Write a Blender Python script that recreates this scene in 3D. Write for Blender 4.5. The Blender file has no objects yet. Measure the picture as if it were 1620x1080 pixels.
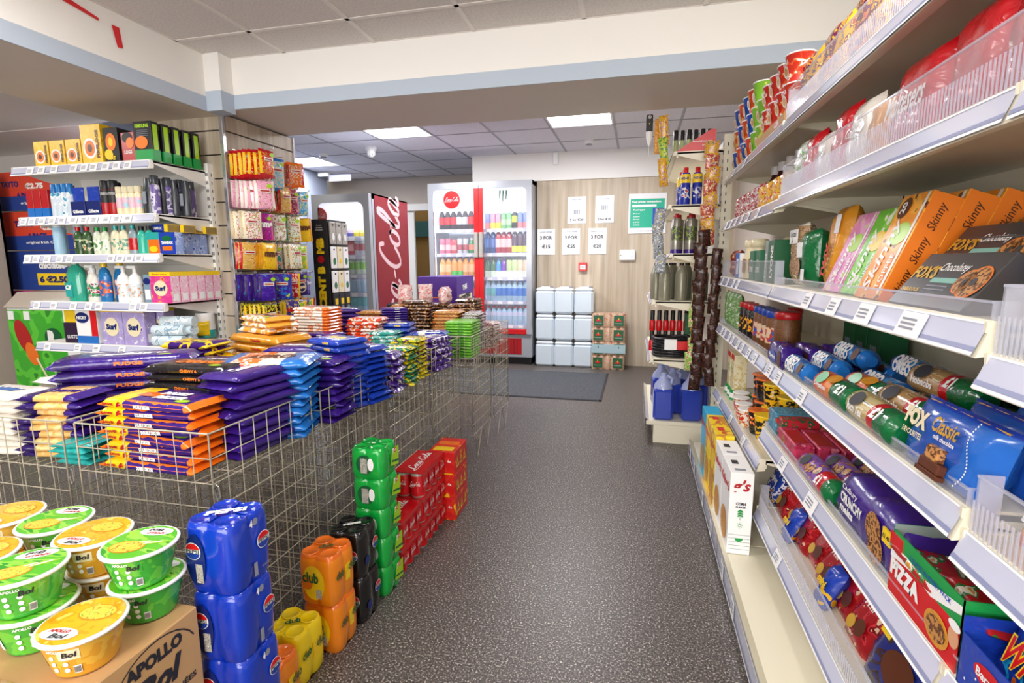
import bpy, math, random
from mathutils import Matrix, Vector, Euler
random.seed(7)
PI = math.pi
S = bpy.context.scene
COL = S.collection

# ---------------------------------------------------------------- camera
cam_d = bpy.data.cameras.new('camera')
cam = bpy.data.objects.new('camera', cam_d)
COL.objects.link(cam)
F_PX, PITCH, YAW, CAM_H, ROLL = 821.36, 0.15104, 0.23567, 1.2423, -0.005275
cam_d.sensor_width = 36.0
cam_d.lens = F_PX / 1620 * 36.0
cam_d.clip_start = 0.02
_f = Vector((-math.sin(YAW) * math.cos(PITCH), math.cos(YAW) * math.cos(PITCH), -math.sin(PITCH)))
_r = Vector((math.cos(YAW), math.sin(YAW), 0))
_u = _r.cross(_f)
_r2 = _r * math.cos(ROLL) + _u * math.sin(ROLL)
_u2 = _u * math.cos(ROLL) - _r * math.sin(ROLL)
cam.matrix_world = Matrix(((_r2.x, _u2.x, -_f.x, 0), (_r2.y, _u2.y, -_f.y, 0), (_r2.z, _u2.z, -_f.z, CAM_H), (0, 0, 0, 1)))
S.camera = cam

# ---------------------------------------------------------------- world, lights, exposure
S.view_settings.view_transform = 'Standard'
S.view_settings.look = 'None'
S.view_settings.gamma = 1.0
S.view_settings.exposure = 0.42
S.view_settings.use_curve_mapping = False
W = bpy.data.worlds.new('daylight'); S.world = W; W.use_nodes = True
W.node_tree.nodes['Background'].inputs[0].default_value = (0.93, 0.96, 1.0, 1)
W.node_tree.nodes['Background'].inputs[1].default_value = 0.9
S.cycles.max_bounces = 7; S.cycles.diffuse_bounces = 4; S.cycles.glossy_bounces = 3
S.cycles.transparent_max_bounces = 12; S.cycles.transmission_bounces = 4
S.cycles.caustics_reflective = False; S.cycles.caustics_refractive = False
S.cycles.sample_clamp_indirect = 6.0

def area(name, loc, size, power, col=(1, 1, 1), rot=(0, 0, 0)):
    l = bpy.data.lights.new(name, 'AREA'); l.shape = 'RECTANGLE'
    l.size, l.size_y = size; l.energy = power; l.color = col
    o = bpy.data.objects.new(name, l); COL.objects.link(o)
    o.location = loc; o.rotation_euler = rot
    return o
# ceiling panels of the room: each lamp sits in its own tile
LAMP_BACK = [(-2.35, 4.90), (-0.55, 4.90), (-4.13, 6.1)]
LAMP_FRONT = [(-1.81, 1.15), (0.59, 1.15), (-0.61, -0.65), (-3.0, -0.65), (-0.9, -2.4)]
for i, (lx, ly) in enumerate(LAMP_BACK):
    area('ceiling_lamp_light', (lx, ly, 2.505), (.57, .57), 33, (.98, .97, 1.0))
for i, (lx, ly) in enumerate(LAMP_FRONT):
    area('ceiling_lamp_light', (lx, ly, 2.485), (.57, .57), 17, (1.0, .97, .93))
area('ceiling_lamp_light', (-4.6, 1.6, 2.38), (.57, .57), 22, (1.0, .95, .88))
area('ceiling_lamp_light', (-4.6, 3.8, 2.38), (.57, .57), 16, (1.0, .95, .88))
# daylight through the shop window behind the camera
area('window_daylight', (-1.2, -3.3, 1.5), (5.0, 2.2), 170, (1.0, .97, .93), (PI / 2, 0, 0))

# ---------------------------------------------------------------- materials
def lin(c):
    if isinstance(c, str):
        c = c.lstrip('#'); c = [int(c[i:i + 2], 16) / 255 for i in (0, 2, 4)]
    else:
        c = [v / 255 for v in c]
    return tuple(v / 12.92 if v <= .04045 else ((v + .055) / 1.055) ** 2.4 for v in c) + (1,)
_mats = {}
def mat(name, col, rough=.5, metal=0., spec=.5, emit=None, es=1., alpha=1., coat=0.):
    if name in _mats: return _mats[name]
    m = bpy.data.materials.new(name); m.use_nodes = True
    b = m.node_tree.nodes['Principled BSDF']
    b.inputs['Base Color'].default_value = lin(col)
    b.inputs['Roughness'].default_value = rough
    b.inputs['Metallic'].default_value = metal
    b.inputs['Specular IOR Level'].default_value = spec
    b.inputs['Alpha'].default_value = alpha
    b.inputs['Coat Weight'].default_value = coat
    if emit is not None:
        b.inputs['Emission Color'].default_value = lin(emit)
        b.inputs['Emission Strength'].default_value = es
    _mats[name] = m
    return m
def N(m, t, **k):
    n = m.node_tree.nodes.new(t)
    for a, v in k.items(): setattr(n, a, v)
    return n
def L(m, a, b): m.node_tree.links.new(a, b)
def coords(m, scale=(1, 1, 1), rnd=False):
    tc = N(m, 'ShaderNodeTexCoord'); mp = N(m, 'ShaderNodeMapping')
    mp.inputs['Scale'].default_value = scale
    L(m, tc.outputs['Object'], mp.inputs['Vector'])
    if rnd:
        oi = N(m, 'ShaderNodeObjectInfo'); mu = N(m, 'ShaderNodeMath', operation='MULTIPLY'); mu.inputs[1].default_value = 7.0
        L(m, oi.outputs['Random'], mu.inputs[0]); L(m, mu.outputs[0], mp.inputs['Location'])
    return mp.outputs['Vector']
def ramp(m, fac, stops, const=False):
    r = N(m, 'ShaderNodeValToRGB'); e = r.color_ramp
    if const: e.interpolation = 'CONSTANT'
    while len(e.elements) < len(stops): e.elements.new(0.5)
    for i, (p, c) in enumerate(stops):
        e.elements[i].position = p; e.elements[i].color = lin(c)
    L(m, fac, r.inputs['Fac'])
    return r.outputs['Color']
def bump(m, h, strength=.3, dist=.01):
    bp = N(m, 'ShaderNodeBump'); bp.inputs['Strength'].default_value = strength; bp.inputs['Distance'].default_value = dist
    L(m, h, bp.inputs['Height']); L(m, bp.outputs['Normal'], m.node_tree.nodes['Principled BSDF'].inputs['Normal'])
def printed(name, stops, scale=25., rough=.35, wrinkle=.25, dist=.004, kind='noise', coat=0., stretch=(1, 1, 1)):
    """packaging print: flat patches of ink, crumpled film on top"""
    if name in _mats: return _mats[name]
    m = mat(name, stops[0][1], rough, coat=coat)
    v = coords(m, tuple(scale * s for s in stretch), True)
    if kind == 'noise':
        n = N(m, 'ShaderNodeTexNoise'); n.inputs['Scale'].default_value = 1.0; n.inputs['Detail'].default_value = 1.5
        L(m, v, n.inputs['Vector']); f = n.outputs['Fac']
    else:
        n = N(m, 'ShaderNodeTexVoronoi'); n.inputs['Scale'].default_value = 1.0
        L(m, v, n.inputs['Vector']); sp = N(m, 'ShaderNodeSeparateColor'); L(m, n.outputs['Color'], sp.inputs[0]); f = sp.outputs[0]
    c = ramp(m, f, stops, True)
    L(m, c, m.node_tree.nodes['Principled BSDF'].inputs['Base Color'])
    if wrinkle:
        w = N(m, 'ShaderNodeTexNoise'); w.inputs['Scale'].default_value = 38.0; w.inputs['Detail'].default_value = 2.0; w.inputs['Distortion'].default_value = .6
        L(m, coords(m, (1, 1, 1), True), w.inputs['Vector']); bump(m, w.outputs['Fac'], wrinkle, dist)
    return m
def film(name, col, rough=.22, wrinkle=.35):
    return printed(name, [(0, col), (.99, col)], 20, rough, wrinkle * 1.7, dist=.006, coat=.25)
def wood(name, axis, cols=('#8f8578', '#b3a797', '#c9bfb0')):
    m = mat(name, cols[1], .55)
    sc = {'z': (3.2, 3.2, .55), 'x': (.6, 3, 5)}[axis]
    v = coords(m, tuple(s * 3 for s in sc) if axis == 'x' else (14, 14, .8))
    n = N(m, 'ShaderNodeTexNoise'); n.inputs['Scale'].default_value = 1.3; n.inputs['Detail'].default_value = 6; n.inputs['Distortion'].default_value = .35
    L(m, v, n.inputs['Vector'])
    c = ramp(m, n.outputs['Fac'], [(.3, cols[0]), (.5, cols[1]), (.68, cols[2])])
    tc = N(m, 'ShaderNodeTexCoord'); sx = N(m, 'ShaderNodeSeparateXYZ'); L(m, tc.outputs['Object'], sx.inputs[0])
    md = N(m, 'ShaderNodeMath', operation='MODULO'); md.inputs[1].default_value = .14
    ad = N(m, 'ShaderNodeMath', operation='ADD'); ad.inputs[1].default_value = 50.0
    L(m, sx.outputs['X'], ad.inputs[0]); L(m, ad.outputs[0], md.inputs[0])
    # each lamella has its own tone
    dv = N(m, 'ShaderNodeMath', operation='DIVIDE'); dv.inputs[1].default_value = .14; L(m, ad.outputs[0], dv.inputs[0])
    fl = N(m, 'ShaderNodeMath', operation='FLOOR'); L(m, dv.outputs[0], fl.inputs[0])
    wn = N(m, 'ShaderNodeTexWhiteNoise', noise_dimensions='1D'); L(m, fl.outputs[0], wn.inputs['W'])
    mx = N(m, 'ShaderNodeMix', data_type='RGBA', blend_type='MULTIPLY'); mx.inputs[0].default_value = .35 if axis == 'z' else 0.0
    L(m, c, mx.inputs[6])
    g = ramp(m, wn.outputs['Value'], [(0, '#b9b4ac'), (1, '#ffffff')]); L(m, g, mx.inputs[7])
    L(m, mx.outputs[2], m.node_tree.nodes['Principled BSDF'].inputs['Base Color'])
    return m
M = {}
M['cream_paint'] = mat('cream_paint', '#f4f2ee', .7)
M['blue_paint'] = mat('blue_paint', '#b9c6d6', .7)
M['soffit_paint'] = mat('soffit_paint', '#d8cfc2', .7)
M['beige_paint'] = mat('beige_paint', '#bdb2a6', .75)
M['grey_wall'] = mat('grey_wall', '#8b93a5', .75)
M['white_paint'] = mat('white_paint', '#e9e7e2', .5)
M['red_paint'] = mat('red_paint', '#d8232a', .4)
M['shelf_cream'] = mat('shelf_cream', '#e9e2cc', .35)
M['shelf_white'] = mat('shelf_white', '#ecebe6', .35)
M['strip'] = mat('strip', '#c9cbe0', .15, coat=.5)
M['strip_line'] = mat('strip_line', '#8f95b8', .2)
M['paper'] = mat('paper', '#f4f4f6', .6)
M['ink'] = mat('ink', '#23232a', .6)
M['ink_grey'] = mat('ink_grey', '#8b8f9c', .6)
M['wire'] = mat('wire', '#d4cebb', .32, .55)
M['chrome'] = mat('chrome', '#c9ccd2', .22, .8)
M['black'] = mat('black', '#17171a', .45)
M['dark'] = mat('dark', '#2b2b30', .6)
M['white'] = mat('white', '#f6f6f6', .4)
M['red'] = mat('red', '#d3141c', .3)
M['yellow'] = mat('yellow', '#f8d21a', .35)
M['orange'] = mat('orange', '#f07d12', .35)
M['green'] = mat('green', '#1c9b4a', .35)
M['blue'] = mat('blue', '#1245b8', .3)
M['lamp'] = mat('lamp', '#ffffff', .5, emit='#fdfcff', es=3.5)
M['clear'] = mat('clear', '#eef0fa', .08, alpha=.16, spec=.8)
M['clear_rib'] = mat('clear_rib', '#dfe2f2', .1, alpha=.38, spec=.8)
M['wood_v'] = wood('wood_v', 'z', ('#b5a48d', '#c8b9a3', '#d6cab8'))
M['wood_h'] = wood('wood_h', 'z', ('#a39682', '#b8ab98', '#cbc0b0'))
# floor: speckled safety vinyl
m = mat('floor_vinyl', '#77706c', .42); M['floor'] = m
n1 = N(m, 'ShaderNodeTexNoise'); n1.inputs['Scale'].default_value = 150; n1.inputs['Detail'].default_value = 2.5; n1.inputs['Roughness'].default_value = .75
L(m, coords(m), n1.inputs['Vector'])
L(m, ramp(m, n1.outputs['Fac'], [(.36, '#1f1b1a'), (.47, '#413b38'), (.55, '#5a534f'), (.61, '#958c85'), (.66, '#d8d0c7')]), m.node_tree.nodes['Principled BSDF'].inputs['Base Color'])
bump(m, n1.outputs['Fac'], .12, .002)
m = mat('mat_fibre', '#4a4d52', .95); M['mat'] = m
n1 = N(m, 'ShaderNodeTexNoise'); n1.inputs['Scale'].default_value = 160; n1.inputs['Detail'].default_value = 2
L(m, coords(m), n1.inputs['Vector'])
L(m, ramp(m, n1.outputs['Fac'], [(.35, '#303236'), (.65, '#5d6066')]), m.node_tree.nodes['Principled BSDF'].inputs['Base Color']); bump(m, n1.outputs['Fac'], .6, .004)
def tilemat(name, a, b):
    m = mat(name, a, .85)
    n1 = N(m, 'ShaderNodeTexNoise'); n1.inputs['Scale'].default_value = 90; n1.inputs['Detail'].default_value = 3
    L(m, coords(m), n1.inputs['Vector'])
    L(m, ramp(m, n1.outputs['Fac'], [(.35, a), (.6, b)]), m.node_tree.nodes['Principled BSDF'].inputs['Base Color'])
    return m
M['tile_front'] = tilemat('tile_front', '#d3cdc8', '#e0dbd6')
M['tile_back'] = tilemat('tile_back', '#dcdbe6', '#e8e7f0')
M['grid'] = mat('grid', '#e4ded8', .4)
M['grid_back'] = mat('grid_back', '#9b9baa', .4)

# ---------------------------------------------------------------- mesh builder
_txt = {}
def text_geo(s, bold=0.0, shear=0.0, res=2):
    k = (s, bold, shear, res)
    if k in _txt: return _txt[k]
    c = bpy.data.curves.new('t', 'FONT'); c.body = s; c.size = 1.0; c.offset = bold; c.shear = shear
    c.resolution_u = res; c.align_x = 'LEFT'
    o = bpy.data.objects.new('t', c); COL.objects.link(o)
    dg = bpy.context.evaluated_depsgraph_get()
    me = o.evaluated_get(dg).to_mesh()
    v = [tuple(p.co) for p in me.vertices]; f = [tuple(p.vertices) for p in me.polygons]
    o.evaluated_get(dg).to_mesh_clear()
    bpy.data.objects.remove(o); bpy.data.curves.remove(c)
    if v:
        x0 = min(p[0] for p in v); x1 = max(p[0] for p in v); y0 = min(p[1] for p in v); y1 = max(p[1] for p in v)
    else: x0 = x1 = y0 = y1 = 0
    _txt[k] = (v, f, (x0, x1, y0, y1))
    return _txt[k]
FRONT = Matrix(((1, 0, 0, 0), (0, 0, -1, 0), (0, 1, 0, 0), (0, 0, 0, 1)))       # local xy plane -> xz plane facing -Y
RIGHT = Matrix(((0, 0, 1, 0), (1, 0, 0, 0), (0, 1, 0, 0), (0, 0, 0, 1)))        # facing +X, text runs along +Y
LEFT = Matrix(((0, 0, -1, 0), (-1, 0, 0, 0), (0, 1, 0, 0), (0, 0, 0, 1)))       # facing -X
TOPM = Matrix.Identity(4)
def T(x, y, z): return Matrix.Translation((x, y, z))
def RX(a): return Matrix.Rotation(a, 4, 'X')
def RY(a): return Matrix.Rotation(a, 4, 'Y')
def RZ(a): return Matrix.Rotation(a, 4, 'Z')
class MB:
    def __init__(s):
        s.v = []; s.f = []; s.m = []; s.sm = []; s.mats = []; s.X = Matrix.Identity(4)
    def mi(s, m):
        if isinstance(m, str): m = M[m]
        if m not in s.mats: s.mats.append(m)
        return s.mats.index(m)
    def add(s, v, f, m, smooth=False, X=None):
        X = s.X @ X if X is not None else s.X
        b = len(s.v)
        s.v += [tuple(X @ Vector(p)) for p in v]
        s.f += [tuple(i + b for i in q) for q in f]
        if isinstance(m, list): s.m += [s.mi(k) for k in m]
        else: s.m += [s.mi(m)] * len(f)
        s.sm += [smooth] * len(f)
        return s
    def box(s, x0, y0, z0, x1, y1, z1, m, ch=0, X=None, fm=None):
        """fm: dict of face materials: 'f' front -y,'b','l' -x,'r' +x,'t','d'"""
        if ch <= 0:
            v = [(x0, y0, z0), (x1, y0, z0), (x1, y1, z0), (x0, y1, z0), (x0, y0, z1), (x1, y0, z1), (x1, y1, z1), (x0, y1, z1)]
            f = [(0, 3, 2, 1), (4, 5, 6, 7), (0, 1, 5, 4), (2, 3, 7, 6), (0, 4, 7, 3), (1, 2, 6, 5)]
            k = ['d', 't', 'f', 'b', 'l', 'r']
            return s.add(v, f, [(fm or {}).get(q, m) for q in k], False, X)
        c = ch; P = {}; v = []
        for i, x in enumerate((x0, x1)):
            for j, y in enumerate((y0, y1)):
                for k, z in enumerate((z0, z1)):
                    dx, dy, dz = (c if i == 0 else -c), (c if j == 0 else -c), (c if k == 0 else -c)
                    P[i, j, k, 'x'] = len(v); v.append((x, y + dy, z + dz))
                    P[i, j, k, 'y'] = len(v); v.append((x + dx, y, z + dz))
                    P[i, j, k, 'z'] = len(v); v.append((x + dx, y + dy, z))
        q = lambda a, b_, c_, d_: (a, b_, c_, d_)
        f = []; mm = []
        g = fm or {}
        f.append((P[0,0,0,'x'], P[0,0,1,'x'], P[0,1,1,'x'], P[0,1,0,'x'])); mm.append(g.get('l', m))
        f.append((P[1,0,0,'x'], P[1,1,0,'x'], P[1,1,1,'x'], P[1,0,1,'x'])); mm.append(g.get('r', m))
        f.append((P[0,0,0,'y'], P[1,0,0,'y'], P[1,0,1,'y'], P[0,0,1,'y'])); mm.append(g.get('f', m))
        f.append((P[0,1,0,'y'], P[0,1,1,'y'], P[1,1,1,'y'], P[1,1,0,'y'])); mm.append(g.get('b', m))
        f.append((P[0,0,0,'z'], P[0,1,0,'z'], P[1,1,0,'z'], P[1,0,0,'z'])); mm.append(g.get('d', m))
        f.append((P[0,0,1,'z'], P[1,0,1,'z'], P[1,1,1,'z'], P[0,1,1,'z'])); mm.append(g.get('t', m))
        for j in (0, 1):
            for k in (0, 1):
                a = (P[0,j,k,'y'], P[1,j,k,'y'], P[1,j,k,'z'], P[0,j,k,'z']); f.append(a if (j + k) % 2 else a[::-1]); mm.append(m)
        for i in (0, 1):
            for k in (0, 1):
                a = (P[i,0,k,'x'], P[i,1,k,'x'], P[i,1,k,'z'], P[i,0,k,'z']); f.append(a[::-1] if (i + k) % 2 else a); mm.append(m)
        for i in (0, 1):
            for j in (0, 1):
                a = (P[i,j,0,'x'], P[i,j,1,'x'], P[i,j,1,'y'], P[i,j,0,'y']); f.append(a if (i + j) % 2 else a[::-1]); mm.append(m)
        for i in (0, 1):
            for j in (0, 1):
                for k in (0, 1):
                    a = (P[i,j,k,'x'], P[i,j,k,'y'], P[i,j,k,'z']); f.append(a if (i + j + k) % 2 else a[::-1]); mm.append(m)
        return s.add(v, f, mm, False, X)
    def lathe(s, prof, m, n=16, X=None, smooth=True, sx=1., sy=1., wave=None):
        """prof: list of (r,z[,mat]) bottom to top; mat of a segment is taken from its upper point"""
        v = []; f = []; mm = []
        for p in prof:
            for i in range(n):
                a = 2 * PI * i / n; r = p[0]
                if wave: r *= 1 + wave[0] * math.cos(wave[1] * a)
                v.append((r * math.cos(a) * sx, r * math.sin(a) * sy, p[1]))
        for k in range(len(prof) - 1):
            mk = prof[k + 1][2] if len(prof[k + 1]) > 2 else m
            for i in range(n):
                j = (i + 1) % n
                f.append((k * n + i, k * n + j, (k + 1) * n + j, (k + 1) * n + i)); mm.append(mk)
        s.add(v, f, mm, smooth, X)
        for k, rev in ((0, True), (len(prof) - 1, False)):
            if prof[k][0] > 1e-5:
                c = [(v[k * n + i]) for i in range(n)]
                mk = prof[k][2] if len(prof[k]) > 2 else m
                s.add(c, [tuple(range(n))[::-1] if rev else tuple(range(n))], mk, False, X)
        return s
    def cyl(s, x, y, z0, z1, r, m, n=14, X=None):
        return s.lathe([(r, z0), (r, z1)], m, n, (X or TOPM) @ T(x, y, 0))
    def rod(s, a, b, r, m, n=5):
        a = Vector(a); b = Vector(b); d = b - a; l = d.length
        if l < 1e-6: return s
        X = Matrix.Translation(a) @ d.to_track_quat('Z', 'Y').to_matrix().to_4x4()
        v = [(r * math.cos(2 * PI * i / n), r * math.sin(2 * PI * i / n), z) for z in (0, l) for i in range(n)]
        f = [(i, (i + 1) % n, n + (i + 1) % n, n + i) for i in range(n)]
        return s.add(v, f, m, True, X)
    def path(s, pts, r, m, n=5):
        for a, b in zip(pts, pts[1:]): s.rod(a, b, r, m, n)
        return s
    def quad(s, w, h, m, X):      # centred quad in xy plane
        return s.add([(-w/2, -h/2, 0), (w/2, -h/2, 0), (w/2, h/2, 0), (-w/2, h/2, 0)], [(0, 1, 2, 3)], m, False, X)
    def disc(s, rx, ry, m, X, n=20):
        return s.add([(rx * math.cos(2*PI*i/n), ry * math.sin(2*PI*i/n), 0) for i in range(n)], [tuple(range(n))], m, False, X)
    def poly(s, pts, m, X):
        return s.add([(p[0], p[1], 0) for p in pts], [tuple(range(len(pts)))], m, False, X)
    def text(s, t, w, m, X, h=None, bold=.02, shear=0., wrap=None):
        """text centred in the xy plane, scaled to width w (and height h)"""
        v, f, (x0, x1, y0, y1) = text_geo(t, bold, shear)
        if x1 - x0 < 1e-6: return s
        k = w / (x1 - x0); kh = (h / (y1 - y0)) if h else k
        vv = [((p[0] - (x0 + x1) / 2) * k, (p[1] - (y0 + y1) / 2) * kh, 0) for p in v]
        if wrap: vv = [(wrap * math.sin(p[0] / wrap), p[1], wrap * (math.cos(p[0] / wrap) - 1)) for p in vv]
        return s.add(vv, f, m, False, X)
    def mesh(s, name):
        me = bpy.data.meshes.new(name)
        me.from_pydata(s.v, [], s.f)
        for m in s.mats: me.materials.append(m)
        me.polygons.foreach_set('material_index', s.m)
        me.polygons.foreach_set('use_smooth', s.sm)
        me.update()
        return me
    def build(s, name, parent=None, loc=None, **k):
        o = bpy.data.objects.new(name, s.mesh(name)); COL.objects.link(o)
        if parent: o.parent = parent
        if loc: o.location = loc
        tag(o, **k)
        return o
def tag(o, label=None, cat=None, group=None, kind=None):
    if label: o['label'] = label
    if cat: o['category'] = cat
    if group: o['group'] = group
    if kind: o['kind'] = kind
    return o
def empty(name, loc=(0, 0, 0), rz=0, **k):
    o = bpy.data.objects.new(name, None); COL.objects.link(o); o.empty_display_size = .05
    o.location = loc; o.rotation_euler = (0, 0, rz)
    return tag(o, **k)
def clone(o, loc, rot=None, label=None, group=None, scale=None):
    """a copy of a thing with copies of its parts and sub-parts"""
    r = o.copy(); COL.objects.link(r); r.location = loc
    if rot is not None: r.rotation_euler = rot if isinstance(rot, (tuple, Euler)) else (0, 0, rot)
    if scale: r.scale = scale
    if label: r['label'] = label
    if group: r['group'] = group
    for ch in o.children:
        c = ch.copy(); COL.objects.link(c); c.parent = r
        for g in ch.children:
            d = g.copy(); COL.objects.link(d); d.parent = c
    return r
ORD = ['', 'first', 'second', 'third', 'fourth', 'fifth', 'sixth', 'seventh', 'eighth', 'ninth', 'tenth', 'eleventh', 'twelfth', 'thirteenth', 'fourteenth', 'fifteenth', 'sixteenth', 'seventeenth', 'eighteenth', 'nineteenth', 'twentieth']
class Kind:
    """one kind of thing: the first placing uses the original, later ones copy it"""
    def __init__(s, proto, cat, group=None): s.p = proto; s.used = False; s.cat = cat; s.group = group
    def put(s, loc, rot=0, label='', group=None, scale=None):
        if not s.used:
            o = s.p; s.used = True; o.location = loc
            o.rotation_euler = rot if isinstance(rot, (tuple, Euler)) else (0, 0, rot)
            if scale: o.scale = scale
            o['label'] = label
        else:
            o = clone(s.p, loc, rot, label, None, scale)
        o['category'] = s.cat
        g = group or s.group
        if g: o['group'] = g
        return o
# ================================================================ THE SETTING
def struct(mb, name): return mb.build(name, kind='structure')
b = MB(); b.box(-7.6, -3.6, -.05, 2.2, 9.3, 0, 'floor'); struct(b, 'floor')
# ceilings with their T-bar grid
def ceiling(name, x0, x1, y0, y1, z, gx, gy, tile, grid, holes=()):
    b = MB()
    xs = [x0] + sorted(g for g in gx if x0 < g < x1) + [x1]
    ys = [y0] + sorted(g for g in gy if y0 < g < y1) + [y1]
    for i in range(len(xs) - 1):
        for j in range(len(ys) - 1):
            cx, cy = (xs[i] + xs[i + 1]) / 2, (ys[j] + ys[j + 1]) / 2
            if any(abs(cx - h[0]) < .31 and abs(cy - h[1]) < .31 for h in holes): continue
            b.box(xs[i] + .012, ys[j] + .012, z, xs[i + 1] - .012, ys[j + 1] - .012, z + .02, tile)
    for g in xs: b.box(g - .012, y0, z - .003, g + .012, y1, z + .03, grid)
    for g in ys: b.box(x0, g - .012, z - .003, x1, g + .012, z + .03, grid)
    struct(b, name)
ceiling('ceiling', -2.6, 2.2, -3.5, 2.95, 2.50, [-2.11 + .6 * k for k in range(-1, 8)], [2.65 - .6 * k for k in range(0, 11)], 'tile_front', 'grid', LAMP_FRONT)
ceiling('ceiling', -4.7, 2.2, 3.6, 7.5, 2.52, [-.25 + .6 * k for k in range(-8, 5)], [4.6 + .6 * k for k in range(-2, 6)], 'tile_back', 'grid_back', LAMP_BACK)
b = MB(); b.box(-7.6, -3.5, 2.40, -3.4, 3.6, 2.45, 'cream_paint'); struct(b, 'ceiling')
# main beam across the shop, cream with a blue band; the side beam joins it at the column
b = MB(); b.box(-3.4, 2.95, 2.20, 2.2, 3.62, 2.53, 'soffit_paint')
b.box(-2.6, 2.945, 2.285, 2.2, 2.95, 2.50, 'cream_paint'); b.box(-2.6, 2.944, 2.20, 2.2, 2.95, 2.285, 'blue_paint')
struct(b, 'trim_1')
b = MB(); b.box(-3.4, -3.5, 2.17, -2.605, 2.95, 2.53, 'soffit_paint')
b.box(-2.605, -3.5, 2.255, -2.6, 2.95, 2.50, 'cream_paint'); b.box(-2.606, -3.5, 2.17, -2.599, 2.95, 2.255, 'blue_paint')
struct(b, 'trim_2')
b = MB(); b.box(-2.6, 2.84, 2.285, -2.49, 2.95, 2.50, 'cream_paint'); b.box(-2.601, 2.839, 2.17, -2.489, 2.95, 2.285, 'blue_paint'); struct(b, 'trim_3')
# back wall: soffit over wood cladding, recess for the drinks fridges
b = MB(); b.box(-2.0, 6.30, 2.20, 2.2, 7.5, 2.56, 'cream_paint'); struct(b, 'wall_back')
b = MB(); b.box(-1.2, 6.32, 0, 1.2, 6.42, 2.20, 'wood_v'); struct(b, 'wall_cladding')
b = MB(); b.box(-1.2, 6.42, 0, 2.2, 7.5, 2.2, 'beige_paint'); struct(b, 'wall_return')
# far wall with a doorway between the fridges
b = MB(); b.box(-7.5, 7.5, 0, -3.95, 7.6, 2.6, 'beige_paint'); b.box(-3.95, 7.5, 2.10, 2.2, 7.6, 2.6, 'beige_paint'); b.box(-2.0, 7.5, 0, 2.2, 7.6, 2.1, 'beige_paint'); struct(b, 'wall_far')
b = MB(); b.box(-3.95, 7.46, 2.02, -2.0, 7.5, 2.12, 'white_paint'); b.box(-4.0, 7.46, 0, -3.93, 7.5, 2.12, 'white_paint'); struct(b, 'trim_4')
b = MB(); b.box(-3.93, 7.52, 0, -3.33, 7.56, 2.02, 'white_paint'); struct(b, 'door_1')
b = MB(); b.box(-5.1, 9.2, 0, -1.2, 9.25, 2.6, mat('ochre_wall', '#8f6c34', .8)); struct(b, 'wall_store')
b = MB(); b.box(-5.1, 9.1, 1.72, -1.2, 9.2, 2.0, mat('dark_teal', '#2f5a58', .8)); struct(b, 'trim_5')
b = MB(); b.box(-4.55, 3.7, 0, -4.45, 7.0, 2.52, 'grey_wall'); struct(b, 'wall_left')
b = MB(); b.box(-7.5, 5.3, 0, -4.55, 5.4, 2.6, 'beige_paint'); struct(b, 'wall_partition')
b = MB(); b.box(-7.6, -3.5, 0, -7.5, 7.6, 2.6, 'beige_paint'); struct(b, 'wall_side')
b = MB(); b.box(-7.5, 4.4, 2.05, -4.56, 4.8, 2.45, 'cream_paint'); b.box(-7.5, 4.39, 2.05, -4.56, 4.4, 2.13, 'blue_paint'); struct(b, 'trim_6')
b = MB(); b.box(-7.5, 3.62, 2.40, -4.56, 5.3, 2.45, 'cream_paint'); struct(b, 'ceiling')
b = MB(); b.box(1.05, -3.5, 0, 1.15, 6.4, 2.6, 'beige_paint'); struct(b, 'wall_right')
# wall behind the camera with the shop window that lets the day in
b = MB()
b.box(-7.6, -3.62, 0, -4.2, -3.5, 2.6, 'cream_paint'); b.box(1.5, -3.62, 0, 2.2, -3.5, 2.6, 'cream_paint')
b.box(-4.2, -3.62, 0, 1.5, -3.5, .35, 'cream_paint'); b.box(-4.2, -3.62, 2.45, 1.5, -3.5, 2.6, 'cream_paint'); struct(b, 'wall_front')
b = MB()
for x in (-4.2, -2.3, -.4, 1.42): b.box(x, -3.6, .35, x + .08, -3.54, 2.45, 'chrome')
struct(b, 'window_1')
# red vinyl strokes of the lettering on the side beam
b = MB()
for (y0, z0, y1, z1, w) in ((1.0, 2.495, 1.95, 2.47, .03), (1.95, 2.47, 2.2, 2.435, .022)):
    pass
E1 = [(1.2, 2.485), (1.75, 2.475), (2.02, 2.455), (2.2, 2.425)]
for (a, c) in zip(E1, E1[1:]):
    b.add([(-2.596, a[0], a[1] - .014), (-2.596, c[0], c[1] - .006), (-2.596, c[0], c[1] + .008), (-2.596, a[0], a[1] + .014)], [(0, 1, 2, 3)], 'red_paint')
b.add([(-2.596, 2.285, 2.33), (-2.596, 2.315, 2.335), (-2.596, 2.305, 2.43), (-2.596, 2.265, 2.43)], [(0, 1, 2, 3)], 'red_paint')
b.add([(-2.596, 1.70, 2.36), (-2.596, 1.73, 2.36), (-2.596, 1.72, 2.42), (-2.596, 1.66, 2.44)], [(0, 1, 2, 3)], 'red_paint')
b.build('beam_lettering', label='strokes of red vinyl lettering on the cream side beam, top left', cat='lettering')

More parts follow.
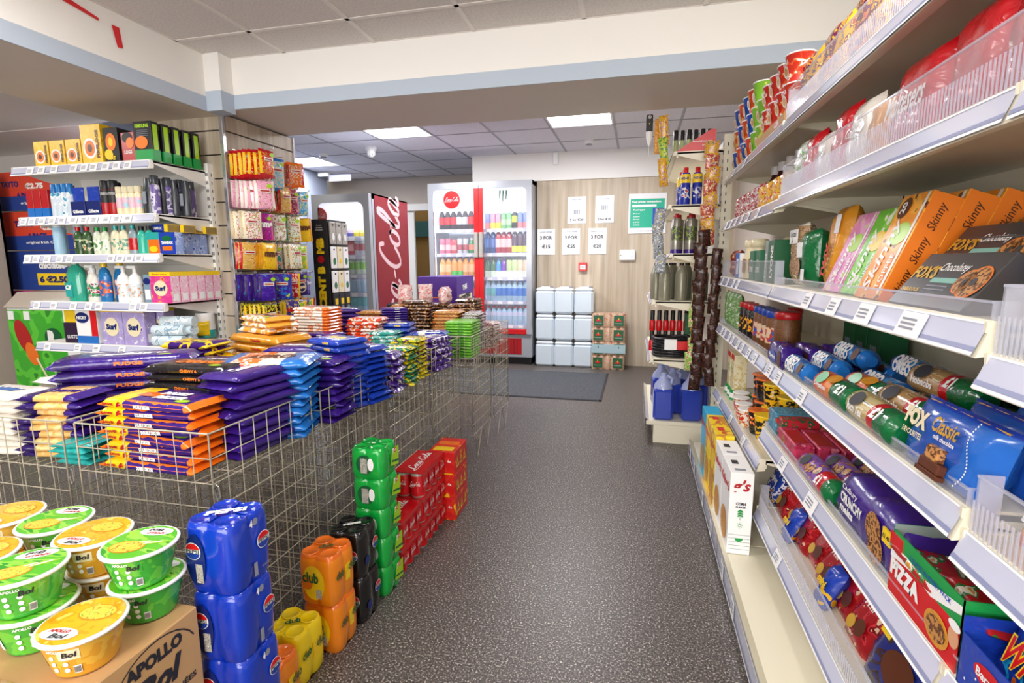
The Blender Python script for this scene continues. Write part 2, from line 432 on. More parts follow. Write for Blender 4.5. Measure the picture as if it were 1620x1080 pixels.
# ceiling light panels (the lamps of the room)
for i, (lx, ly) in enumerate(LAMP_BACK + LAMP_FRONT):
    z = 2.515 if i < 3 else 2.495
    lab = ['square white ceiling light panel left of the dome camera, above the tall fridges', 'square white ceiling light panel nearest the wood clad wall', 'square white ceiling light panel behind the hanging sweets'][i] if i < 3 else 'white ceiling light panel over the front of the shop, number %s from the beam' % ORD[i - 2]
    o = empty('ceiling_light', (lx, ly, z), label=lab, cat='ceiling light', group='ceiling light panels')
    b = MB()
    for s_ in (-1, 1):
        b.box(-.29, s_ * .285 - .008, .0, .29, s_ * .285 + .008, .025, 'white'); b.box(s_ * .285 - .008, -.29, 0, s_ * .285 + .008, .29, .025, 'white')
    b.build('frame', o)
    b = MB(); b.box(-.277, -.277, .008, .277, .277, .02, 'lamp'); b.build('diffuser', o)

# entrance mat
b = MB(); b.box(-2.4, 4.62, 0.0, -.30, 5.78, .008, 'mat'); b.box(-2.42, 4.60, 0, -.28, 4.625, .006, 'dark'); b.box(-.305, 4.60, 0, -.28, 5.8, .006, 'dark')
b.build('floor_mat', label='dark grey ribbed entrance mat on the floor before the fridges', cat='mat')

# ================================================================ SHELVING
def pricestrip(b, x0, x1, y, z0, z1, lean, tags, rnd):
    """tilted clear ticket channel along x; tags: list of centres"""
    v = lambda x, t, o=0: (x, y - o + lean * t, z0 + (z1 - z0) * t)
    b.add([v(x0, 0), v(x1, 0), v(x1, 1), v(x0, 1)], [(0, 1, 2, 3)], 'strip')
    b.add([v(x0, .0, .001), v(x1, 0, .001), v(x1, .1, .001), v(x0, .1, .001)], [(0, 1, 2, 3)], 'white')
    b.add([v(x0, .12, .001), v(x1, .12, .001), v(x1, .26, .001), v(x0, .26, .001)], [(0, 1, 2, 3)], 'strip_line')
    b.add([v(x0, .93, .001), v(x1, .93, .001), v(x1, 1, .001), v(x0, 1, .001)], [(0, 1, 2, 3)], 'white')
    for t, w in tags:
        b.add([v(t - w/2, .04, .003), v(t + w/2, .04, .003), v(t + w/2, .92, .003), v(t - w/2, .92, .003)], [(0, 1, 2, 3)], 'paper')
        if rnd:
            for q in range(3):
                b.add([v(t - w * .38, .62 - .16 * q, .004), v(t + w * .2, .62 - .16 * q, .004), v(t + w * .2, .7 - .16 * q, .004), v(t - w * .38, .7 - .16 * q, .004)], [(0, 1, 2, 3)], 'ink_grey')
def riser(b, x0, x1, y, z, h, ribs=True):
    """low clear plastic front standing on the shelf lip"""
    b.box(x0, y - .002, z, x1, y, z + h, 'clear')
    b.box(x0, y - .003, z + h - .004, x1, y + .001, z + h, 'clear_rib')
    if ribs:
        n = int((x1 - x0) / .0105)
        for i in range(n + 1):
            x = x0 + (x1 - x0) * i / n
            b.box(x - .0016, y - .0038, z, x + .0016, y - .002, z + h * .55, 'clear_rib')
    b.box(x0, y, z, x0 + .003, y + .03, z + h, 'clear_rib'); b.box(x1 - .003, y, z, x1, y + .03, z + h, 'clear_rib')
def gondola(loc, rz, w, depth, top, base, shelves, label, metal='shelf_cream', slots=True, backm=None, posts=(True, True)):
    """local frame: x along the bay, front at y=0 facing -y. base=(front_offset, z). shelves: dicts(z, off, tags, riser, lip)"""
    g = empty('gondola_shelving', loc, rz, label=label, cat='shelving')
    b = MB(); b.box(0, depth, .02, w, depth + .02, top, backm or metal)
    for k in range(1, 6): b.box(0, depth - .001, top * k / 6 - .001, w, depth, top * k / 6 + .001, 'beige_paint')
    b.build('back_panel', g)
    for side, x in enumerate((-.02, w - .01)):
        if not posts[side]: continue
        b = MB(); b.box(x, depth - .01, 0, x + .03, depth + .05, top + .02, metal)
        if slots:
            z = .3
            while z < top - .03:
                b.box(x + .009, depth - .0115, z, x + .014, depth - .01, z + .02, 'dark')
                b.box(x + .019, depth - .0115, z, x + .024, depth - .01, z + .02, 'dark')
                if side == 1: b.box(x + .03, depth + .012, z, x + .0305, depth + .018, z + .02, 'dark')
                z += .05
        b.build('upright', g)
    bo, bz = base
    b = MB(); b.box(0, bo, bz - .03, w, depth, bz, metal, .003); b.box(0.01, bo + .05, 0.0, w - .01, bo + .07, bz - .03, metal)
    for x in (0.002, w - .012): b.box(x, bo + .05, 0, x + .01, depth, bz - .03, metal)
    bs = b.build('base_shelf', g)
    b = MB(); b.add([(0, bo - .004, bz - .085), (w, bo - .004, bz - .085), (w, bo - .004, bz + .018), (0, bo - .004, bz + .018)], [(0, 1, 2, 3)], metal)
    b.add([(0, bo + .02, bz), (w, bo + .02, bz), (w, bo - .004, bz + .018), (0, bo - .004, bz + .018)], [(0, 1, 2, 3)], metal)
    pricestrip(b, .006, w - .006, bo - .006, bz - .075, bz + .012, 0, [(w * k, .06) for k in (.12, .3, .62, .86)] if w > .5 else [], True)
    b.build('ticket_strip', bs)
    for sh in shelves:
        z = sh['z']; off = sh.get('off', 0.); lip = sh.get('lip', .055); lean = sh.get('lean', .018)
        b = MB()
        b.box(.002, off + .02, z - .012, w - .002, depth, z, metal, .001)
        b.box(.002, off + .03, z - .035, w - .002, off + .04, z - .012, metal)
        for x in (.002, w - .008):      # tapered end brackets
            b.add([(x, off + .012, z - .012), (x, depth, z - .1), (x, depth, z + .006), (x, off + .012, z + .004),
                   (x + .006, off + .012, z - .012), (x + .006, depth, z - .1), (x + .006, depth, z + .006), (x + .006, off + .012, z + .004)],
                  [(0, 1, 2, 3), (4, 7, 6, 5), (0, 4, 5, 1), (3, 2, 6, 7), (0, 3, 7, 4)], metal)
        so = b.build('shelf', g)
        b = MB()
        # cream carrier of the ticket channel with closed ends
        y0, y1 = off, off + lean
        v = [(0, y0 + .002, z - lip + .006), (w, y0 + .002, z - lip + .006), (w, y1 + .002, z + .006), (0, y1 + .002, z + .006),
             (0, off + .035, z - lip + .012), (w, off + .035, z - lip + .012), (w, off + .035, z + .004), (0, off + .035, z + .004)]
        b.add(v, [(0, 1, 2, 3), (4, 7, 6, 5), (3, 2, 6, 7), (0, 4, 5, 1), (0, 3, 7, 4), (1, 5, 6, 2)], metal)
        pricestrip(b, .005, w - .005, y0 - .001, z - lip + .009, z + .003, lean, sh.get('tags', []), True)
        b.build('ticket_strip', so)
        if sh.get('riser'):
            b = MB(); riser(b, .01, w - .01, off + .022, z + .004, sh['riser'], sh.get('ribs', True)); b.build('plastic_riser', so)
    return g
R = -PI / 2
RX0, RY0 = .48, 3.38
def rp(u, v, z): return (RX0 + v, RY0 - u, z)       # a point on the long right-hand run: u along it from its far end, v inwards
tg = lambda *us: [(u, .06) for u in us]
gondola((RX0, RY0, 0), R, 1.25, .42, 2.0, (-.12, .10), [
    dict(z=.465, tags=tg(.25, .62, .95)), dict(z=.865, tags=tg(.2, .3, .45, .55, .7, .8, .95, 1.08), ribs=False, riser=.03),
    dict(z=1.15, tags=tg(.12, .3, .48, .6), riser=.09, ribs=False), dict(z=1.465, tags=tg(.15, .3, .45, .6, .75, .95)), dict(z=1.735, tags=tg(.3, .6))],
    'far bay of the long cream shelving on the right, behind the cereal boxes')
gondola((RX0, RY0 - 1.25, 0), R, 1.25, .42, 2.0, (-.12, .10), [
    dict(z=.275, tags=[(.35, .07)], riser=.09), dict(z=.60, tags=[(.33, .07), (.62, .08)], riser=.025, ribs=False),
    dict(z=.865, tags=tg(.08, .2, .47), riser=.03, ribs=False), dict(z=1.15, tags=[(.45, .07), (.66, .07), (.85, .08), (1.05, .09)], riser=.03, ribs=False),
    dict(z=1.475, riser=.1), dict(z=1.735, riser=.1)],
    'middle bay of the long cream shelving, stocked with biscuits over an empty base')
gondola((RX0, RY0 - 2.5, 0), R, 1.25, .42, 2.0, (-.12, .10), [
    dict(z=.60, riser=.03, ribs=False), dict(z=.835, riser=.09), dict(z=1.105, riser=.1), dict(z=1.475, riser=.1), dict(z=1.735)],
    'nearest bay of the long cream shelving, cut by the right edge of the photo')
gondola((.09, 4.70, 0), R, 1.1, .42, 2.0, (0, .155), [
    dict(z=.585, lip=.03), dict(z=.98, lip=.03), dict(z=1.29, off=.1, lip=.03), dict(z=1.60, off=.08, lip=.03), dict(z=1.93, off=.1, lip=.03)],
    'cream end shelving past the long run, stocked with car care bottles', backm='white_paint')
LX0, LY0 = -3.77, 2.50
tl = lambda *us: [(u, .055) for u in us]
gondola((LX0, LY0, 0), 0, 1.05, .42, 1.86, (-.05, .12), [
    dict(z=.50, tags=tl(.1, .25)), dict(z=.745, tags=tl(.1, .35, .5, .7)), dict(z=1.01, tags=tl(.06, .2, .36, .48, .56, .82, .9)), dict(z=1.30, tags=tl(.04, .11, .2, .3, .38, .7, .77, .84, .91)),
    dict(z=1.53, tags=tl(.05, .12, .2, .28, .36, .45, .53, .61, .7, .78, .86)), dict(z=1.83, tags=tl(.16, .25, .35, .5, .58, .65, .74, .82, .9))],
    'white shelving with toiletries and washing powder against the wood slatwall', metal='shelf_white')

# slatwall box with grooves; steel corner trims
b = MB(); zs = [.15 + .149 * k for k in range(14)] + [2.19]
b.box(-3.20, 2.965, 0, -2.61, 3.66, 2.19, 'dark')
for a, c in zip(zs, zs[1:]):
    b.box(-3.20, 2.95, a + .004, -2.62, 2.966, c - .004, 'wood_h', .002)
    b.box(-2.615, 2.98, a + .004, -2.60, 3.66, c - .004, 'wood_h', .002)
sw = b.build('slatwall_column', label='wood effect slatwall column behind the white shelving and hanging sweets', cat='slatwall')
b = MB(); b.box(-2.622, 2.944, 0, -2.594, 2.972, 2.195, 'chrome', .003); b.build('corner_trim', sw)
b = MB(); b.box(-2.62, 3.655, 0, -2.594, 3.675, 2.195, 'chrome', .003); b.build('corner_trim', sw)

# ================================================================ WIRE BASKETS
def basket_mesh(w, dn, h=.8, zb=.03, dz=.0695, legs=False, dense=.0575):
    out = []
    def panel(x0, y0, x1, y1):
        b = MB(); Lh = math.hypot(x1 - x0, y1 - y0); n = max(2, round(Lh / dense))
        p = lambda t, z: (x0 + (x1 - x0) * t, y0 + (y1 - y0) * t, z)
        z = h; k = 0
        while z >= zb - .001:
            b.rod(p(0, z), p(1, z), .0028 if k == 0 else .0019, 'wire', 4); z -= dz; k += 1
        zl = z + dz
        for i in range(n + 1): b.rod(p(i / n, zl), p(i / n, h), .0030 if i in (0, n) else .0017, 'wire', 4)
        if legs:
            for t in (0.02, .55):
                b.rod(p(t, zl), p(t + .2, 0), .0026, 'wire', 4); b.rod(p(t + .2, 0), p(t + .42, zl), .0026, 'wire', 4)
        return b
    e = .004
    return [('side_panel', panel(e, e, w - e, e)), ('side_panel', panel(w - e, e, w - e, dn - e)), ('side_panel', panel(w - e, dn - e, e, dn - e)), ('side_panel', panel(e, dn - e, e, e))]
def make_basket(w, d, h, legs, zb, dense, plat=.655):
    g = empty('wire_basket')
    for n_, b in basket_mesh(w, d, h, zb, legs=legs, dense=dense): b.build(n_, g)
    b = MB()
    n = 12
    for i in range(1, n): b.rod((w * i / n, .005, plat), (w * i / n, d - .005, plat), .002, 'wire', 4)
    for j in range(1, 4): b.rod((.005, d * j / 4, plat - .003), (w - .005, d * j / 4, plat - .003), .0022, 'wire', 4)
    b.build('platform', g)
    for z in (h - .14, h - .28):        # clip hooks at the front corner
        b = MB()
        b.path([(w + .004, .006, z), (w + .016, .002, z - .004), (w + .018, .002, z - .035), (w + .008, .002, z - .045), (w + .004, .002, z - .02)], .0022, 'chrome', 4)
        b.build('clip', g)
    return g
K1 = Kind(make_basket(.46, .45, .8, False, .03, .0575), 'basket', 'wire dump baskets in the middle of the shop')
K2 = Kind(make_basket(.46, .42, .8, True, .15, .046), 'basket', 'wire dump baskets in the middle of the shop')
rows = [1.085, 1.555, 2.02, 2.485]
rl = ['nearest', 'second', 'third', 'fourth']
for i, y in enumerate(rows):
    K1.put((-1.54 + .018 * i, y, 0), 0, 'wire dump basket, %s from the camera in the aisle side row' % rl[i])
for i, y in enumerate(rows):
    K1.put((-2.04 + .018 * i, y, 0), 0, 'wire dump basket, %s from the camera in the row by the white shelving' % rl[i])
K2.put((-1.42, 2.96, 0), 0, 'wire dump basket on splayed legs, holding the green chocolate boxes')
K2.put((-1.405, 3.40, 0), 0, 'wire dump basket on splayed legs, farthest down the aisle beside the mat')
K2.put((-1.92, 2.96, 0), 0, 'wire dump basket under the stacked brown packs, beside the slatwall')
K2.put((-1.90, 3.40, 0), 0, 'wire dump basket under the tan and brown packs with clear twisted bags')
# ================================================================ PACKAGING BUILDERS
def pr(name, base, acc, scale=28, **k):
    """printed pack: base colour with patches of accents"""
    n = len(acc); st = [(0.0, base)]
    if n:
        lo = .52; step = (.74 - lo) / n
        for i, a in enumerate(acc): st.append((lo + step * i, a))
    return printed(name, st, scale * 1.5, **k)
PURPLE, NAVY = '#3d1a86', '#1b2468'
M['choc_purple'] = film('choc_purple', '#371a7c', .2)
M['choc_dark'] = film('choc_dark', '#2a1450', .22)
M['film_orange'] = film('film_orange', '#f2741a', .22)
M['film_yellow'] = film('film_yellow', '#f7cf1c', .25)
M['film_black'] = film('film_black', '#1d1a1d', .2)
M['film_blue'] = film('film_blue', '#2271c4', .18)
M['film_royal'] = film('film_royal', '#1c3fae', .2)
M['film_green'] = film('film_green', '#0f6b3a', .2)
M['film_red'] = film('film_red', '#c41420', .2)
M['film_white'] = film('film_white', '#ece6dc', .25)
M['film_teal'] = film('film_teal', '#28a7a4', .2)
M['film_cream'] = film('film_cream', '#efe2bd', .3)
M['film_gold'] = film('film_gold', '#d99426', .22)
M['film_pink'] = film('film_pink', '#e6569c', .25)
M['cookie'] = pr('cookie', '#c58a4a', ['#5c3218', '#7c4a22'], 90, wrinkle=0)
M['choc_brown'] = mat('choc_brown', '#5a2c14', .35)
M['lime'] = mat('lime', '#a6d51f', .35)
M['cardboard'] = mat('cardboard', '#c39a68', .8)
M['card_dark'] = mat('card_dark', '#8f6c43', .85)
FULL = 5.0
def pouch(b, w, h, t, m, X=None, seal=.012, crimp=None, nx=8, nz=6, seed=0, edge=None):
    """filled bag: w along x, h along z, t thick along y; base centre at the origin, flat sealed ends top and bottom"""
    rnd = random.Random(seed); v = []; f = []; mm = []
    rows = [0, seal] + [seal + (h - 2 * seal) * (k + 1) / (nz + 1) for k in range(nz)] + [h - seal, h]
    def thick(u, q):
        return t / 2 * (max(0, 1 - abs(2 * u) ** FULL) ** .6) * (max(0, 1 - abs(2 * q - 1) ** (FULL * 1.1)) ** .6)
    N_ = len(rows)
    for side in (-1, 1):
        for r, z in enumerate(rows):
            for i in range(nx + 1):
                u = i / nx - .5
                y = 0 if r in (0, N_ - 1) else side * thick(u, z / h)
                j = min(t * .09, .006)
                if 1 < r < N_ - 2 and 0 < i < nx: y += side * rnd.uniform(-j, j)
                yy = y + (.0015 * ((i % 2) * 2 - 1) if r in (0, N_ - 1) else 0)
                v.append((u * w * (1 - .04 * math.sin(PI * z / h)), yy, z))
    st = N_ * (nx + 1)
    for s_ in (0, 1):
        for r in range(N_ - 1):
            for i in range(nx):
                a = s_ * st + r * (nx + 1) + i; q = (a, a + 1, a + nx + 2, a + nx + 1)
                f.append(q if s_ == 0 else q[::-1])
                mm.append(crimp if crimp and r in (0, N_ - 2) else (edge if edge and i in (0, nx - 1) else m))
    return b.add(v, f, mm, True, X)
def flow(b, L_, W_, H_, m, X=None, ends=.022, bands=None, seed=0, crimp=None, nx=12, sag=0.0):
    """flow-wrapped block lying flat: length along x, width y, height z (bottom at 0); crimped fin at both ends"""
    rnd = random.Random(seed); v = []; f = []; mm = []
    xs = [-L_/2, -L_/2 + ends * .5, -L_/2 + ends] + [-L_/2 + ends + (L_ - 2 * ends) * k / (nx - 4) for k in range(1, nx - 4)] + [L_/2 - ends, L_/2 - ends * .5, L_/2]
    ring = [(-.5, .18), (-.5, .72), (-.42, 1.0), (-.15, 1.03), (.15, 1.03), (.42, 1.0), (.5, .72), (.5, .18), (.42, 0), (-.42, 0)]
    n = len(ring)
    for k, x in enumerate(xs):
        e = abs(x) / (L_/2)
        d = (abs(x) - (L_/2 - ends)) / ends
        sc = 1.0 if d <= 0 else max(.06, 1 - d * 1.0)
        zc = H_ * .5 + (0 if d <= 0 else -H_ * .1)
        for (y, z) in ring:
            j = .05 if 0 < k < len(xs) - 1 else .02
            zz = zc + (z - .5) * H_ * (sc if d > 0 else 1) + rnd.uniform(-j, j) * H_
            yy = y * W_ * (1 if d <= 0 else 1 + .03 * d) + rnd.uniform(-.008, .008) * W_
            v.append((x, yy, max(0, zz) - sag * e * e))
    for k in range(len(xs) - 1):
        xm = (xs[k] + xs[k + 1]) / 2 / L_ + .5
        mk = m
        if bands:
            for (a, c, q) in bands:
                if a <= xm <= c: mk = q
        if crimp and (k < 2 or k >= len(xs) - 3): mk = crimp
        for i in range(n):
            j = (i + 1) % n
            f.append((k * n + i, k * n + j, (k + 1) * n + j, (k + 1) * n + i)); mm.append(mk)
    # outward orientation: ring runs clockwise seen from +x, so flip
    f = [q[::-1] for q in f]
    return b.add(v, f, mm, True, X)
def rollpack(b, L_, r, bands, m, X=None, n=16):
    """biscuit roll lying along x, resting on z=0; bands (x0,x1,mat) as fractions; pleated ends"""
    seg = [0, .012, .05] + [.05 + .9 * k / 14 for k in range(1, 14)] + [.95, .988, 1.0]
    prof = []
    for i, t in enumerate(seg):
        rr = r
        if t <= .012 or t >= .988: rr = r * .55
        elif t <= .05 or t >= .95: rr = r * .97
        else: rr = r * (1 + .012 * ((i % 2) * 2 - 1))
        mk = m
        for (a, c, q) in bands:
            if a <= (t + seg[max(0, i - 1)]) / 2 <= c: mk = q
        prof.append((rr, t * L_, mk))
    return b.lathe(prof, m, n, (X or TOPM) @ T(-L_/2, 0, r) @ RY(PI/2))
def cartonbox(b, w, d, h, m, ch=.0015, fm=None, X=None):
    return b.box(-w/2, 0, 0, w/2, d, h, m, ch, X, fm)
def thing(b, name, cat, group=None, parts=()):
    """a thing: mesh b as its body; parts = [(name, MB)]"""
    o = b.build(name)
    for n_, p in parts: p.build(n_, o)
    return Kind(o, cat, group)
FT = lambda x, z, y=-.0012: T(x, y, z) @ FRONT          # lettering on a front face at y=0
# ================================================================ RIGHT-HAND RUN: eye shelf
EZ = 1.155
def slimcase(name, face, side, words, wc, sidew, L_=.255, w=.135, t=.062, lean=.36):
    X = RX(-lean); b = MB(); b.X = X
    b.box(-w/2, 0, 0, w/2, t, L_, face, .001, fm={'r': side, 'l': side, 't': side})
    Xl = T(0, -.0012, L_ * .52) @ FRONT @ RZ(PI / 2)
    b.poly([(-L_*.47, -w*.36), (L_*.47, -w*.36), (L_*.47, -w*.44), (-L_*.47, -w*.44)], 'white', Xl)
    b.disc(.04, .028, wc[1], T(.012, -.0012, L_ * .62) @ FRONT, 18)
    b.text(words[0], L_ * .72, wc[0], T(-.018, -.002, L_ * .42) @ FRONT @ RZ(PI / 2), h=.05, bold=.02, shear=.25)
    b.text(words[1], L_ * .34, 'white', T(.034, -.0024, L_ * .26) @ FRONT @ RZ(PI / 2), h=.02, bold=.02)
    if len(words) > 2:
        b.disc(.026, .026, 'choc_brown', T(-.03, -.0014, L_ * .87) @ FRONT, 18)
        b.text(words[2], .03, 'white', T(-.03, -.003, L_ * .87) @ FRONT @ RZ(PI / 2), bold=.03)
    if sidew:
        for k in range(3):
            b.text(sidew, .062, 'choc_brown', T(w/2 + .001, t * .5, L_ * (.2 + .3 * k)) @ RIGHT @ RZ(PI / 2), h=.024, bold=.01, shear=.3)
    return b
M['pinkcard'] = pr('pinkcard', '#e88fc9', ['#f3b6de', '#d8e889'], 22, wrinkle=0)
M['greencard'] = pr('greencard', '#69c629', ['#8fdc4c', '#f4f4ea'], 22, wrinkle=0)
M['orangecard'] = pr('orangecard', '#f7991f', ['#fbb53c', '#7a3a14'], 18, wrinkle=0)
M['orangeside'] = mat('orangeside', '#ee7d1d', .4)
k = thing(slimcase('a', M['pinkcard'], mat('pinkside', '#c45aa2', .4), ('Skinny', 'WHIP'), (M['white'], M['lime']), None, L_=.235), 'bar_carton', 'carton')
k.put(rp(1.68, .07, EZ), R, 'pink carton of snack bars leaning back at eye level, left of the green one')
k = thing(slimcase('a', M['greencard'], mat('greenside', '#2f8a2a', .4), ('Skinny', 'CRUNCH'), (M['white'], M['yellow']), None, L_=.235), 'bar_carton', 'carton')
k.put(rp(1.82, .07, EZ), R, 'bright green carton of snack bars leaning between the pink and orange ones')
ko = thing(slimcase('a', M['orangecard'], M['orangeside'], ('Skinny', 'TOFFEE', '20'), (M['white'], M['lime']), 'Skinny'), 'bar_carton', 'carton', 'orange cartons of snack bars on the eye level shelf')
for i in range(5):
    ko.put(rp(1.975, .05 + i * .066, EZ), R, ['front one of the orange snack bar cartons, its broad face in full view', 'second orange snack bar carton from the aisle, leaning on the row behind', 'third orange snack bar carton from the aisle, middle of the leaning row', 'fourth orange snack bar carton from the aisle, mostly hidden', 'orange snack bar carton at the very back of the leaning row'][i])
# caramel bar multipack, upright yellow
b = MB(); b.X = RX(-.12); pouch(b, .11, .26, .07, M['film_gold'], T(0, .035, 0), seal=.01, seed=3)
b.text('TWIX', .11, M['red'], T(-.012, -.006, .09) @ FRONT @ RZ(PI / 2), h=.034, bold=.05, shear=.2)
b.text('Caramel', .08, M['choc_brown'], T(.022, -.006, .10) @ FRONT @ RZ(PI / 2), h=.014, bold=.02)
b.poly([(-.02, -.028), (.02, -.028), (.02, .028), (-.02, .028)], 'paper', T(.03, -.004, .2) @ FRONT)
k = thing(b, 'biscuit_multipack', 'biscuits'); k.put(rp(1.545, .09, EZ), R, 'golden yellow film pack of caramel biscuit bars standing left of the pink carton')
# clear bag of cereal and green wrapped multipacks
b = MB(); pouch(b, .11, .225, .07, pr('muesli', '#b69368', ['#8a5e34', '#e7dcc3'], 60), T(0, .035, 0), crimp=M['film_white'], seed=5)
b.text('Selected', .075, M['ink'], FT(0, .185, -.004), h=.022, shear=.3)
b.box(-.045, -.004, .15, .045, 0, .20, 'white')
k = thing(b, 'muesli_bag', 'bag'); k.put(rp(1.24, .08, EZ), R, 'clear bag of oat biscuits with a white top, beside the tall green carton')
b = MB(); pouch(b, .12, .195, .08, M['film_green'], T(0, .04, 0), seed=6)
b.box(-.05, -.004, .10, 0, .0, .15, 'white'); b.disc(.028, .03, 'cookie', FT(-.025, .065, -.006)); b.poly([(-.02, -.02), (.02, -.02), (.02, .02), (-.02, .02)], 'paper', FT(.035, .04, -.006))
k = thing(b, 'biscuit_multipack', 'biscuits'); k.put(rp(1.385, .07, EZ), R, 'bright green film pack of biscuits just left of the golden yellow pack')
# tea cartons
M['teagreen'] = mat('teagreen', '#0f5a33', .4); M['teagreen2'] = mat('teagreen2', '#2c7350', .4); M['teagrey'] = mat('teagrey', '#8f9c98', .4)
b = MB(); cartonbox(b, .085, .1, .135, 'teagreen2'); b.text('LYONS', .07, 'white', FT(0, .05), h=.026, bold=.04); b.text('tea', .03, 'white', FT(0, .09), h=.012)
kt = thing(b, 'tea_carton', 'carton', 'small green tea cartons')
for i, u in enumerate((.72, .85)): kt.put(rp(u, .04, EZ), R, 'small green tea carton on the eye level shelf, %s of the pair' % ('left' if i == 0 else 'right'))
b = MB(); cartonbox(b, .15, .11, .17, 'teagreen', fm={'l': M['teagrey']}); b.box(-.0752, -.001, 0, -.028, .0, .17, 'teagrey')
b.text('LYONS', .13, 'white', T(.04, -.0015, .085) @ FRONT @ RZ(PI / 2), h=.04, bold=.04); b.text('LYONS', .10, 'white', T(-.052, -.002, .07) @ FRONT @ RZ(PI / 2), h=.022, bold=.04)
k = thing(b, 'tea_carton', 'carton'); k.put(rp(1.06, .04, EZ), R, 'large dark green tea carton with a grey stripe, next to the bag of oat biscuits')
# stock carton at the back
b = MB(); cartonbox(b, .46, .1, .12, 'teagreen', .002); b.box(-.2, -.001, .04, -.15, 0, .10, 'paper'); b.box(-.12, -.001, .02, -.09, 0, .07, 'paper')
k = thing(b, 'stock_carton', 'carton'); k.put(rp(1.62, .30, 1.285), R, 'long green carton lying high at the back behind the golden yellow pack')
b = MB(); cartonbox(b, .40, .1, .13, 'teagreen', .002)
k2 = thing(b, 'stock_carton', 'carton'); k2.put(rp(1.6, .30, EZ), R, 'long green carton beneath the one at the back of the eye level shelf')
# far end of the eye shelf
b = MB(); cartonbox(b, .10, .1, .13, mat('cobalt', '#2a69c4', .4), fm={'r': M['white']}); b.box(-.02, -.001, .02, .03, 0, .1, 'white'); b.text('tea', .03, 'blue', FT(.005, .08, -.002))
k = thing(b, 'tea_carton', 'carton'); k.put(rp(.36, .04, EZ), R, 'blue and white carton near the far end of the eye level shelf')
b = MB(); b.lathe([(.038, 0), (.04, .01), (.04, .12), (.03, .15), (.032, .155), (.04, .158), (.04, .19), (.03, .195)], M['film_cream'], 16, T(0, .04, 0)); b.box(-.03, -.001, .03, .03, .0, .1, 'cookie')
kj = thing(b, 'creamer_jar', 'jar', 'cream topped jars behind the tea cartons')
for i, (u, v) in enumerate(((.48, .05), (.58, .06), (.72, .17), (.86, .17))): kj.put(rp(u, v, EZ), R, 'cream topped jar on the eye level shelf, %s from the far end' % ORD[i + 1])
b = MB(); pouch(b, .10, .15, .05, pr('redmix', '#7a1f1f', ['#c43a2a', '#e8b04a', '#f0e6d0'], 40), T(0, .03, 0), seed=8)
kr = thing(b, 'snack_bag', 'bag')
for i, u in enumerate((.08, .2)): kr.put(rp(u, .05, EZ), R, 'small dark red bag at the far end of the eye level shelf, %s' % ('farther one' if i == 0 else 'nearer one'))
# black biscuit boxes
M['foxblack'] = mat('foxblack', '#39383a', .35); M['foxgold'] = mat('foxgold', '#e0b23e', .3, .3); M['mint'] = mat('mint', '#7fb9ad', .4)
def foxbox(lean):
    b = MB(); b.X = RX(-lean); w, h, t = .26, .125, .05
    b.box(-w/2, 0, 0, w/2, t, h, 'foxblack', .002)
    b.text("FOX'S", .085, 'foxgold', FT(-.082, .078), h=.03, bold=.04); b.text('FABULOUS', .065, 'foxgold', FT(-.085, .036), h=.009)
    b.text('Chocolatey', .09, 'white', FT(.005, .088), h=.024, shear=.3, bold=.01); b.box(-.04, -.001, .055, .04, 0, .066, 'mint')
    for z in (.046, .038): b.box(-.04, -.001, z, .03, 0, z + .003, 'ink_grey')
    for (x, r_) in ((.07, .026), (.095, .034)):
        b.disc(r_, r_, 'orangeside', FT(x, .06, -.0016)); b.disc(r_ * .9, r_ * .9, M['cookie'], FT(x, .06, -.002)); b.disc(r_ * .25, r_ * .25, 'foxblack', FT(x, .06, -.0026))
    return b
kf = thing(foxbox(.62), 'biscuit_box', 'biscuits')
kf.put(rp(2.235, .045, EZ), R, 'charcoal box of chocolate ring biscuits lying lowest, facing the aisle')
kf.put(rp(2.205, .12, EZ + .055), R, 'charcoal box of chocolate ring biscuits leaning just behind and above the front one')
b = foxbox(0); b2 = MB(); b2.X = RX(-1.2)
kf2 = thing(foxbox(1.15), 'biscuit_box', 'biscuits'); kf2.put(rp(2.25, .17, EZ + .13), R, 'charcoal box of chocolate biscuits lying flattest, topmost of its pile')
kf.put(rp(2.25, .20, EZ + .03), (0, 0, R), 'charcoal box of chocolate biscuits at the back, under the topmost one')
b = MB(); flow(b, .2, .13, .045, M['film_royal'], bands=[(.25, .8, M['film_orange'])], seed=4)
k = thing(b, 'biscuit_pack', 'biscuits'); k.put(rp(2.47, .2, EZ + .045), R, 'blue and orange biscuit pack lying at the right edge, above the clear plastic tray front')
# ================================================================ RIGHT-HAND RUN: biscuit shelf
BZ = .87
M['granules'] = pr('granules', '#5d3519', ['#8a5a2c', '#3b1d0c'], 240, wrinkle=0, rough=.5)
M['lidred'] = mat('lidred', '#b3171e', .3); M['lidblue'] = mat('lidblue', '#1f3f9c', .3)
def jar(r, h, lidm, body, label=None, square=True):
    b = MB(); b.lathe([(r * .9, 0), (r, .006), (r, h * .78), (r * .88, h * .83), (r * .88, h * .86)], body, 16, T(0, r, 0), wave=(.03, 4) if square else None)
    if label: b.lathe([(r * 1.012, h * .22), (r * 1.012, h * .6)], label, 16, T(0, r, 0), wave=(.03, 4) if square else None)
    l = MB(); l.lathe([(r * 1.0, h * .84), (r * 1.03, h * .85), (r * 1.03, h * .985), (r * .97, h)], lidm, 18, T(0, r, 0))
    return b, l
b, l = jar(.047, .175, 'lidred', 'granules'); k = thing(b, 'coffee_jar', 'jar', parts=[('lid', l)])
k.put(rp(1.15, .055, BZ), R, 'large coffee jar with a red lid and no label, nearest of the coffee jars')
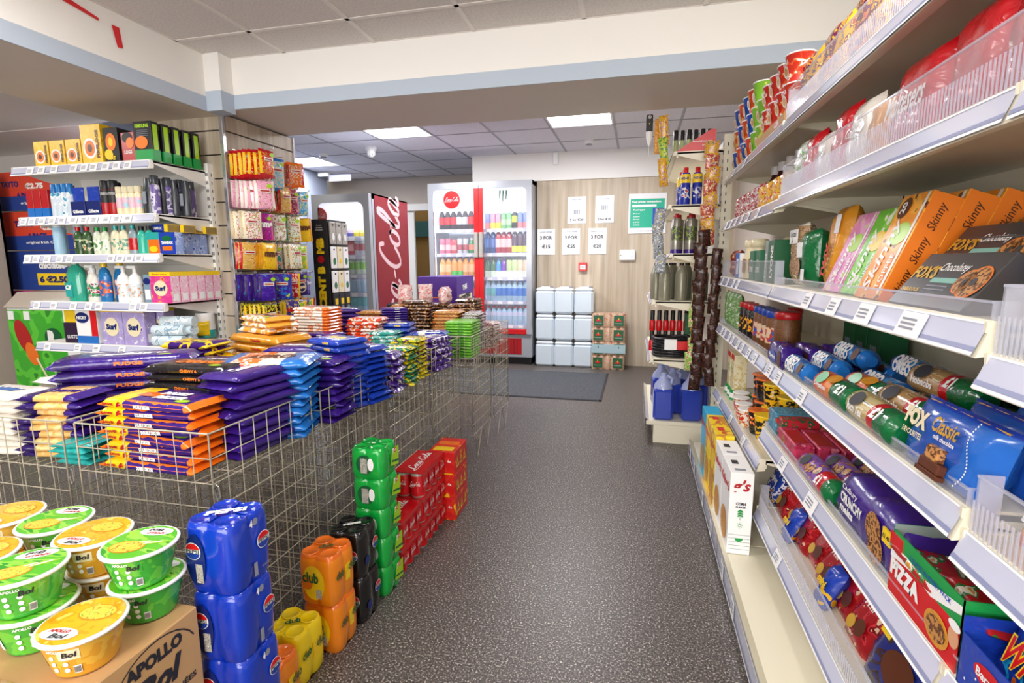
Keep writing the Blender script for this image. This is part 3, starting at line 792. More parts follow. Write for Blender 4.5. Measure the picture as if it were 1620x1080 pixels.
b, l = jar(.034, .17, 'lidblue', 'granules', pr('lab1', '#d8c0a0', ['#c43a2a', '#2b50a8'], 30, wrinkle=0)); k = thing(b, 'coffee_jar', 'jar', parts=[('lid', l)])
for i, u in enumerate((.82, .90, .98, 1.06)): k.put(rp(u, .045, BZ), R, 'coffee jar with a blue lid, %s from the far end of its row' % ORD[i + 1])
b, l = jar(.034, .165, 'lidred', M['film_black'], pr('lab2', '#2a1510', ['#f0b02a', '#c43a2a'], 40, wrinkle=0)); k = thing(b, 'coffee_jar', 'jar', parts=[('lid', l)])
for i, u in enumerate((.48, .58, .68)): k.put(rp(u, .045, BZ), R, 'dark coffee jar with a red lid and flame label, %s from the far end' % ORD[i + 1])
k.put(rp(.85, .17, BZ), R, 'dark coffee jar with a red lid standing behind the blue lidded jars')
b = MB(); pouch(b, .10, .2, .04, pr('herb', '#5f8f4a', ['#cfe0b0', '#2f6a34', '#e8efe0'], 45), T(0, .02, 0), seed=9)
k = thing(b, 'dried_herb_bag', 'bag')
for i, u in enumerate((.06, .16, .27, .38)): k.put(rp(u, .04, BZ), R, 'green bag on the second shelf below eye level, %s from the far end' % ORD[i + 1])
b = MB(); cartonbox(b, .1, .08, .17, 'teagreen'); b.text('tea', .05, 'ink_grey', FT(0, .08))
k = thing(b, 'tea_carton', 'carton', 'dark green cartons at the back of the biscuit shelf')
for i, u in enumerate((1.2, 1.31, 1.42)): k.put(rp(u, .30, BZ), R, 'dark green carton at the back of the biscuit shelf, %s from the left' % ORD[i + 1])
# purple finger biscuit packs
b = MB(); flow(b, .21, .07, .075, 'choc_purple', seed=2); b.disc(.05, .022, 'film_royal', T(-.03, -.0365, .03) @ FRONT); b.text('Fingers', .085, 'white', T(-.03, -.0375, .03) @ FRONT, h=.022, bold=.04, shear=.2)
b.disc(.022, .03, 'choc_brown', T(.06, -.0365, .034) @ FRONT)
k = thing(b, 'biscuit_pack', 'biscuits')
for i, (v) in enumerate((.045, .125, .2)): k.put(rp(1.37 + .02 * i, v, BZ), R, ['purple finger biscuit pack nearest the aisle, right of the big coffee jar', 'purple finger biscuit pack, middle of three side by side', 'purple finger biscuit pack farthest from the aisle'][i])
# sandwich biscuit rolls, light blue
M['oreo_b'] = pr('oreo_b', '#1f66bd', ['#4aa3e0', '#1a3f8f'], 20, rough=.2, coat=.3)
def oreo():
    b = MB(); rollpack(b, .23, .031, [(0, .1, M['film_royal']), (.86, 1, M['film_blue'])], M['oreo_b'])
    for a in (-.75, -.1):
        X = T(-.03, 0, .031) @ RX(a) @ T(0, -.0325, 0) @ FRONT
        b.text('OREO', .11, 'white', X, h=.034, bold=.06)
    X = T(.07, 0, .031) @ RX(-.45) @ T(0, -.033, 0) @ FRONT
    b.disc(.02, .02, 'choc_brown', X, 14)
    return b
k = thing(oreo(), 'biscuit_roll', 'biscuits')
for i, (u, v, z, l) in enumerate(((1.575, .045, 0, 'blue sandwich biscuit roll lying nearest the aisle, by the purple packs'), (1.59, .12, .018, 'blue sandwich biscuit roll second from the aisle, lowest layer'), (1.55, .20, .045, 'blue sandwich biscuit roll on the left of the upper layer'), (1.82, .255, .05, 'blue sandwich biscuit roll on the right of the upper layer'), (1.80, .19, 0, 'dark blue sandwich biscuit roll hidden under the upper layer'), (1.56, .27, 0, 'blue sandwich biscuit roll against the back, left side'))):
    k.put(rp(u, v, BZ + z), R + random.uniform(-.05, .05), l)
M['digest'] = pr('digest', '#e2602c', ['#e98a3c', '#e2602c'], 18, rough=.25, coat=.3)
M['clearbisc'] = pr('clearbisc', '#b08a58', ['#c9a878', '#8c6638', '#d8c6a0'], 24, rough=.25, coat=.3, stretch=(.3, 1, 6))
M['creambisc'] = pr('creambisc', '#d6c38f', ['#c2a766', '#e8dcb4', '#3a2c22'], 20, rough=.25, coat=.3, stretch=(.2, 1, 5))
def digroll(m, nm, wr, price='£1'):
    b = MB(); rollpack(b, .245, .035, [(0, .06, M['film_green']), (.56, .70, M['film_red']) if m is not M['digest'] else (.9, .92, m), (.70 if m is not M['digest'] else .58, 1, M['film_green'])], m)
    X = T(-.06, 0, .035) @ RX(-.75) @ T(0, -.0372, 0) @ FRONT
    b.disc(.028, .02, 'ink' if m is not M['digest'] else 'green', X, 16)
    if m is M['digest']: b.disc(.03, .018, M['film_gold'], T(-.0, 0, .035) @ RX(-1.1) @ T(0, -.0375, 0) @ FRONT)
    X2 = T(-.045, 0, .035) @ RX(-.1) @ T(0, -.0374, 0) @ FRONT
    b.text(wr, .085, 'white', X2, h=.018, bold=.03)
    X3 = T(.052 if m is not M['digest'] else .075, 0, .035) @ RX(-.65) @ T(0, -.0376, 0) @ FRONT @ RZ(.0)
    b.text(price, .034, 'white', X3, h=.03, bold=.05)
    return b
k1 = thing(digroll(M['digest'], 'd', 'Digestives'), 'biscuit_roll', 'biscuits')
k1.put(rp(1.90, .045, BZ), R, 'orange and green digestive biscuit roll nearest the aisle')
k1.put(rp(1.90, .125, BZ), R + .04, 'red and green biscuit roll just behind the front digestive roll')
k2 = thing(digroll(M['creambisc'], 'r', 'Rich Tea'), 'biscuit_roll', 'biscuits')
k2.put(rp(2.13, .045, BZ), R - .03, 'cream biscuit roll with red band and green end, nearest the aisle')
k2.put(rp(2.05, .295, BZ + .005), R, 'cream biscuit roll against the back of the shelf')
k3 = thing(digroll(M['clearbisc'], 'h', 'Hobnobs', '£1.'), 'biscuit_roll', 'biscuits')
k3.put(rp(2.10, .125, BZ + .012), R, 'oat biscuit roll with red band, second from the aisle')
k3.put(rp(2.07, .20, BZ + .058), R + .03, 'oat biscuit roll with red band lying on top, third from the aisle')
k3.put(rp(2.08, .215, BZ - .002), R, 'oat biscuit roll with green end, underneath the top one')
k3.put(rp(2.42, .33, BZ + .02), R, 'oat biscuit roll at the back behind the royal blue bags')
b = MB(); rollpack(b, .3, .04, [], M['film_black']); k = thing(b, 'biscuit_roll', 'biscuits'); k.put(rp(2.16, .31, BZ + .07), R, 'black wrapped pack lying highest at the back of the biscuit shelf')
# royal blue cake bar bags
M['fox_b'] = pr('fox_b', '#1f55b4', ['#2768c4'], 4, rough=.2, coat=.3)
def foxbag(full):
    b = MB(); b.X = RX(-.22); pouch(b, .255, .13, .062, M['fox_b'], T(0, .03, 0), seal=.008, crimp=M['film_royal'], seed=12, nx=12)
    for k_ in range(2):
        for i in range(5): b.box(-.1 + .045 * i, .018 + .02 * k_, .1232, -.068 + .045 * i, .024 + .02 * k_, .126 - .002 * k_, 'foxgold')
    if full:
        b.text('FOX', .072, M['film_cream'], FT(-.078, .088, -.005), h=.034, bold=.06); b.text('FAVOURITES', .066, M['film_cream'], FT(-.078, .058, -.005), h=.011)
        b.text('Classic', .075, 'foxgold', FT(.012, .095, -.006), h=.028, shear=.3, bold=.02); b.text('milk chocolate', .06, 'white', FT(.018, .074, -.006), h=.008)
        b.box(-.01, -.016, .02, .05, -.002, .038, 'choc_brown', .002); b.box(0, -.017, .038, .038, -.003, .062, 'cookie', .002); b.box(-.012, -.017, .012, .055, -.004, .02, 'choc_brown', .001)
        for i in range(22): b.disc(.0018, .0018, 'white', FT(.08 + .012 * math.sin(i * .3), .02 + .005 * i, -.006 + .0002 * i), 6)
    return b
k = thing(foxbag(True), 'cake_bar_bag', 'biscuits'); k.put(rp(2.385, .015, BZ), R, 'royal blue bag of cake bars facing the aisle, in front of its row')
k = thing(foxbag(False), 'cake_bar_bag', 'biscuits', 'royal blue bags behind the front one')
for i in range(4): k.put(rp(2.40 + .012 * i, .082 + .062 * i, BZ), R, 'royal blue bag of cake bars, %s behind the front one' % ORD[i + 1])
# ================================================================ RIGHT-HAND RUN: shelf with boxed cookies (z .60)
CZ = .604
b = MB(); cartonbox(b, .11, .22, .085, pr('bluegrn', '#3f87a8', ['#7fc0cf', '#2a5f8a', '#c43a2a'], 30, wrinkle=.1), .003); k = thing(b, 'biscuit_box', 'biscuits'); k.put(rp(1.315, .03, CZ), R, 'pale blue printed box at the start of the cookie shelf')
b = MB(); cartonbox(b, .07, .2, .08, pr('redgrn', '#b51f2b', ['#0f5a33', '#d8565f'], 30, wrinkle=.3), .003); k = thing(b, 'biscuit_box', 'biscuits'); k.put(rp(1.395, .035, CZ + .002), R, 'red and dark green pack squeezed beside the pale blue box')
b = MB(); b.box(-.1, -.03, 0, .1, .03, .058, pr('pinkwrap', '#c9385e', ['#a82348', '#e37b95'], 26), .004); b.box(-.06, -.025, .0585, .07, .02, .059, 'lidred'); b.disc(.018, .02, 'cookie', T(-.03, -.031, .03) @ FRONT)
k = thing(b, 'wafer_pack', 'biscuits', 'pink wafer packs laid side by side')
for i in range(4): k.put(rp(1.53 + .015 * i, .055 + .065 * i, CZ), R, 'pink wafer pack, %s from the aisle' % ORD[i + 1])
M['purp_r'] = pr('purp_r', '#8d62b8', ['#7a45a8', '#c98a3a', '#8d62b8'], 30, rough=.25, coat=.3)
b = MB(); rollpack(b, .26, .034, [(0, .08, M['film_green']), (.62, .8, M['film_red']), (.8, 1, M['film_green'])], M['purp_r']); b.disc(.022, .02, 'ink', T(-.075, 0, .034) @ RX(-.8) @ T(0, -.036, 0) @ FRONT)
for q, (x_, a) in enumerate(((-.01, -.7), (.02, -.9), (-.03, -.5))): b.disc(.014, .014, 'cookie', T(x_, 0, .034) @ RX(a) @ T(0, -.0365, 0) @ FRONT)
b.text('£1', .03, 'white', T(.055, 0, .034) @ RX(-.5) @ T(0, -.037, 0) @ FRONT, h=.028, bold=.05)
k = thing(b, 'biscuit_roll', 'biscuits')
for i in range(3): k.put(rp(1.83 - .01 * i, .045 + .075 * i, CZ), R, 'purple biscuit roll with red band and green end, %s from the aisle' % ORD[i + 1])
M['crunchy'] = film('crunchy', '#3d2183', .25, .15)
b = MB(); flow(b, .315, .20, .125, 'crunchy', seed=21, ends=.02, nx=16)
b.text('Cadbury', .085, 'white', T(-.085, -.102, .098) @ FRONT, h=.02, shear=.35, bold=.01)
b.text('CRUNCHY', .12, 'white', T(-.07, -.1035, .074) @ FRONT, h=.026, bold=.04); b.text('melts', .075, 'white', T(-.092, -.1035, .048) @ FRONT, h=.02, bold=.04)
for i in range(14):
    a = i * 2.4; 
b.disc(.036, .036, 'cookie', T(.045, -.1025, .075) @ FRONT, 24); b.disc(.034, .034, 'cookie', T(.062, -.103, .04) @ FRONT, 24)
for i in range(9): b.disc(.005, .004, 'choc_brown', T(.045 + .026 * math.cos(i * 2.4) , -.1036, .06 + .03 * math.sin(i * 1.7)) @ FRONT, 7)
b.box(.09, -.104, .075, .125, -.1, .105, 'yellow'); b.text('£1.49', .03, 'ink', T(.1075, -.1045, .09) @ FRONT, bold=.02)
b.text('melts', .1, 'foxgold', T(.04, -.01, .1305), h=.03, bold=.02)
k = thing(b, 'cookie_box', 'biscuits'); k.put(rp(2.155, .125, CZ), R, 'dark purple pack of chocolate centred cookies facing the aisle with a yellow price spot')
k.put(rp(2.12, .33, CZ), R, 'dark purple cookie pack standing behind the front one')
# open display carton of pizza kits
b = MB(); w, d, h = .225, .34, .125
b.box(-w/2, .0, 0, w/2, .002, h, 'green'); b.box(-w/2, -.0008, 0, w/2, 0, h * .62, 'red'); b.box(-w/2, d, 0, w/2, d + .002, h + .06, 'cardboard', fm={'f': 'teagrey'})
b.box(-w/2, 0, 0, -w/2 + .002, d, h + .01, 'green', fm={'r': 'teagrey'}); b.box(w/2 - .002, 0, 0, w/2, d, h, 'green'); b.box(-w/2, 0, 0, w/2, d, .002, 'cardboard')
b.poly([(-w/2, .0), (-w*.1, .012), (.03, .006), (.08, .02), (w/2, .03), (w/2, .045), (.06, .035), (0, .02), (-w*.25, .028), (-w/2, .02)], 'white', T(0, -.0014, .07) @ FRONT)
b.text('PIZZA', .105, 'white', T(-.055, -.002, .055) @ FRONT, h=.034, bold=.07); b.text('5 SLICES IN EVERY PACK', .13, 'blue', T(.02, -.002, .103) @ FRONT, h=.009, bold=.02)
b.box(-.12, -.0016, .085, -.075, 0, .118, 'red'); b.disc(.036, .028, 'film_gold', T(.055, -.002, .035) @ FRONT); b.disc(.028, .02, 'cookie', T(.055, -.0026, .035) @ FRONT)
b.disc(.014, .018, mat('skin_print', '#d9a07a', .6), T(.102, -.0028, .055) @ FRONT); b.disc(.016, .008, 'white', T(.102, -.003, .075) @ FRONT)
k = thing(b, 'display_carton', 'carton'); k.put(rp(2.405, .02, CZ), R, 'open green and red display carton of pizza snack kits')
b = MB(); flow(b, .15, .11, .02, pr('pizzak', '#b51f1f', ['#2f7a34', '#f0e6d0', '#d89a3a'], 26, rough=.3), seed=3); k = thing(b, 'pizza_kit', 'snack', 'pizza snack kits inside the display carton')
for i, (u, v, z) in enumerate(((2.36, .07, .07), (2.47, .10, .075), (2.38, .19, .08), (2.49, .22, .085), (2.40, .29, .09), (2.42, .13, .045), (2.42, .24, .05))): k.put(rp(u, v, CZ + z), (random.uniform(-.2, .1), .05, R + random.uniform(-.4, .4)), 'red and green pizza snack kit inside the open carton, number %s from the aisle side' % ORD[i + 1])
# blue display carton and chewy sweet bags (nearest bay)
NZ = .604
b = MB(); b.box(-.17, 0, 0, .17, .002, .085, 'film_royal'); b.box(-.17, 0, 0, -.168, .3, .11, 'film_royal'); b.box(-.17, 0, 0, .17, .3, .002, 'cardboard'); b.disc(.035, .016, 'red', T(-.10, -.001, .055) @ FRONT); b.text('Barratt', .055, 'white', T(-.10, -.002, .055) @ FRONT, bold=.02)
for i in range(14): b.disc(.002, .002, 'white', FT(-.15 + .023 * i, .02 + .05 * ((i * 37) % 11) / 11, -.001), 6)
k = thing(b, 'display_carton', 'carton'); k.put(rp(2.70, .015, NZ), R, 'royal blue display carton with a red oval, cut by the right edge of the photo')
M['wham'] = pr('wham', '#1f3fae', ['#1fa9e0', '#1f3fae', '#f2741a'], 16, rough=.2, coat=.3)
b = MB(); pouch(b, .17, .21, .035, M['wham'], T(0, 0, 0), crimp=M['film_yellow'], seed=30, seal=.03)
b.box(-.075, -.013, .155, .075, .006, .182, M['film_yellow']); b.disc(.045, .02, 'red', T(0, -.0195, .135) @ FRONT); b.text('Barratt', .07, 'white', T(0, -.0205, .135) @ FRONT, bold=.03, h=.018)
b.text('WHAM', .12, 'yellow', T(0, -.0215, .075) @ FRONT, h=.045, bold=.07, shear=.2); b.text('WHAM', .115, 'red', T(.001, -.0222, .075) @ FRONT, h=.04, bold=.02, shear=.2)
k = thing(b, 'sweet_bag', 'sweets', 'blue and yellow bags of chew bars in the blue carton')
for i in range(5): k.put(rp(2.615 + .03 * i, .05 + .05 * i, NZ + .01), (-.35, 0, R), 'blue chew bar bag with a yellow top seal, %s from the aisle' % ORD[i + 1])
# ================================================================ RIGHT-HAND RUN: low shelf (z .28)
DZ = .278
b = MB(); b.X = RX(-.5); pouch(b, .15, .16, .05, pr('bluebisc', '#2447a8', ['#e8e6f0', '#1c2f7a', '#e0b45a'], 22, rough=.2), T(0, .02, 0), seed=14); b.text('crème', .08, 'white', FT(0, .09, -.01), bold=.04)
k = thing(b, 'biscuit_bag', 'biscuits'); k.put(rp(1.16, .06, DZ), R, 'blue and white biscuit bag at the start of the low shelf, beside the corn flakes'); k.put(rp(1.19, .15, DZ), R, 'blue and white biscuit bag tucked behind the first one on the low shelf')
M['mary'] = pr('mary', '#a4131c', ['#c9303a', '#7a0c14', '#e8c0a0'], 30, rough=.2, coat=.3)
b = MB(); b.X = RX(-.45); pouch(b, .13, .17, .05, M['mary'], T(0, .02, 0), seed=16); b.text('Mini', .05, 'white', FT(0, .12, -.008), bold=.02, shear=.3); b.disc(.022, .022, 'choc_brown', FT(.02, .06, -.012)); b.disc(.018, .018, 'foxgold', FT(-.02, .05, -.012))
km = thing(b, 'cookie_bag', 'biscuits', 'red cookie bags leaning along the low shelf')
u = 1.31
for i in range(7):
    if i in (2, 5): u += .0
    km.put(rp(u, .07 + .012 * (i % 2), DZ), (0, 0, R), 'shiny red cookie bag on the low shelf, %s from the far end' % ORD[i + 1]); u += .118
    km.put(rp(u - .07, .17, DZ), (0, 0, R), 'shiny red cookie bag in the low shelf back row, %s from the far end' % ORD[i + 1])
b = MB(); b.X = RX(-.45); pouch(b, .07, .13, .045, pr('miniy', '#1c3fae', ['#1c3fae', '#f2c01c'], 20, rough=.2), T(0, .02, 0), seed=17); b.text('mini', .05, 'yellow', FT(0, .07, -.012), bold=.05)
ky = thing(b, 'cookie_bag', 'biscuits')
for i, u in enumerate((1.50, 1.86)): ky.put(rp(u, .035, DZ), R, 'small blue and yellow cookie bag between red ones, %s' % ('farther' if i == 0 else 'nearer'))
b = MB(); b.X = RX(-.4); pouch(b, .22, .19, .07, pr('darkblue', '#1d2a78', ['#3a1d16', '#1d2a78', '#5a3018'], 14, rough=.2, coat=.3), T(0, .03, 0), seed=18, crimp=M['film_royal']); b.disc(.06, .04, 'choc_brown', FT(.03, .09, -.008)); b.box(-.08, -.008, .12, -.04, -.004, .13, 'yellow')
kd = thing(b, 'cookie_bag', 'biscuits')
for i, (u, v) in enumerate(((2.19, .06), (2.25, .15), (2.42, .06))): kd.put(rp(u, v, DZ), R, ['large dark blue bag with a chocolate biscuit, right of the red bags', 'large dark blue biscuit bag leaning behind the first one', 'large dark blue biscuit bag nearest the camera on the low shelf'][i])
# ================================================================ cereal boxes on the base shelf
YZ = .102
M['flakes'] = pr('flakes', '#d99a3a', ['#b86f22', '#f0c060'], 60, wrinkle=0)
def cereal(m, w=.19, h=.335, d=.085, word='Kellogg\'s', extra=None):
    b = MB(); b.box(-w/2, 0, 0, w/2, d, h, m, .0012)
    b.disc(w * .36, h * .2, 'flakes', FT(0, h * .26, -.001), 24)
    b.text(word, w * .92, 'red', FT(-.005, h * .78, -.002), h=.05, bold=.03, shear=.35)
    return b
b = cereal('white'); w, h, d = .19, .335, .085
b.text("g's", .07, 'lidred', T(w/2 + .0012, d * .47, h * .83) @ RIGHT, h=.06, bold=.03, shear=.3)
b.text('CORN', .036, 'ink', T(w/2 + .0012, d * .5, h * .625) @ RIGHT, h=.012, bold=.06); b.text('FLAKES', .036, 'ink', T(w/2 + .0012, d * .5, h * .585) @ RIGHT, h=.008, bold=.05)
Xr = lambda y, z: T(w/2 + .0013, d * .5 + y, h * z) @ RIGHT
for i in range(3): b.disc(.007, .0035, 'green', Xr(-.005, .48 + .028 * i) @ RZ(.7), 10); b.disc(.007, .0035, 'green', Xr(.005, .48 + .028 * i) @ RZ(-.7), 10)
b.poly([(-.001, -.025), (.001, -.025), (.001, .02), (-.001, .02)], 'green', Xr(0, .5))
for i in range(8): b.poly([(-.0008, .008), (.0008, .008), (.0008, .012), (-.0008, .012)], 'green', Xr(0, .36) @ RZ(i * PI / 4))
b.disc(.006, .006, 'green', Xr(0, .36), 12); b.disc(.004, .004, 'white', T(.0004, 0, 0) @ Xr(0, .36), 12)
b.poly([(.015 * math.cos(PI + PI * i / 10), .015 * math.sin(PI + PI * i / 10)) for i in range(11)], 'green', Xr(0, .2))
for z in (.02, .035, .05, .065, .08): b.box(w/2, .003, z, w/2 + .0006, d - .003, z + .0015, 'ink_grey')
b.box(-.04, .02, h, -.0, .045, h + .0008, 'ink'); b.box(.05, .02, h, .07, .06, h + .0008, 'ink_grey')
k = thing(b, 'cereal_box', 'cereal'); k.put(rp(1.235, -.105, YZ), R, 'white corn flakes box with green plant symbols on its side, nearest the camera'); k.put(rp(1.04, -.105, YZ), R, 'white corn flakes box directly behind the nearest one')
b = cereal(pr('yelcereal', '#f6d31d', ['#c98a2a', '#f6d31d'], 9, wrinkle=0), .17, .35, .08); b.box(-.05, .02, .35, .0, .05, .351, 'red'); b.box(.03, .03, .35, .05, .05, .351, 'red')
k = thing(b, 'cereal_box', 'cereal'); k.put(rp(.85, -.105, YZ), R, 'yellow cereal box directly beyond the white ones'); k.put(rp(.675, -.105, YZ), R, 'yellow cereal box, farther of the two, next to the blue one')
b = cereal(mat('cyan_card', '#29a9d8', .4), .17, .35, .08); k = thing(b, 'cereal_box', 'cereal'); k.put(rp(.5, -.105, YZ), R, 'light blue cereal box at the far end of the row')
# ================================================================ far low shelf: pots and jars (z .465)
PZ = .467
b = MB(); cartonbox(b, .085, .07, .2, pr('creampk', '#e8ddb8', ['#d8c080', '#f3ecd8'], 30, wrinkle=0)); b.box(-.043, -.001, .17, .043, .0, .2, 'red'); b.text('Chick', .05, 'green', FT(0, .12), h=.015, bold=.03); b.text('fry', .03, 'green', FT(0, .1), h=.012, bold=.03)
k = thing(b, 'batter_carton', 'carton'); k.put(rp(.17, .06, PZ + .058), R, 'cream carton with a red top on the low far shelf, farther one'); k.put(rp(.285, .06, PZ + .058), R, 'cream carton with a red top on the low far shelf, nearer one')
b = MB(); b.lathe([(.036, 0), (.036, .055)], 'green', 16, T(0, .036, 0)); b.lathe([(.0365, .012), (.0365, .04)], 'white', 16, T(0, .036, 0)); k = thing(b, 'tin', 'tin')
for i, (u, v) in enumerate(((.13, .05), (.21, .05), (.29, .05), (.38, .10), (.46, .15))): k.put(rp(u, v, PZ), R, 'small green tin on the low far shelf, %s from the far end' % ORD[i + 1])
def pot(m, band, lid, r=.045, h=.11):
    b = MB(); b.lathe([(r * .72, 0), (r * .78, h * .1), (r * .95, h * .93)], m, 18, T(0, r, 0)); b.lathe([(r * .84, h * .35), (r * .93, h * .75)], band, 18, T(0, r, 0))
    l = MB(); l.lathe([(r, h * .92), (r * 1.04, h * .93), (r * 1.04, h * .97), (r, h)], lid, 18, T(0, r, 0)); return b, l
b, l = pot(M['film_black'], pr('potb', '#171516', ['#f2741a', '#f0e6d0'], 40, wrinkle=0), M['film_orange']); k = thing(b, 'noodle_pot', 'pot noodles', parts=[('lid', l)])
for i, (u, v, z) in enumerate(((.62, .10, 0), (.62, .10, .111), (.73, .09, 0), (.73, .09, .111), (.90, .03, 0))): k.put(rp(u, v, PZ + z), R, ['black noodle pot under the farthest orange lidded one', 'black noodle pot with orange lid, farthest on the upper layer', 'black noodle pot under the second orange lidded one', 'black noodle pot with orange lid, second on the upper layer', 'short black noodle pot standing alone at the shelf front'][i])
b, l = pot(pr('poty', '#f2bf14', ['#171516', '#f2bf14'], 26, wrinkle=0), pr('poty2', '#171516', ['#f2bf14', '#f0e6d0'], 40, wrinkle=0), M['film_yellow']); k = thing(b, 'noodle_pot', 'pot noodles', parts=[('lid', l)])
for i, (u, v, z) in enumerate(((.84, .10, 0), (.84, .10, .111), (.98, .04, 0), (.96, .14, 0), (.96, .14, .111), (1.09, .10, 0), (1.09, .10, .111), (1.08, .2, 0))): k.put(rp(u, v, PZ + z), R, 'yellow and black noodle pot on the low far shelf, number %s from the far end' % ORD[i + 1])
b, l = pot(pr('potr', '#e8e2d0', ['#c43a2a', '#e8c060'], 40, wrinkle=0), pr('potr2', '#c9302a', ['#f0e6d0'], 40, wrinkle=0), M['white'], .04, .085); k = thing(b, 'soup_pot', 'pot soup', parts=[('lid', l)])
for i, (u, v) in enumerate(((.47, .04), (.58, .02), (.70, .01), (.80, .005))): k.put(rp(u, v, PZ), R, 'small red and cream soup pot with clear lid, %s from the far end' % ORD[i + 1])
# ================================================================ upper shelves
UZ = 1.467
M['syrup'] = mat('syrup', '#4a1418', .12, coat=.5)
b = MB(); b.lathe([(.036, 0), (.038, .01), (.038, .15), (.02, .19), (.018, .2)], 'syrup', 16, T(0, .04, 0)); l = MB(); l.lathe([(.022, .2), (.022, .24)], 'white', 14, T(0, .04, 0)); b.lathe([(.0385, .04), (.0385, .1)], pr('syl', '#7a1f24', ['#e8d8c0'], 40, wrinkle=0), 16, T(0, .04, 0))
k = thing(b, 'sauce_bottle', 'bottle', parts=[('cap', l)])
for i, u in enumerate((.45, .58, .72, .86, 1.02)): k.put(rp(u, .14, UZ), R, 'dark red sauce bottle with a white cap, %s from the far end' % ORD[i + 1])
b = MB(); pouch(b, .11, .115, .07, pr('jelly', '#e8b83a', ['#c9302a', '#f7e6a0', '#f2f0e8'], 45, rough=.15), T(0, .035, 0), seed=23); k = thing(b, 'jelly_sweet_bag', 'sweets')
for i, u in enumerate((.80, .92, 1.04, 1.16)): k.put(rp(u, .04, UZ), R, 'yellow bag of jellies before the sauce bottles, %s from the far end' % ORD[i + 1])
b = MB(); pouch(b, .10, .13, .06, pr('redw', '#b0444a', ['#f2f0e8', '#7a1f24'], 60, rough=.15), T(0, .035, 0), seed=24); k = thing(b, 'jelly_sweet_bag', 'sweets')
for i, u in enumerate((.2, .34, .48, .60, .70)): k.put(rp(u, .04, UZ), R, 'red and white bag on the shelf above eye level, %s from the far end' % ORD[i + 1])
AZ = 1.477
def big(col, h=.18, w=.15, word=None, wm='white', seed=0, t=.06, crimp=None, rot=0):
    b = MB(); b.X = RX(-.12); pouch(b, w, h, t, col, T(0, .03, 0), seed=seed, crimp=crimp)
    if word: b.text(word, w * .8, wm, FT(0, h * .5, -.006), h=w * .26, bold=.02, shear=.25)
    return b
lay = [(big(pr('clr1', '#c8cfc8', ['#5fae4a', '#e8e8e0', '#7a2f4a'], 26, rough=.15), .18, .10, seed=1), 1.33, 'clear bag with green print, first behind the ribbed plastic front above eye level'),
       (big(M['film_red'], .18, .12, seed=2), 1.45, 'glossy red share bag beside the clear bag'),
       (big(M['film_white'], .15, .11, 'Galaxy', 'choc_brown', seed=3), 1.585, 'white share bag with brown script, farther of the two'),
       (big(M['film_red'], .19, .12, seed=4), 1.71, 'glossy red share bag between the two white ones'),
       (big(M['film_white'], .17, .13, 'Galaxy', 'choc_brown', seed=5), 1.84, 'white share bag with brown script, nearer of the two'),
       (big(M['film_gold'], .14, .07, seed=6), 1.945, 'small golden bag beside the nearer white share bag'),
       (big(M['film_red'], .18, .2, 'Maltesers', 'white', seed=7), 2.10, 'broad red share bag with white lettering behind the ribbed plastic front'),
       (big(M['film_red'], .19, .17, seed=8), 2.30, 'broad red share bag just right of the lettered one'),
       (big(M['film_red'], .20, .17, seed=9), 2.46, 'red share bag at the end of the row, cut by the photo edge')]
for i, (b, u, lab) in enumerate(lay):
    thing(b, 'share_bag', 'sweets').put(rp(u, .035, AZ), R, lab)
kb = thing(big(M['film_red'], .19, .15, seed=11), 'share_bag', 'sweets'); ks = thing(big(pr('silver', '#b8b4ac', ['#8a857c', '#e4e0d8'], 120, rough=.2), .19, .1, seed=12), 'share_bag', 'sweets')
for i, u in enumerate((1.52, 1.78, 2.02, 2.2, 2.38)): kb.put(rp(u, .13, AZ), R, 'red share bag in the back row above eye level, %s from the left' % ORD[i + 1])
for i, u in enumerate((1.62, 1.90)): ks.put(rp(u, .125, AZ + .005), R, 'silver dotted share bag in the back row, %s one' % ('farther' if i == 0 else 'nearer'))
# top shelf
TZ = 1.737
M['kokared'] = pr('kokared', '#cf3324', ['#e8682f', '#f2efe4', '#cf3324'], 26, wrinkle=0)
def cup(m, face, word=None, r=.05, h=.115):
    b = MB(); b.lathe([(r * .74, 0), (r * .76, h * .05), (r, h * .95), (r * 1.05, h * .96, 'white'), (r * 1.05, h * .985, 'white'), (r, h, 'white')], m, 20, T(0, r, 0))
    if face: b.disc(.028, .024, face, T(0, r * .1, h * .42) @ RX(.22) @ FRONT, 18); b.disc(.018, .015, 'flakes', T(0, r * .1 - .001, h * .42) @ RX(.22) @ FRONT, 18)
    if word: b.text(word, .06, 'white', T(0, r * .03, h * .72) @ RX(.22) @ FRONT, h=.016, bold=.05)
    return b
kk = [thing(cup(M['kokared'], 'film_cream', 'KOKA'), 'noodle_cup', 'noodles'), thing(cup(pr('cupblue', '#1f56b8', ['#1f56b8', '#e8d070'], 20, wrinkle=0), 'film_cream'), 'noodle_cup', 'noodles'),
      thing(cup(pr('cupgreen', '#86c43a', ['#86c43a', '#e8e070'], 20, wrinkle=0), 'film_cream'), 'noodle_cup', 'noodles'), thing(cup(pr('cupor', '#d9512a', ['#e87a3a', '#e8c070'], 20, wrinkle=0), 'film_cream'), 'noodle_cup', 'noodles')]
cn = ['red', 'blue', 'green', 'orange red']
for i, u in enumerate((.08, .20, .32, .44, .56, .68)):
    for lv in range(3 if u < .6 else 2):
        q = [1, 3, 1, 3, 2, 2][i] if lv != 1 else [3, 1, 3, 1, 2, 2][i]
        kk[q].put(rp(u, .03, TZ + .113 * lv), R, '%s noodle cup, %s column from the far end, %s layer on the top shelf' % (cn[q], ORD[i + 1], ['lowest', 'middle', 'topmost'][lv]))
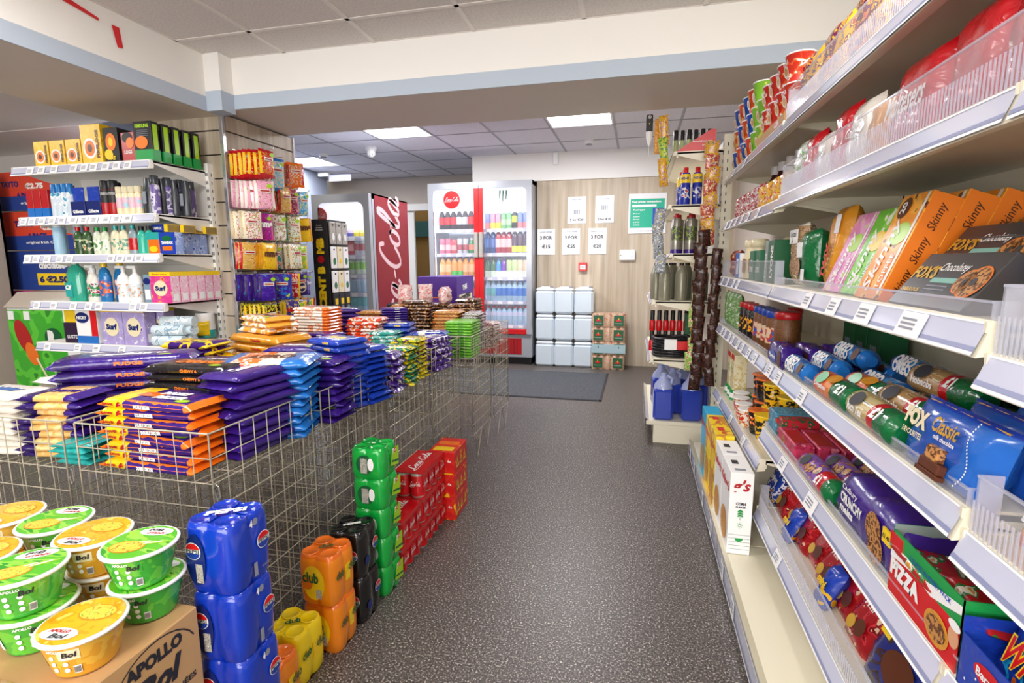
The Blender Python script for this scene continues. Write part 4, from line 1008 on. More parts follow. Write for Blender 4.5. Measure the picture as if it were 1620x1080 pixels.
b = MB(); b.box(-.23, 0, 0, .23, .12, .04, 'cardboard', .002); b.text('KOKA', .07, 'lidred', FT(.12, .02, -.001), h=.025, bold=.05)
kc = thing(b, 'cardboard_tray', 'tray'); kc.put(rp(1.00, .02, TZ), R, 'cardboard tray under the red noodle cups on the top shelf')
for i, u in enumerate((.83, .95, 1.07, 1.18)):
    for lv in range(2): kk[0].put(rp(u, .022, TZ + .041 + .101 * lv), scale=(1, 1, .88), rot=R, label= 'red noodle cup on the cardboard tray, %s from the far end, %s layer' % (ORD[i + 1], ['lower', 'upper'][lv]))
M['egg'] = pr('egg', '#f2b81c', ['#7a1f5a', '#f7dc6a', '#b8303a'], 34, rough=.2, coat=.2); M['egg2'] = pr('egg2', '#6a1f4a', ['#f2b81c', '#b8303a', '#e8682f'], 40, rough=.2, coat=.2)
ke = [thing(big(M['egg'], .19, .13, seed=31), 'share_bag', 'sweets'), thing(big(M['egg2'], .2, .12, seed=32), 'share_bag', 'sweets')]
for i, u in enumerate((1.32, 1.43, 1.54, 1.66, 1.78, 1.9, 2.02)): ke[(i + 1) % 2].put(rp(u, .035, TZ), R, '%s bag on the top shelf, %s from the far end' % (['yellow sweet', 'dark purple and yellow sweet'][(i + 1) % 2], ORD[i + 1]))
# ================================================================ nearest bay: trays cut by the photo edge
b = MB(); b.X = RX(-.3); pouch(b, .14, .10, .05, pr('brio', '#e8742a', ['#f29a4a', '#d8d0c0'], 20, rough=.25), T(0, .02, 0), seed=41); b.text('BISCUITS', .09, 'white', FT(0, .05, -.012), bold=.04)
k = thing(b, 'biscuit_bag', 'biscuits')
for i, (u, v) in enumerate(((2.60, .05), (2.66, .12), (2.74, .06), (2.80, .16))): k.put(rp(u, v, .84), R, 'orange biscuit bag in the clear tray at the right edge, %s from the left' % ORD[i + 1])
b = MB(); b.X = RX(-.35); pouch(b, .17, .13, .04, pr('greyp', '#8a8a8c', ['#c8c8c8', '#4a4a4c'], 30, rough=.2), T(0, .02, 0), seed=42)
k = thing(b, 'snack_bag', 'bag'); k.put(rp(2.63, .05, 1.108), R, 'grey printed bag behind the clear plastic at the right edge, at eye level')
# ================================================================ strips of snacks hung at the end of the run
def strip(name, x, y, z1, z0, mats, n, w, label, wm=.03):
    o = empty(name, (x, y, z0), 0, label=label, cat='hanging strip')
    b = MB(); b.box(-.008, .0, 0, .008, .002, z1 - z0, 'clear_rib'); b.path([(0, 0, z1 - z0), (0, .02, z1 - z0 + .02), (.03, .14, z1 - z0 + .02)], .002, 'chrome'); b.build('plastic_strip', o)
    for i in range(n):
        z = (z1 - z0) * (1 - (i + 1) / n) - .01
        h = (z1 - z0) / n * 1.35
        b = MB(); pouch(b, w, h, wm, mats[i % len(mats)], T(0, -.012, 0), seed=i, nx=5, nz=3)
        q = b.build('snack_bag', o); q.location = (random.uniform(-.012, .012), 0, z); q.rotation_euler = (.12, random.uniform(-.12, .12), random.uniform(-.3, .3))
M['jerky'] = pr('jerky', '#2d1a15', ['#5a2f24', '#1a100e', '#7a4a38'], 60, rough=.25)
M['mixy'] = pr('mixy', '#d8a82a', ['#b8303a', '#f0e0c0', '#7a2f6a', '#3a8a3a'], 50, rough=.2)
M['mixr'] = pr('mixr', '#b84a4a', ['#d8a82a', '#f0e0e0', '#7a2f6a'], 50, rough=.2)
strip('hanging_strip', .385, 3.47, 1.42, .43, [M['jerky']], 13, .075, 'strip of dark brown snack bags hung between the two runs of shelving')
strip('hanging_strip', .462, 3.43, 1.30, .47, [M['jerky']], 9, .06, 'second strip of dark snack bags, right against the long shelving')
strip('hanging_strip', .42, 3.50, 1.95, 1.35, [M['mixy'], M['mixr']], 8, .085, 'strip of yellow and red sweet bags hung above the dark snack strips')
strip('hanging_strip', .36, 3.50, 1.02, .55, [pr('mixg', '#8ab84a', ['#f0e0c0', '#d85a6a', '#3a8a3a'], 50, rough=.2)], 5, .07, 'short strip of green sweet bags beside the coiled black cable')
strip('hanging_strip', .155, 3.52, 2.10, 1.72, [M['mixy'], pr('yg', '#b8c43a', ['#3a8a3a', '#f0e0a0'], 40)], 3, .055, 'strip of air fresheners hung at the top of the far shelving')
strip('hanging_strip', .135, 3.60, 1.56, 1.18, [pr('fresh', '#8a9098', ['#e8e8ec', '#2a3a4a', '#d8c43a'], 40)], 4, .07, 'strip of grey and white packs hung on the aisle side of the far shelving')
# ================================================================ flowing script lettering
def _cr(P, n=5):
    out = []
    Q = [P[0]] + list(P) + [P[-1]]
    for i in range(1, len(Q) - 2):
        p0, p1, p2, p3 = Q[i-1], Q[i], Q[i+1], Q[i+2]
        for k in range(n):
            t = k / n
            out.append(tuple(.5 * (2*p1[j] + (p2[j]-p0[j])*t + (2*p0[j]-5*p1[j]+4*p2[j]-p3[j])*t*t + (3*p1[j]-p0[j]-3*p2[j]+p3[j])*t**3) for j in (0, 1)))
    out.append(tuple(P[-1])); return out
GL = {'C': ([[(.62,.80),(.52,1.0),(.30,.96),(.10,.62),(.08,.25),(.26,.0),(.5,.06),(.72,.3)]], .74),
      'K': ([[(.62,.80),(.52,1.0),(.30,.96),(.10,.62),(.08,.25),(.26,.0),(.5,.06),(.72,.3)], [(.1,.1),(-.3,-.12),(.2,-.3),(1.2,-.26),(2.2,-.22)]], .74),
      'o': ([[(.3,.52),(.1,.42),(.06,.15),(.22,0),(.4,.12),(.42,.38),(.3,.52),(.42,.44),(.6,.46)]], .52),
      'c': ([[(.44,.42),(.28,.52),(.1,.38),(.08,.12),(.25,0),(.5,.16)]], .5),
      'a': ([[(.42,.42),(.25,.52),(.08,.32),(.1,.06),(.26,.04),(.42,.42)], [(.44,.5),(.4,.12),(.5,0),(.64,.14)]], .62),
      'l': ([[(.05,.2),(.3,.7),(.32,1.0),(.2,1.02),(.12,.6),(.12,.12),(.26,0),(.44,.2)]], .42),
      '-': ([[(.02,.28),(.28,.34)]], .32)}
def script_geo(word, wt=.11, shear=.3):
    V = []; Fc = []; x = 0
    for ch in word:
        g, adv = GL[ch]
        for st in g:
            P = [(p[0] + x + shear * p[1], p[1]) for p in _cr(st)]
            n = len(P); b = len(V)
            for i, p in enumerate(P):
                a = P[max(0, i-1)]; c = P[min(n-1, i+1)]
                dx, dy = c[0]-a[0], c[1]-a[1]; l = math.hypot(dx, dy) or 1
                w = wt * (.35 + .65 * abs(dy) / l) * (1 if 0 < i < n-1 else .4) / 2
                V += [(p[0] - dy/l*w, p[1] + dx/l*w), (p[0] + dy/l*w, p[1] - dx/l*w)]
            for i in range(n - 1): Fc.append((b+2*i, b+2*i+1, b+2*i+3, b+2*i+2))
        x += adv
    return V, Fc
_sc = script_geo('Koca-Cola', .14); _sx = [v[0] for v in _sc[0]]; _sy = [v[1] for v in _sc[0]]
def cola(b, w, m, X, h=None):
    x0, x1, y0, y1 = min(_sx), max(_sx), min(_sy), max(_sy); k = w / (x1 - x0); kh = h / (y1 - y0) if h else k
    b.add([((v[0] - (x0+x1)/2) * k, (v[1] - (y0+y1)/2) * kh, 0) for v in _sc[0]], _sc[1], m, False, X)
# ================================================================ SHRINK-WRAPPED CAN PACKS
def canfilm(name, c): return printed(name, [(0, c), (.99, c)], 20, .16, .18, .002, coat=.5)
M['cf_blue'] = canfilm('cf_blue', '#0d37b4'); M['cf_black'] = canfilm('cf_black', '#141416'); M['cf_green'] = canfilm('cf_green', '#12a53f')
M['cf_orange'] = canfilm('cf_orange', '#f28a16'); M['cf_yellow'] = canfilm('cf_yellow', '#f6d716'); M['cf_red'] = canfilm('cf_red', '#cf1620')
M['lid_or'] = canfilm('lid_or', '#e8701a'); M['silver'] = mat('silver', '#b9bcc2', .25, .8); M['deepblue'] = mat('deepblue', '#10246e', .3); M['globe_blue'] = mat('globe_blue', '#1c3c9c', .3)
def canpack(film, r, h, topm=None, nx=2, ny=2):
    """2x2 (or more) cans in film: clover outline, domed shoulders, a dimple where the cans meet"""
    b = MB(); hw, hd = r * nx, r * ny; n = 72; out = []
    for i in range(n):
        a = 2 * PI * (i + .5) / n; c, s_ = math.cos(a), math.sin(a)
        # distance to the union of circles, valleys filled by the film
        best = 0
        for ix in range(nx):
            for iy in range(ny):
                cx, cy = (ix * 2 - nx + 1) * r, (iy * 2 - ny + 1) * r
                if not (ix in (0, nx-1) or iy in (0, ny-1)): continue
                d = cx * c + cy * s_; q = r * r - (cx*cx + cy*cy - d*d)
                if q > 0: best = max(best, d + math.sqrt(q))
        sq = min(hw / max(1e-6, abs(c)), hd / max(1e-6, abs(s_)))
        rr = 1 / ((abs(c) / hw) ** 5 + (abs(s_) / hd) ** 5) ** .2
        q = (a + PI / 4) % (PI / 2) - PI / 4; out.append((c * rr, s_ * rr, math.exp(-(q / .2) ** 2)))
    v = []; f = []; mm = []
    lev = [(0, .90), (.012 * h / .168, .975), (.05 * h / .168, 1.0), (h - .028, 1.0), (h - .012, .975), (h - .003, .93), (h, .86), (h - .004, .80)]
    for z, k in lev:
        dn_ = .035 if k == 1.0 else .11
        v += [(p[0] * k * (1 - dn_ * p[2]), p[1] * k * (1 - dn_ * p[2]), z) for p in out]
    for j in range(len(lev) - 1):
        for i in range(n): f.append((j*n+i, j*n+(i+1) % n, (j+1)*n+(i+1) % n, (j+1)*n+i)); mm.append(topm if (topm and j >= 4) else film)
    b.add(v, f, mm, True)
    b.add(v[-n:], [tuple(range(n))], topm or film); b.add([(p[0]*.9, p[1]*.9, 0) for p in out], [tuple(range(n))[::-1]], film)
    # the flat can ends pressing through the film
    for ix in range(nx):
        for iy in range(ny):
            cx, cy = (ix * 2 - nx + 1) * r, (iy * 2 - ny + 1) * r
            b.lathe([(r * .86, -.002), (r * .84, .001), (r * .76, .0012), (r * .74, -.0005), (.001, -.0005)], topm or film, 18, T(cx, cy, h))
    return b
def globe(b, r, X):
    b.disc(r * 1.08, r * 1.08, 'white', X, 22); X = X @ T(0, 0, .0006)
    b.poly([(r*math.cos(a), r*math.sin(a)) for a in [PI*.08 + (PI*.84) * i / 12 for i in range(13)]], 'red', X)
    b.poly([(r*math.cos(a), r*math.sin(a)) for a in [PI*1.08 + (PI*.84) * i / 12 for i in range(13)]], 'globe_blue', X)
    b.text('PEPSI', r * 1.75, 'ink', X @ T(0, 0, .0004), h=r * .46, bold=.015)
def window(b, rx, rz, x, z, y, inner):
    b.disc(rx, rz, inner, FT(x, z, y), 24)
def front_wrap(b, r, side): pass
r5, h5 = .033, .168
# blue cola
b = canpack('cf_blue', r5, h5)
b.text('PEPSI', .085, 'white', T(.0, .0, h5 + .0035) @ RZ(.55), h=.022, bold=.05)
window(b, .026, .062, -.030, .084, -.0675, 'deepblue'); globe(b, .019, FT(-.034, .105, -.0685)); b.box(-.03, -.0688, .03, -.012, -.068, .075, 'silver')
globe(b, .019, T(.0685, .030, .095) @ RIGHT)
b.text('4', .009, 'white', T(.0680, -.004, .148) @ RIGHT, h=.018, bold=.06); b.disc(.008, .009, 'ink_grey', T(.0680, .009, .149) @ RIGHT, 14)
b.box(.0672, -.004, .018, .0682, .006, .05, 'ink_grey'); b.text('12 08 2025', .03, 'ink_grey', T(.0680, .036, .03) @ RIGHT)
k = thing(b, 'can_multipack', 'multipack of cans', 'blue cola four-packs in one stack')
PX = -.906
for i in range(4): k.put((PX - .002 * i, .945 + .002 * (i % 2), h5 * i), .02 * (i % 3), ['blue cola four-pack at the bottom of the blue stack, cut by the photo edge', 'blue cola four-pack, second from the bottom of the blue stack', 'blue cola four-pack, second from the top of the blue stack', 'blue cola four-pack on top of the blue stack by the noodle bowls'][i])
def club(body, top, side):
    b = canpack(body, r5, h5, top)
    b.box(-.03, -.066, .02, .05, -.0655, .02, body)
    window(b, .040, .058, -.004, .08, -.0672, 'film_yellow'); b.disc(.02, .02, 'orange', FT(-.028, .075, -.0678)); b.text('club', .058, 'teagreen', FT(-.014, .098, -.0690), h=.036, bold=.03)
    b.box(.004, -.0688, .03, .024, -.068, .06, 'silver')
    for y in (-.03, .036):
        b.text('club', .04, 'teagreen', T(.0690, y, .10) @ RIGHT, h=.026, bold=.03, shear=.15); b.text('orange' if body == 'cf_orange' else 'lemon', .022, 'ink', T(.0684, y, .082) @ RIGHT, h=.004)
    b.poly([(-.0, -.026), (.026, -.03), (.028, .03), (.0, .026)], side, T(.0666, 0, .085) @ RIGHT)
    b.text('club', .045, 'teagreen', T(0, 0, h5 + .0035) @ RZ(.6), h=.022, bold=.03)
    return b
ko = thing(club('cf_orange', 'lid_or', 'film_yellow'), 'can_multipack', 'multipack of cans'); ky = thing(club('cf_yellow', 'cf_yellow', 'film_yellow'), 'can_multipack', 'multipack of cans')
ko.put((-.965, 1.09, 0), .03, 'orange drink four-pack alone on the floor, right beside the blue stack')
ky.put((-.985, 1.235, 0), -.04, 'yellow lemon drink four-pack on the floor, between the orange packs')
ko.put((-.955, 1.385, 0), .02, 'orange drink four-pack, lower one of the stack of two'); ko.put((-.955, 1.38, h5), -.04, 'orange drink four-pack, upper one of the stack of two')
b = canpack('cf_black', r5, h5); b.text('PEPSI', .06, 'white', T(0, 0, h5 + .0035) @ RZ(.55), h=.014, bold=.08); globe(b, .019, T(.0685, .03, .095) @ RIGHT); globe(b, .019, FT(.03, .09, -.0685)); b.disc(.016, .016, 'deepblue', T(.0675, -.03, .06) @ RIGHT)
k = thing(b, 'can_multipack', 'multipack of cans'); k.put((-.945, 1.53, 0), 0, 'black cola four-pack on the floor under the other black one'); k.put((-.948, 1.528, h5), .05, 'black cola four-pack on top of the other black one')
r3, h3 = .033, .1155
b = canpack('cf_green', r3, h3); window(b, .034, .036, -.004, .058, -.0672, 'teagreen'); b.box(-.02, -.0685, .026, .006, -.068, .082, 'silver'); b.disc(.012, .024, 'white', FT(.02, .06, -.0676))
b.poly([(-.035, -.03), (.03, -.045), (.034, .03), (-.02, .03)], 'lime', T(.0680, .03, .066) @ RIGHT); b.text('7', .012, 'white', T(.0690, .018, .085) @ RIGHT, h=.022, bold=.08); b.disc(.009, .009, 'red', T(.0690, .034, .086) @ RIGHT); b.text('UP', .012, 'white', T(.0696, .034, .086) @ RIGHT, bold=.06)
b.poly([(-.03, -.004), (.03, -.016), (.03, -.008), (-.03, .004)], 'film_green', T(.0690, .034, .05) @ RIGHT); b.disc(.008, .005, 'white', T(0, 0, h3 + .0035), 12)
k = thing(b, 'can_multipack', 'multipack of cans', 'green soft drink packs in one stack')
for i in range(5): k.put((-.937 + .002 * (i % 2), 1.685, h3 * i), .03 * ((i % 3) - 1), 'green soft drink multipack, %s in the stack of five' % ['lowest', 'second from the floor', 'middle one', 'second from the top', 'topmost'][i])
# cola cans under a card sleeve
M['cola_red'] = mat('cola_red', '#c8101a', .22, coat=.4)
def colapack(ny):
    b = MB(); r = .033; D = 2 * r * ny
    for ix in (-1, 1):
        for iy in range(ny):
            cy = r + 2 * r * iy - D / 2
            b.lathe([(r * .78, 0, M['silver']), (r * .98, .01, M['silver']), (r * .985, .014), (r * .985, .1), (r * .84, .112, M['silver'])], 'cola_red', 16, T(ix * r, cy, 0))
    for iy in range(ny):
        cy = r + 2 * r * iy - D / 2
        for a in (0,):
            X = T(r + r * math.cos(a) * 1.0, cy, .06) @ RIGHT @ RX(0)
            # lettering climbs round the can
            b.poly([(-.02, -.028), (.02, -.028), (.02, .028), (-.02, .028)], 'cola_red', X @ T(0, 0, .0006)); cola(b, .046, 'white', X @ T(0, .004, .0016), h=.026)
    for ix in (-1, 1): cola(b, .048, 'white', FT(ix * r, .066, -D / 2 - .0018), h=.026)
    b.box(-2 * r + .002, -D/2 + .002, .113, 2 * r - .002, D/2 - .002, .1165, 'cola_red')
    v = [(-2*r + .002, .1165), (2*r - .002, .1165), (2*r + .001, .097), (-2*r - .001, .097)]
    for s_ in (-1, 1): b.box(s_ * (2*r) - .0012, -D/2, .098, s_ * (2*r) + .0012, D/2, .116, 'cola_red')
    cola(b, D * .82, 'white', T(0, 0, .1175) @ RZ(PI/2), h=.055)
    return b
k6 = thing(colapack(3), 'can_carton', 'multipack of cans'); k8 = thing(colapack(4), 'can_carton', 'multipack of cans')
k6.put((-.940, 1.855, 0), 0, 'red cola can carton on the floor right behind the green stack'); k6.put((-.940, 1.855, .1175), 0, 'red cola can carton lying on the front floor one, behind the green stack')
for i in range(3): k8.put((-.936, 2.092, .1175 * i), 0, 'red cola can carton, %s of the three high pile behind the green stack' % ['lowest', 'middle', 'topmost'][i])
M['ryc'] = pr('ryc', '#cc1a1c', ['#d8321f', '#cc1a1c', '#f2b01c'], 16, wrinkle=0)
b = MB(); b.box(-.066, -.1, 0, .066, .1, .1155, M['ryc'], .003)
for y in (-.055, .0, .055): b.add([(.0668, y - .022, .03), (.0668, y + .022, .03), (.0668, y, .085)], [(0, 1, 2)], 'film_yellow'); b.add([(.0672, y - .012, .037), (.0672, y + .012, .037), (.0672, y, .065)], [(0, 1, 2)], 'cola_red')
b.box(-.05, -.08, .1156, .05, -.03, .1162, 'film_yellow'); b.box(-.05, .0, .1156, .05, .05, .1162, 'film_orange'); b.text('4x', .02, 'white', FT(.04, .07, -.1012))
k = thing(b, 'can_carton', 'multipack of cans')
for i in range(3): k.put((-.892, 2.335, .116 * i), .02, 'red and yellow can carton at the far end of the drinks row, %s' % ['lowest', 'middle', 'topmost'][i])
# ================================================================ NOODLE BOWLS ON CARTONS
def pbox(w, d, h):
    b = MB(); b.box(0, 0, 0, w, d, h, 'cardboard', .003)
    b.box(.002, d/2 - .025, h - .0005, w - .002, d/2 + .025, h + .0006, mat('tape', '#b98f58', .25, coat=.6)); return b
b = pbox(.6, .56, .245)
Xb = lambda y, z: T(.6012, y, z) @ RIGHT
b.add([(.6008, .455 + .095 * math.cos(a) , .165 + .075 * math.sin(a)) for a in [PI * .1 + 1.5 * PI * i / 20 for i in range(21)]] + [(.6008, .455 + .092 * math.cos(a), .165 + .072 * math.sin(a)) for a in [PI * .1 + 1.5 * PI * i / 20 for i in range(21)]], [(i, i+1, i+22, i+21) for i in range(20)], 'ink')
b.text('APOLLO', .13, 'ink', Xb(.45, .205), h=.03, bold=.06); b.text('Bol', .11, 'ink', Xb(.455, .15), h=.055, bold=.05, shear=.3); b.text('INSTANTANÉES', .15, 'ink', Xb(.465, .10), h=.017, bold=.03); b.text('savettes', .10, 'ink', Xb(.475, .07), h=.018, bold=.03)
b.text('BBE 07/02/2026', .18, 'ink_grey', T(.45, -.0012, .2) @ FRONT, h=.012)
k = thing(b, 'cardboard_box', 'box'); k.put((-1.53, .30, .247), 0, 'brown cardboard carton printed with black lettering, under the noodle bowls'); k.put((-1.53, .298, 0), 0, 'brown cardboard carton on the floor, underneath the lettered one')
b = pbox(.56, .5, .245); b.text('Bol', .12, 'ink', T(.5, -.001, .12) @ FRONT, h=.05, shear=.3)
k = thing(b, 'cardboard_box', 'box'); k.put((-2.12, .32, .247), 0, 'brown cardboard carton further left, at the bottom left corner'); k.put((-2.12, .32, 0), 0, 'brown cardboard carton on the floor at the far left, below another')
def bowlmesh(body, lidm, panel, flip):
    b = MB(); rb, rt, h = .050, .068, .08
    b.lathe([(rb * .93, .0), (rb, .003), (rb, .006), (rt, h - .004)], body, 40)
    def wrapq(a0, a1, z0, z1, m, n=8, off=.0008, b=b):
        v = []
        for i in range(n + 1):
            a = a0 + (a1 - a0) * i / n
            for z in (z0, z1):
                r = rb + (rt - rb) * z / h + off; v.append((r * math.cos(a), r * math.sin(a), z))
        b.add(v, [(2*i, 2*i+2, 2*i+3, 2*i+1) for i in range(n)], m, True)
    wrapq(-2.3, -1.75, .016, .062, 'paper')
    for q in range(6): wrapq(-2.24, -1.85 , .022 + .006 * q, .023 + .006 * q, 'ink_grey', off=.0012)
    wrapq(-.62, -.42, .012, .03, 'paper'); 
    for q in range(9): wrapq(-.61 + .02 * q, -.6 + .02 * q, .014, .028, 'ink', 1, .0014)
    wrapq(-.95, -.4, .045, .068, 'film_cream' if panel else body); wrapq(-3.2, -2.6, .014, .056, 'flakes')
    for a in (-1.15, -.8):
        for z in (.022, .036, .05): 
            r = rb + (rt - rb) * z / h + .0012; b.disc(.0045, .0045, 'paper', T(r * math.cos(a), r * math.sin(a), z) @ RZ(a) @ RIGHT, 10)
    def wt(t, a, z, w, hh, m):
        r = rb + (rt - rb) * z / h + .0016; v, f, (x0, x1, y0, y1) = text_geo(t, .04, .15); k = w / (x1 - x0); kh = hh / (y1 - y0)
        vv = []
        for p in v:
            u = (p[0] - (x0+x1)/2) * k; zz = z + (p[1] - (y0+y1)/2) * kh; an = a + u / r; rr = rb + (rt - rb) * zz / h + .0016; vv.append((rr * math.cos(an), rr * math.sin(an), zz))
        b.add(vv, f, m)
    wt('APOLLO', -1.0, .066, .03, .006, 'paper'); wt('Bol', -.65, .057, .024, .012, 'ink')
    l = MB(); l.lathe([(rt - .002, h - .006), (rt + .004, h - .005), (rt + .005, h - .001), (rt + .003, h + .001), (.0005, h + .0015)], 'white', 40)
    l.disc(rt - .001, rt - .001, lidm, T(0, 0, h + .0022), 40)
    fl = PI if flip else 0
    X = T(0, 0, h + .0028) @ RZ(.5 + fl)
    l.disc(.036, .024, 'film_gold', X @ T(.012, .022, 0), 26); l.disc(.033, .021, M['noodletop'], X @ T(.012, .022, .0004), 26)
    for q in range(5): l.poly([(-.06 + .012*q, -.002), (-.05 + .012*q, -.004), (-.012 + .012*q, .012), (-.014 + .012*q, .013)], 'white' if q % 2 else 'lime', X @ T(-.004, 0, .0001) ) if panel is False else None
    l.disc(.036, .016, 'white', X @ T(-.008, -.040, .0005) @ RZ(-.0), 22)
    l.text('APOLLO', .042, 'lidred', X @ T(-.012, -.033, .001), h=.008, bold=.06, shear=.1); l.text('Bol', .034, 'ink', X @ T(-.004, -.046, .001), h=.012, bold=.04, shear=.2)
    return b, l
M['noodletop'] = pr('noodletop', '#e8c03a', ['#f2dc6a', '#7ab02a', '#c9541e', '#e8a02a'], 110, wrinkle=0)
M['bowl_y'] = pr('bowl_y', '#d59a2a', ['#dfae3e'], 20, rough=.22, wrinkle=.08, coat=.4); M['bowl_g'] = pr('bowl_g', '#3aa335', ['#5cb83c'], 20, rough=.22, wrinkle=.08, coat=.4)
M['lid_y'] = pr('lid_y', '#f0b224', ['#e8a01c', '#f7d060'], 30, rough=.22, wrinkle=.05, coat=.4); M['lid_g'] = pr('lid_g', '#57b92e', ['#8fd14a', '#2f9a2c'], 34, rough=.22, wrinkle=.05, coat=.4, stretch=(.3, 1, 1))
b, l = bowlmesh(M['bowl_y'], M['lid_y'], True, False); KY = thing(b, 'noodle_bowl', 'bowl of noodles', parts=[('lid', l)])
b, l = bowlmesh(M['bowl_g'], M['lid_g'], False, True); KG = thing(b, 'noodle_bowl', 'bowl of noodles', parts=[('lid', l)])
BT = .494; bh = .0835
for kd, x, y, lv, rz, lab in ((KY, -1.005, .68, 0, -.35, 'yellow noodle bowl nearest the camera, alone at the carton corner'),
    (KG, -1.015, .825, 0, -.3, 'green noodle bowl beneath the rightmost green one'), (KG, -1.012, .815, 1, -.3, 'green noodle bowl on top at the right, next to the blue packs'),
    (KY, -1.155, .845, 0, -.35, 'yellow noodle bowl underneath another, between two green stacks'), (KY, -1.15, .825, 1, -.35, 'yellow noodle bowl on top, centre of the group'),
    (KG, -1.155, .70, 0, .1, 'green noodle bowl at the left, beneath the big green one'), (KG, -1.155, .69, 1, .1, 'green noodle bowl with picture on its side, top left of the yellow front one'),
    (KG, -1.30, .845, 0, -.2, 'green noodle bowl beneath the rearmost green one'), (KG, -1.295, .85, 1, -.2, 'green noodle bowl at the back, below the basket corner'),
    (KY, -1.30, .71, 0, -.3, 'yellow noodle bowl underneath at the left edge'), (KY, -1.30, .70, 1, -.3, 'yellow noodle bowl on top at the left edge, middle row'),
    (KY, -1.44, .845, 0, -.3, 'yellow noodle bowl beneath the one in the back left'), (KY, -1.44, .845, 1, -.3, 'yellow noodle bowl on top in the back left'),
    (KG, -1.60, .76, 0, .2, 'green noodle bowl beneath the leftmost green lid'), (KG, -1.59, .80, 1, .2, 'green noodle bowl on top at the leftmost, cut by the photo edge')):
    kd.put((x, y, BT + bh * lv), rz, lab)
# ================================================================ CHOCOLATE IN THE WIRE BASKETS
def bar(L_, W_, H_, m, side=None, seed=0, bands=None, topw=None, tc='white', sidew=None, sc='white', sides=None, crimp=None, sag=0., badge=False, ends=.022):
    b = MB(); flow(b, L_, W_, H_, m, seed=seed, bands=bands, crimp=crimp, sag=sag, ends=ends)
    if topw: b.text(topw, L_ * .55, tc, T(.0, 0, H_ * 1.02 + .0012), h=W_ * .32, bold=.05, shear=.15)
    if sidew:
        b.text(sidew, L_ * .2, sc, T(.02, -W_/2 - .0022, H_ * .5) @ FRONT, h=H_ * .36, bold=.05); b.text(sidew, W_ * .5, sc, T(L_/2 - ends * .8, 0, H_ * .45) @ RIGHT, h=H_ * .35, bold=.04)
    if badge: b.disc(.022, .012, 'lime', T(L_ * .28, -W_ * .28, H_ * 1.03 + .0012), 14)
    return b
M['org'] = pr('org', '#f2741a', ['#4a2496', '#f2741a'], 12, rough=.2, coat=.3); M['dkp'] = film('dkp', '#2c1560', .22)
def decker():
    b = MB(); L_, W_, H_ = .33, .16, .024
    flow(b, L_, W_, H_, 'choc_purple', seed=51, bands=[(.03, .30, M['film_yellow'])], crimp=M['film_orange'], nx=16)
    # orange flash along the top edge of the front, as printed
    b.add([(-L_*.27, -W_/2 - .0016, H_*.55), (L_*.42, -W_/2 - .0016, H_*.55), (L_*.42, -W_*.42, H_*1.04), (-L_*.27, -W_*.42, H_*1.04)], [(0, 1, 2, 3)], 'film_orange')
    b.add([(-L_*.27, W_*.1, H_*1.07), (-L_*.27, -W_*.15, H_*1.07), (-L_*.05, -W_*.15, H_*1.07), (0, W_*.1, H_*1.07)], [(0, 1, 2, 3)], 'film_orange')
    b.text('DOUBLE', .10, 'white', T(.02, .015, H_*1.07 + .001), h=.028, bold=.09, shear=.2); b.text('DECKER', .11, 'white', T(.04, -.025, H_*1.07 + .001), h=.028, bold=.09, shear=.2)
    b.disc(.024, .013, 'lime', T(.105, -.045, H_*1.08), 14); b.text('6', .018, 'lidred', T(-.085, -W_/2 - .0026, H_*.5) @ FRONT, h=.02, bold=.08); b.text('SAVE', .04, 'lidred', T(-.125, -W_/2 - .0026, H_*.5) @ FRONT, h=.008, bold=.05)
    b.text('DOUBLE DECKER', .06, 'white', T(.0, -W_/2 - .0024, H_*.42) @ FRONT, h=.011, bold=.07)
    return b
CK = {}
def ck(name, b, cat='chocolate'): CK[name] = thing(b, name.split('/')[0], cat)
ck('chocolate_multipack/orange', decker())
ck('chocolate_multipack/black', bar(.31, .15, .026, 'film_black', seed=52, topw='CARAMEL', tc='orangeside', sidew='CHEWY 6', sc='orangeside', badge=True))
ck('chocolate_multipack/purple', bar(.24, .15, .024, 'choc_purple', seed=53, topw='Cadbury', badge=True))
ck('chocolate_multipack/longpurple', bar(.42, .17, .036, 'choc_purple', seed=54, sidew='FUDGE', sc='orangeside', bands=[(.07, .2, M['dkp'])], topw='Cadbury', badge=True))
ck('chocolate_multipack/bluebig', bar(.30, .21, .026, M['film_blue'], seed=55, bands=[(.2, .5, pr('aero', '#e8722a', ['#f2efe8', '#e8722a', '#c9401a'], 24, rough=.2)), (.5, .72, M['film_white'])], topw='AERO', tc='choc_brown', crimp=M['film_blue']))
ck('chocolate_multipack/white', bar(.22, .13, .021, 'film_white', seed=56, topw='Milky', tc='film_blue'))
ck('chocolate_multipack/caramel', bar(.2, .14, .020, pr('carm', '#e3b46a', ['#efcf94', '#e3b46a'], 14, rough=.25), seed=57, bands=[(0, .34, M['dkp']), (.8, 1, M['choc_purple'])], topw='Caramel', tc='choc_purple'))
ck('chocolate_multipack/teal', bar(.13, .11, .016, 'film_teal', seed=58))
ck('chocolate_multipack/boost', bar(.185, .15, .024, 'film_royal', seed=59, topw='Yorkie', tc='yellow', sidew='YORKIE', sc='yellow', ends=.008))
ck('chocolate_multipack/bluewhite', bar(.2, .14, .022, 'film_royal', seed=60, topw='BAR', bands=[(.25, .45, M['film_white'])]))
ck('chocolate_multipack/gold', bar(.36, .19, .040, 'film_gold', seed=61, topw='Crunchie', tc='choc_brown', sidew='Crunchie', sc='lidred', ends=.012))
ck('chocolate_multipack/goldwhite', bar(.27, .15, .026, pr('gw', '#e8a23a', ['#f6f0e2', '#e8a23a'], 12, rough=.2), seed=62, topw='Twirl', tc='choc_brown', badge=True))
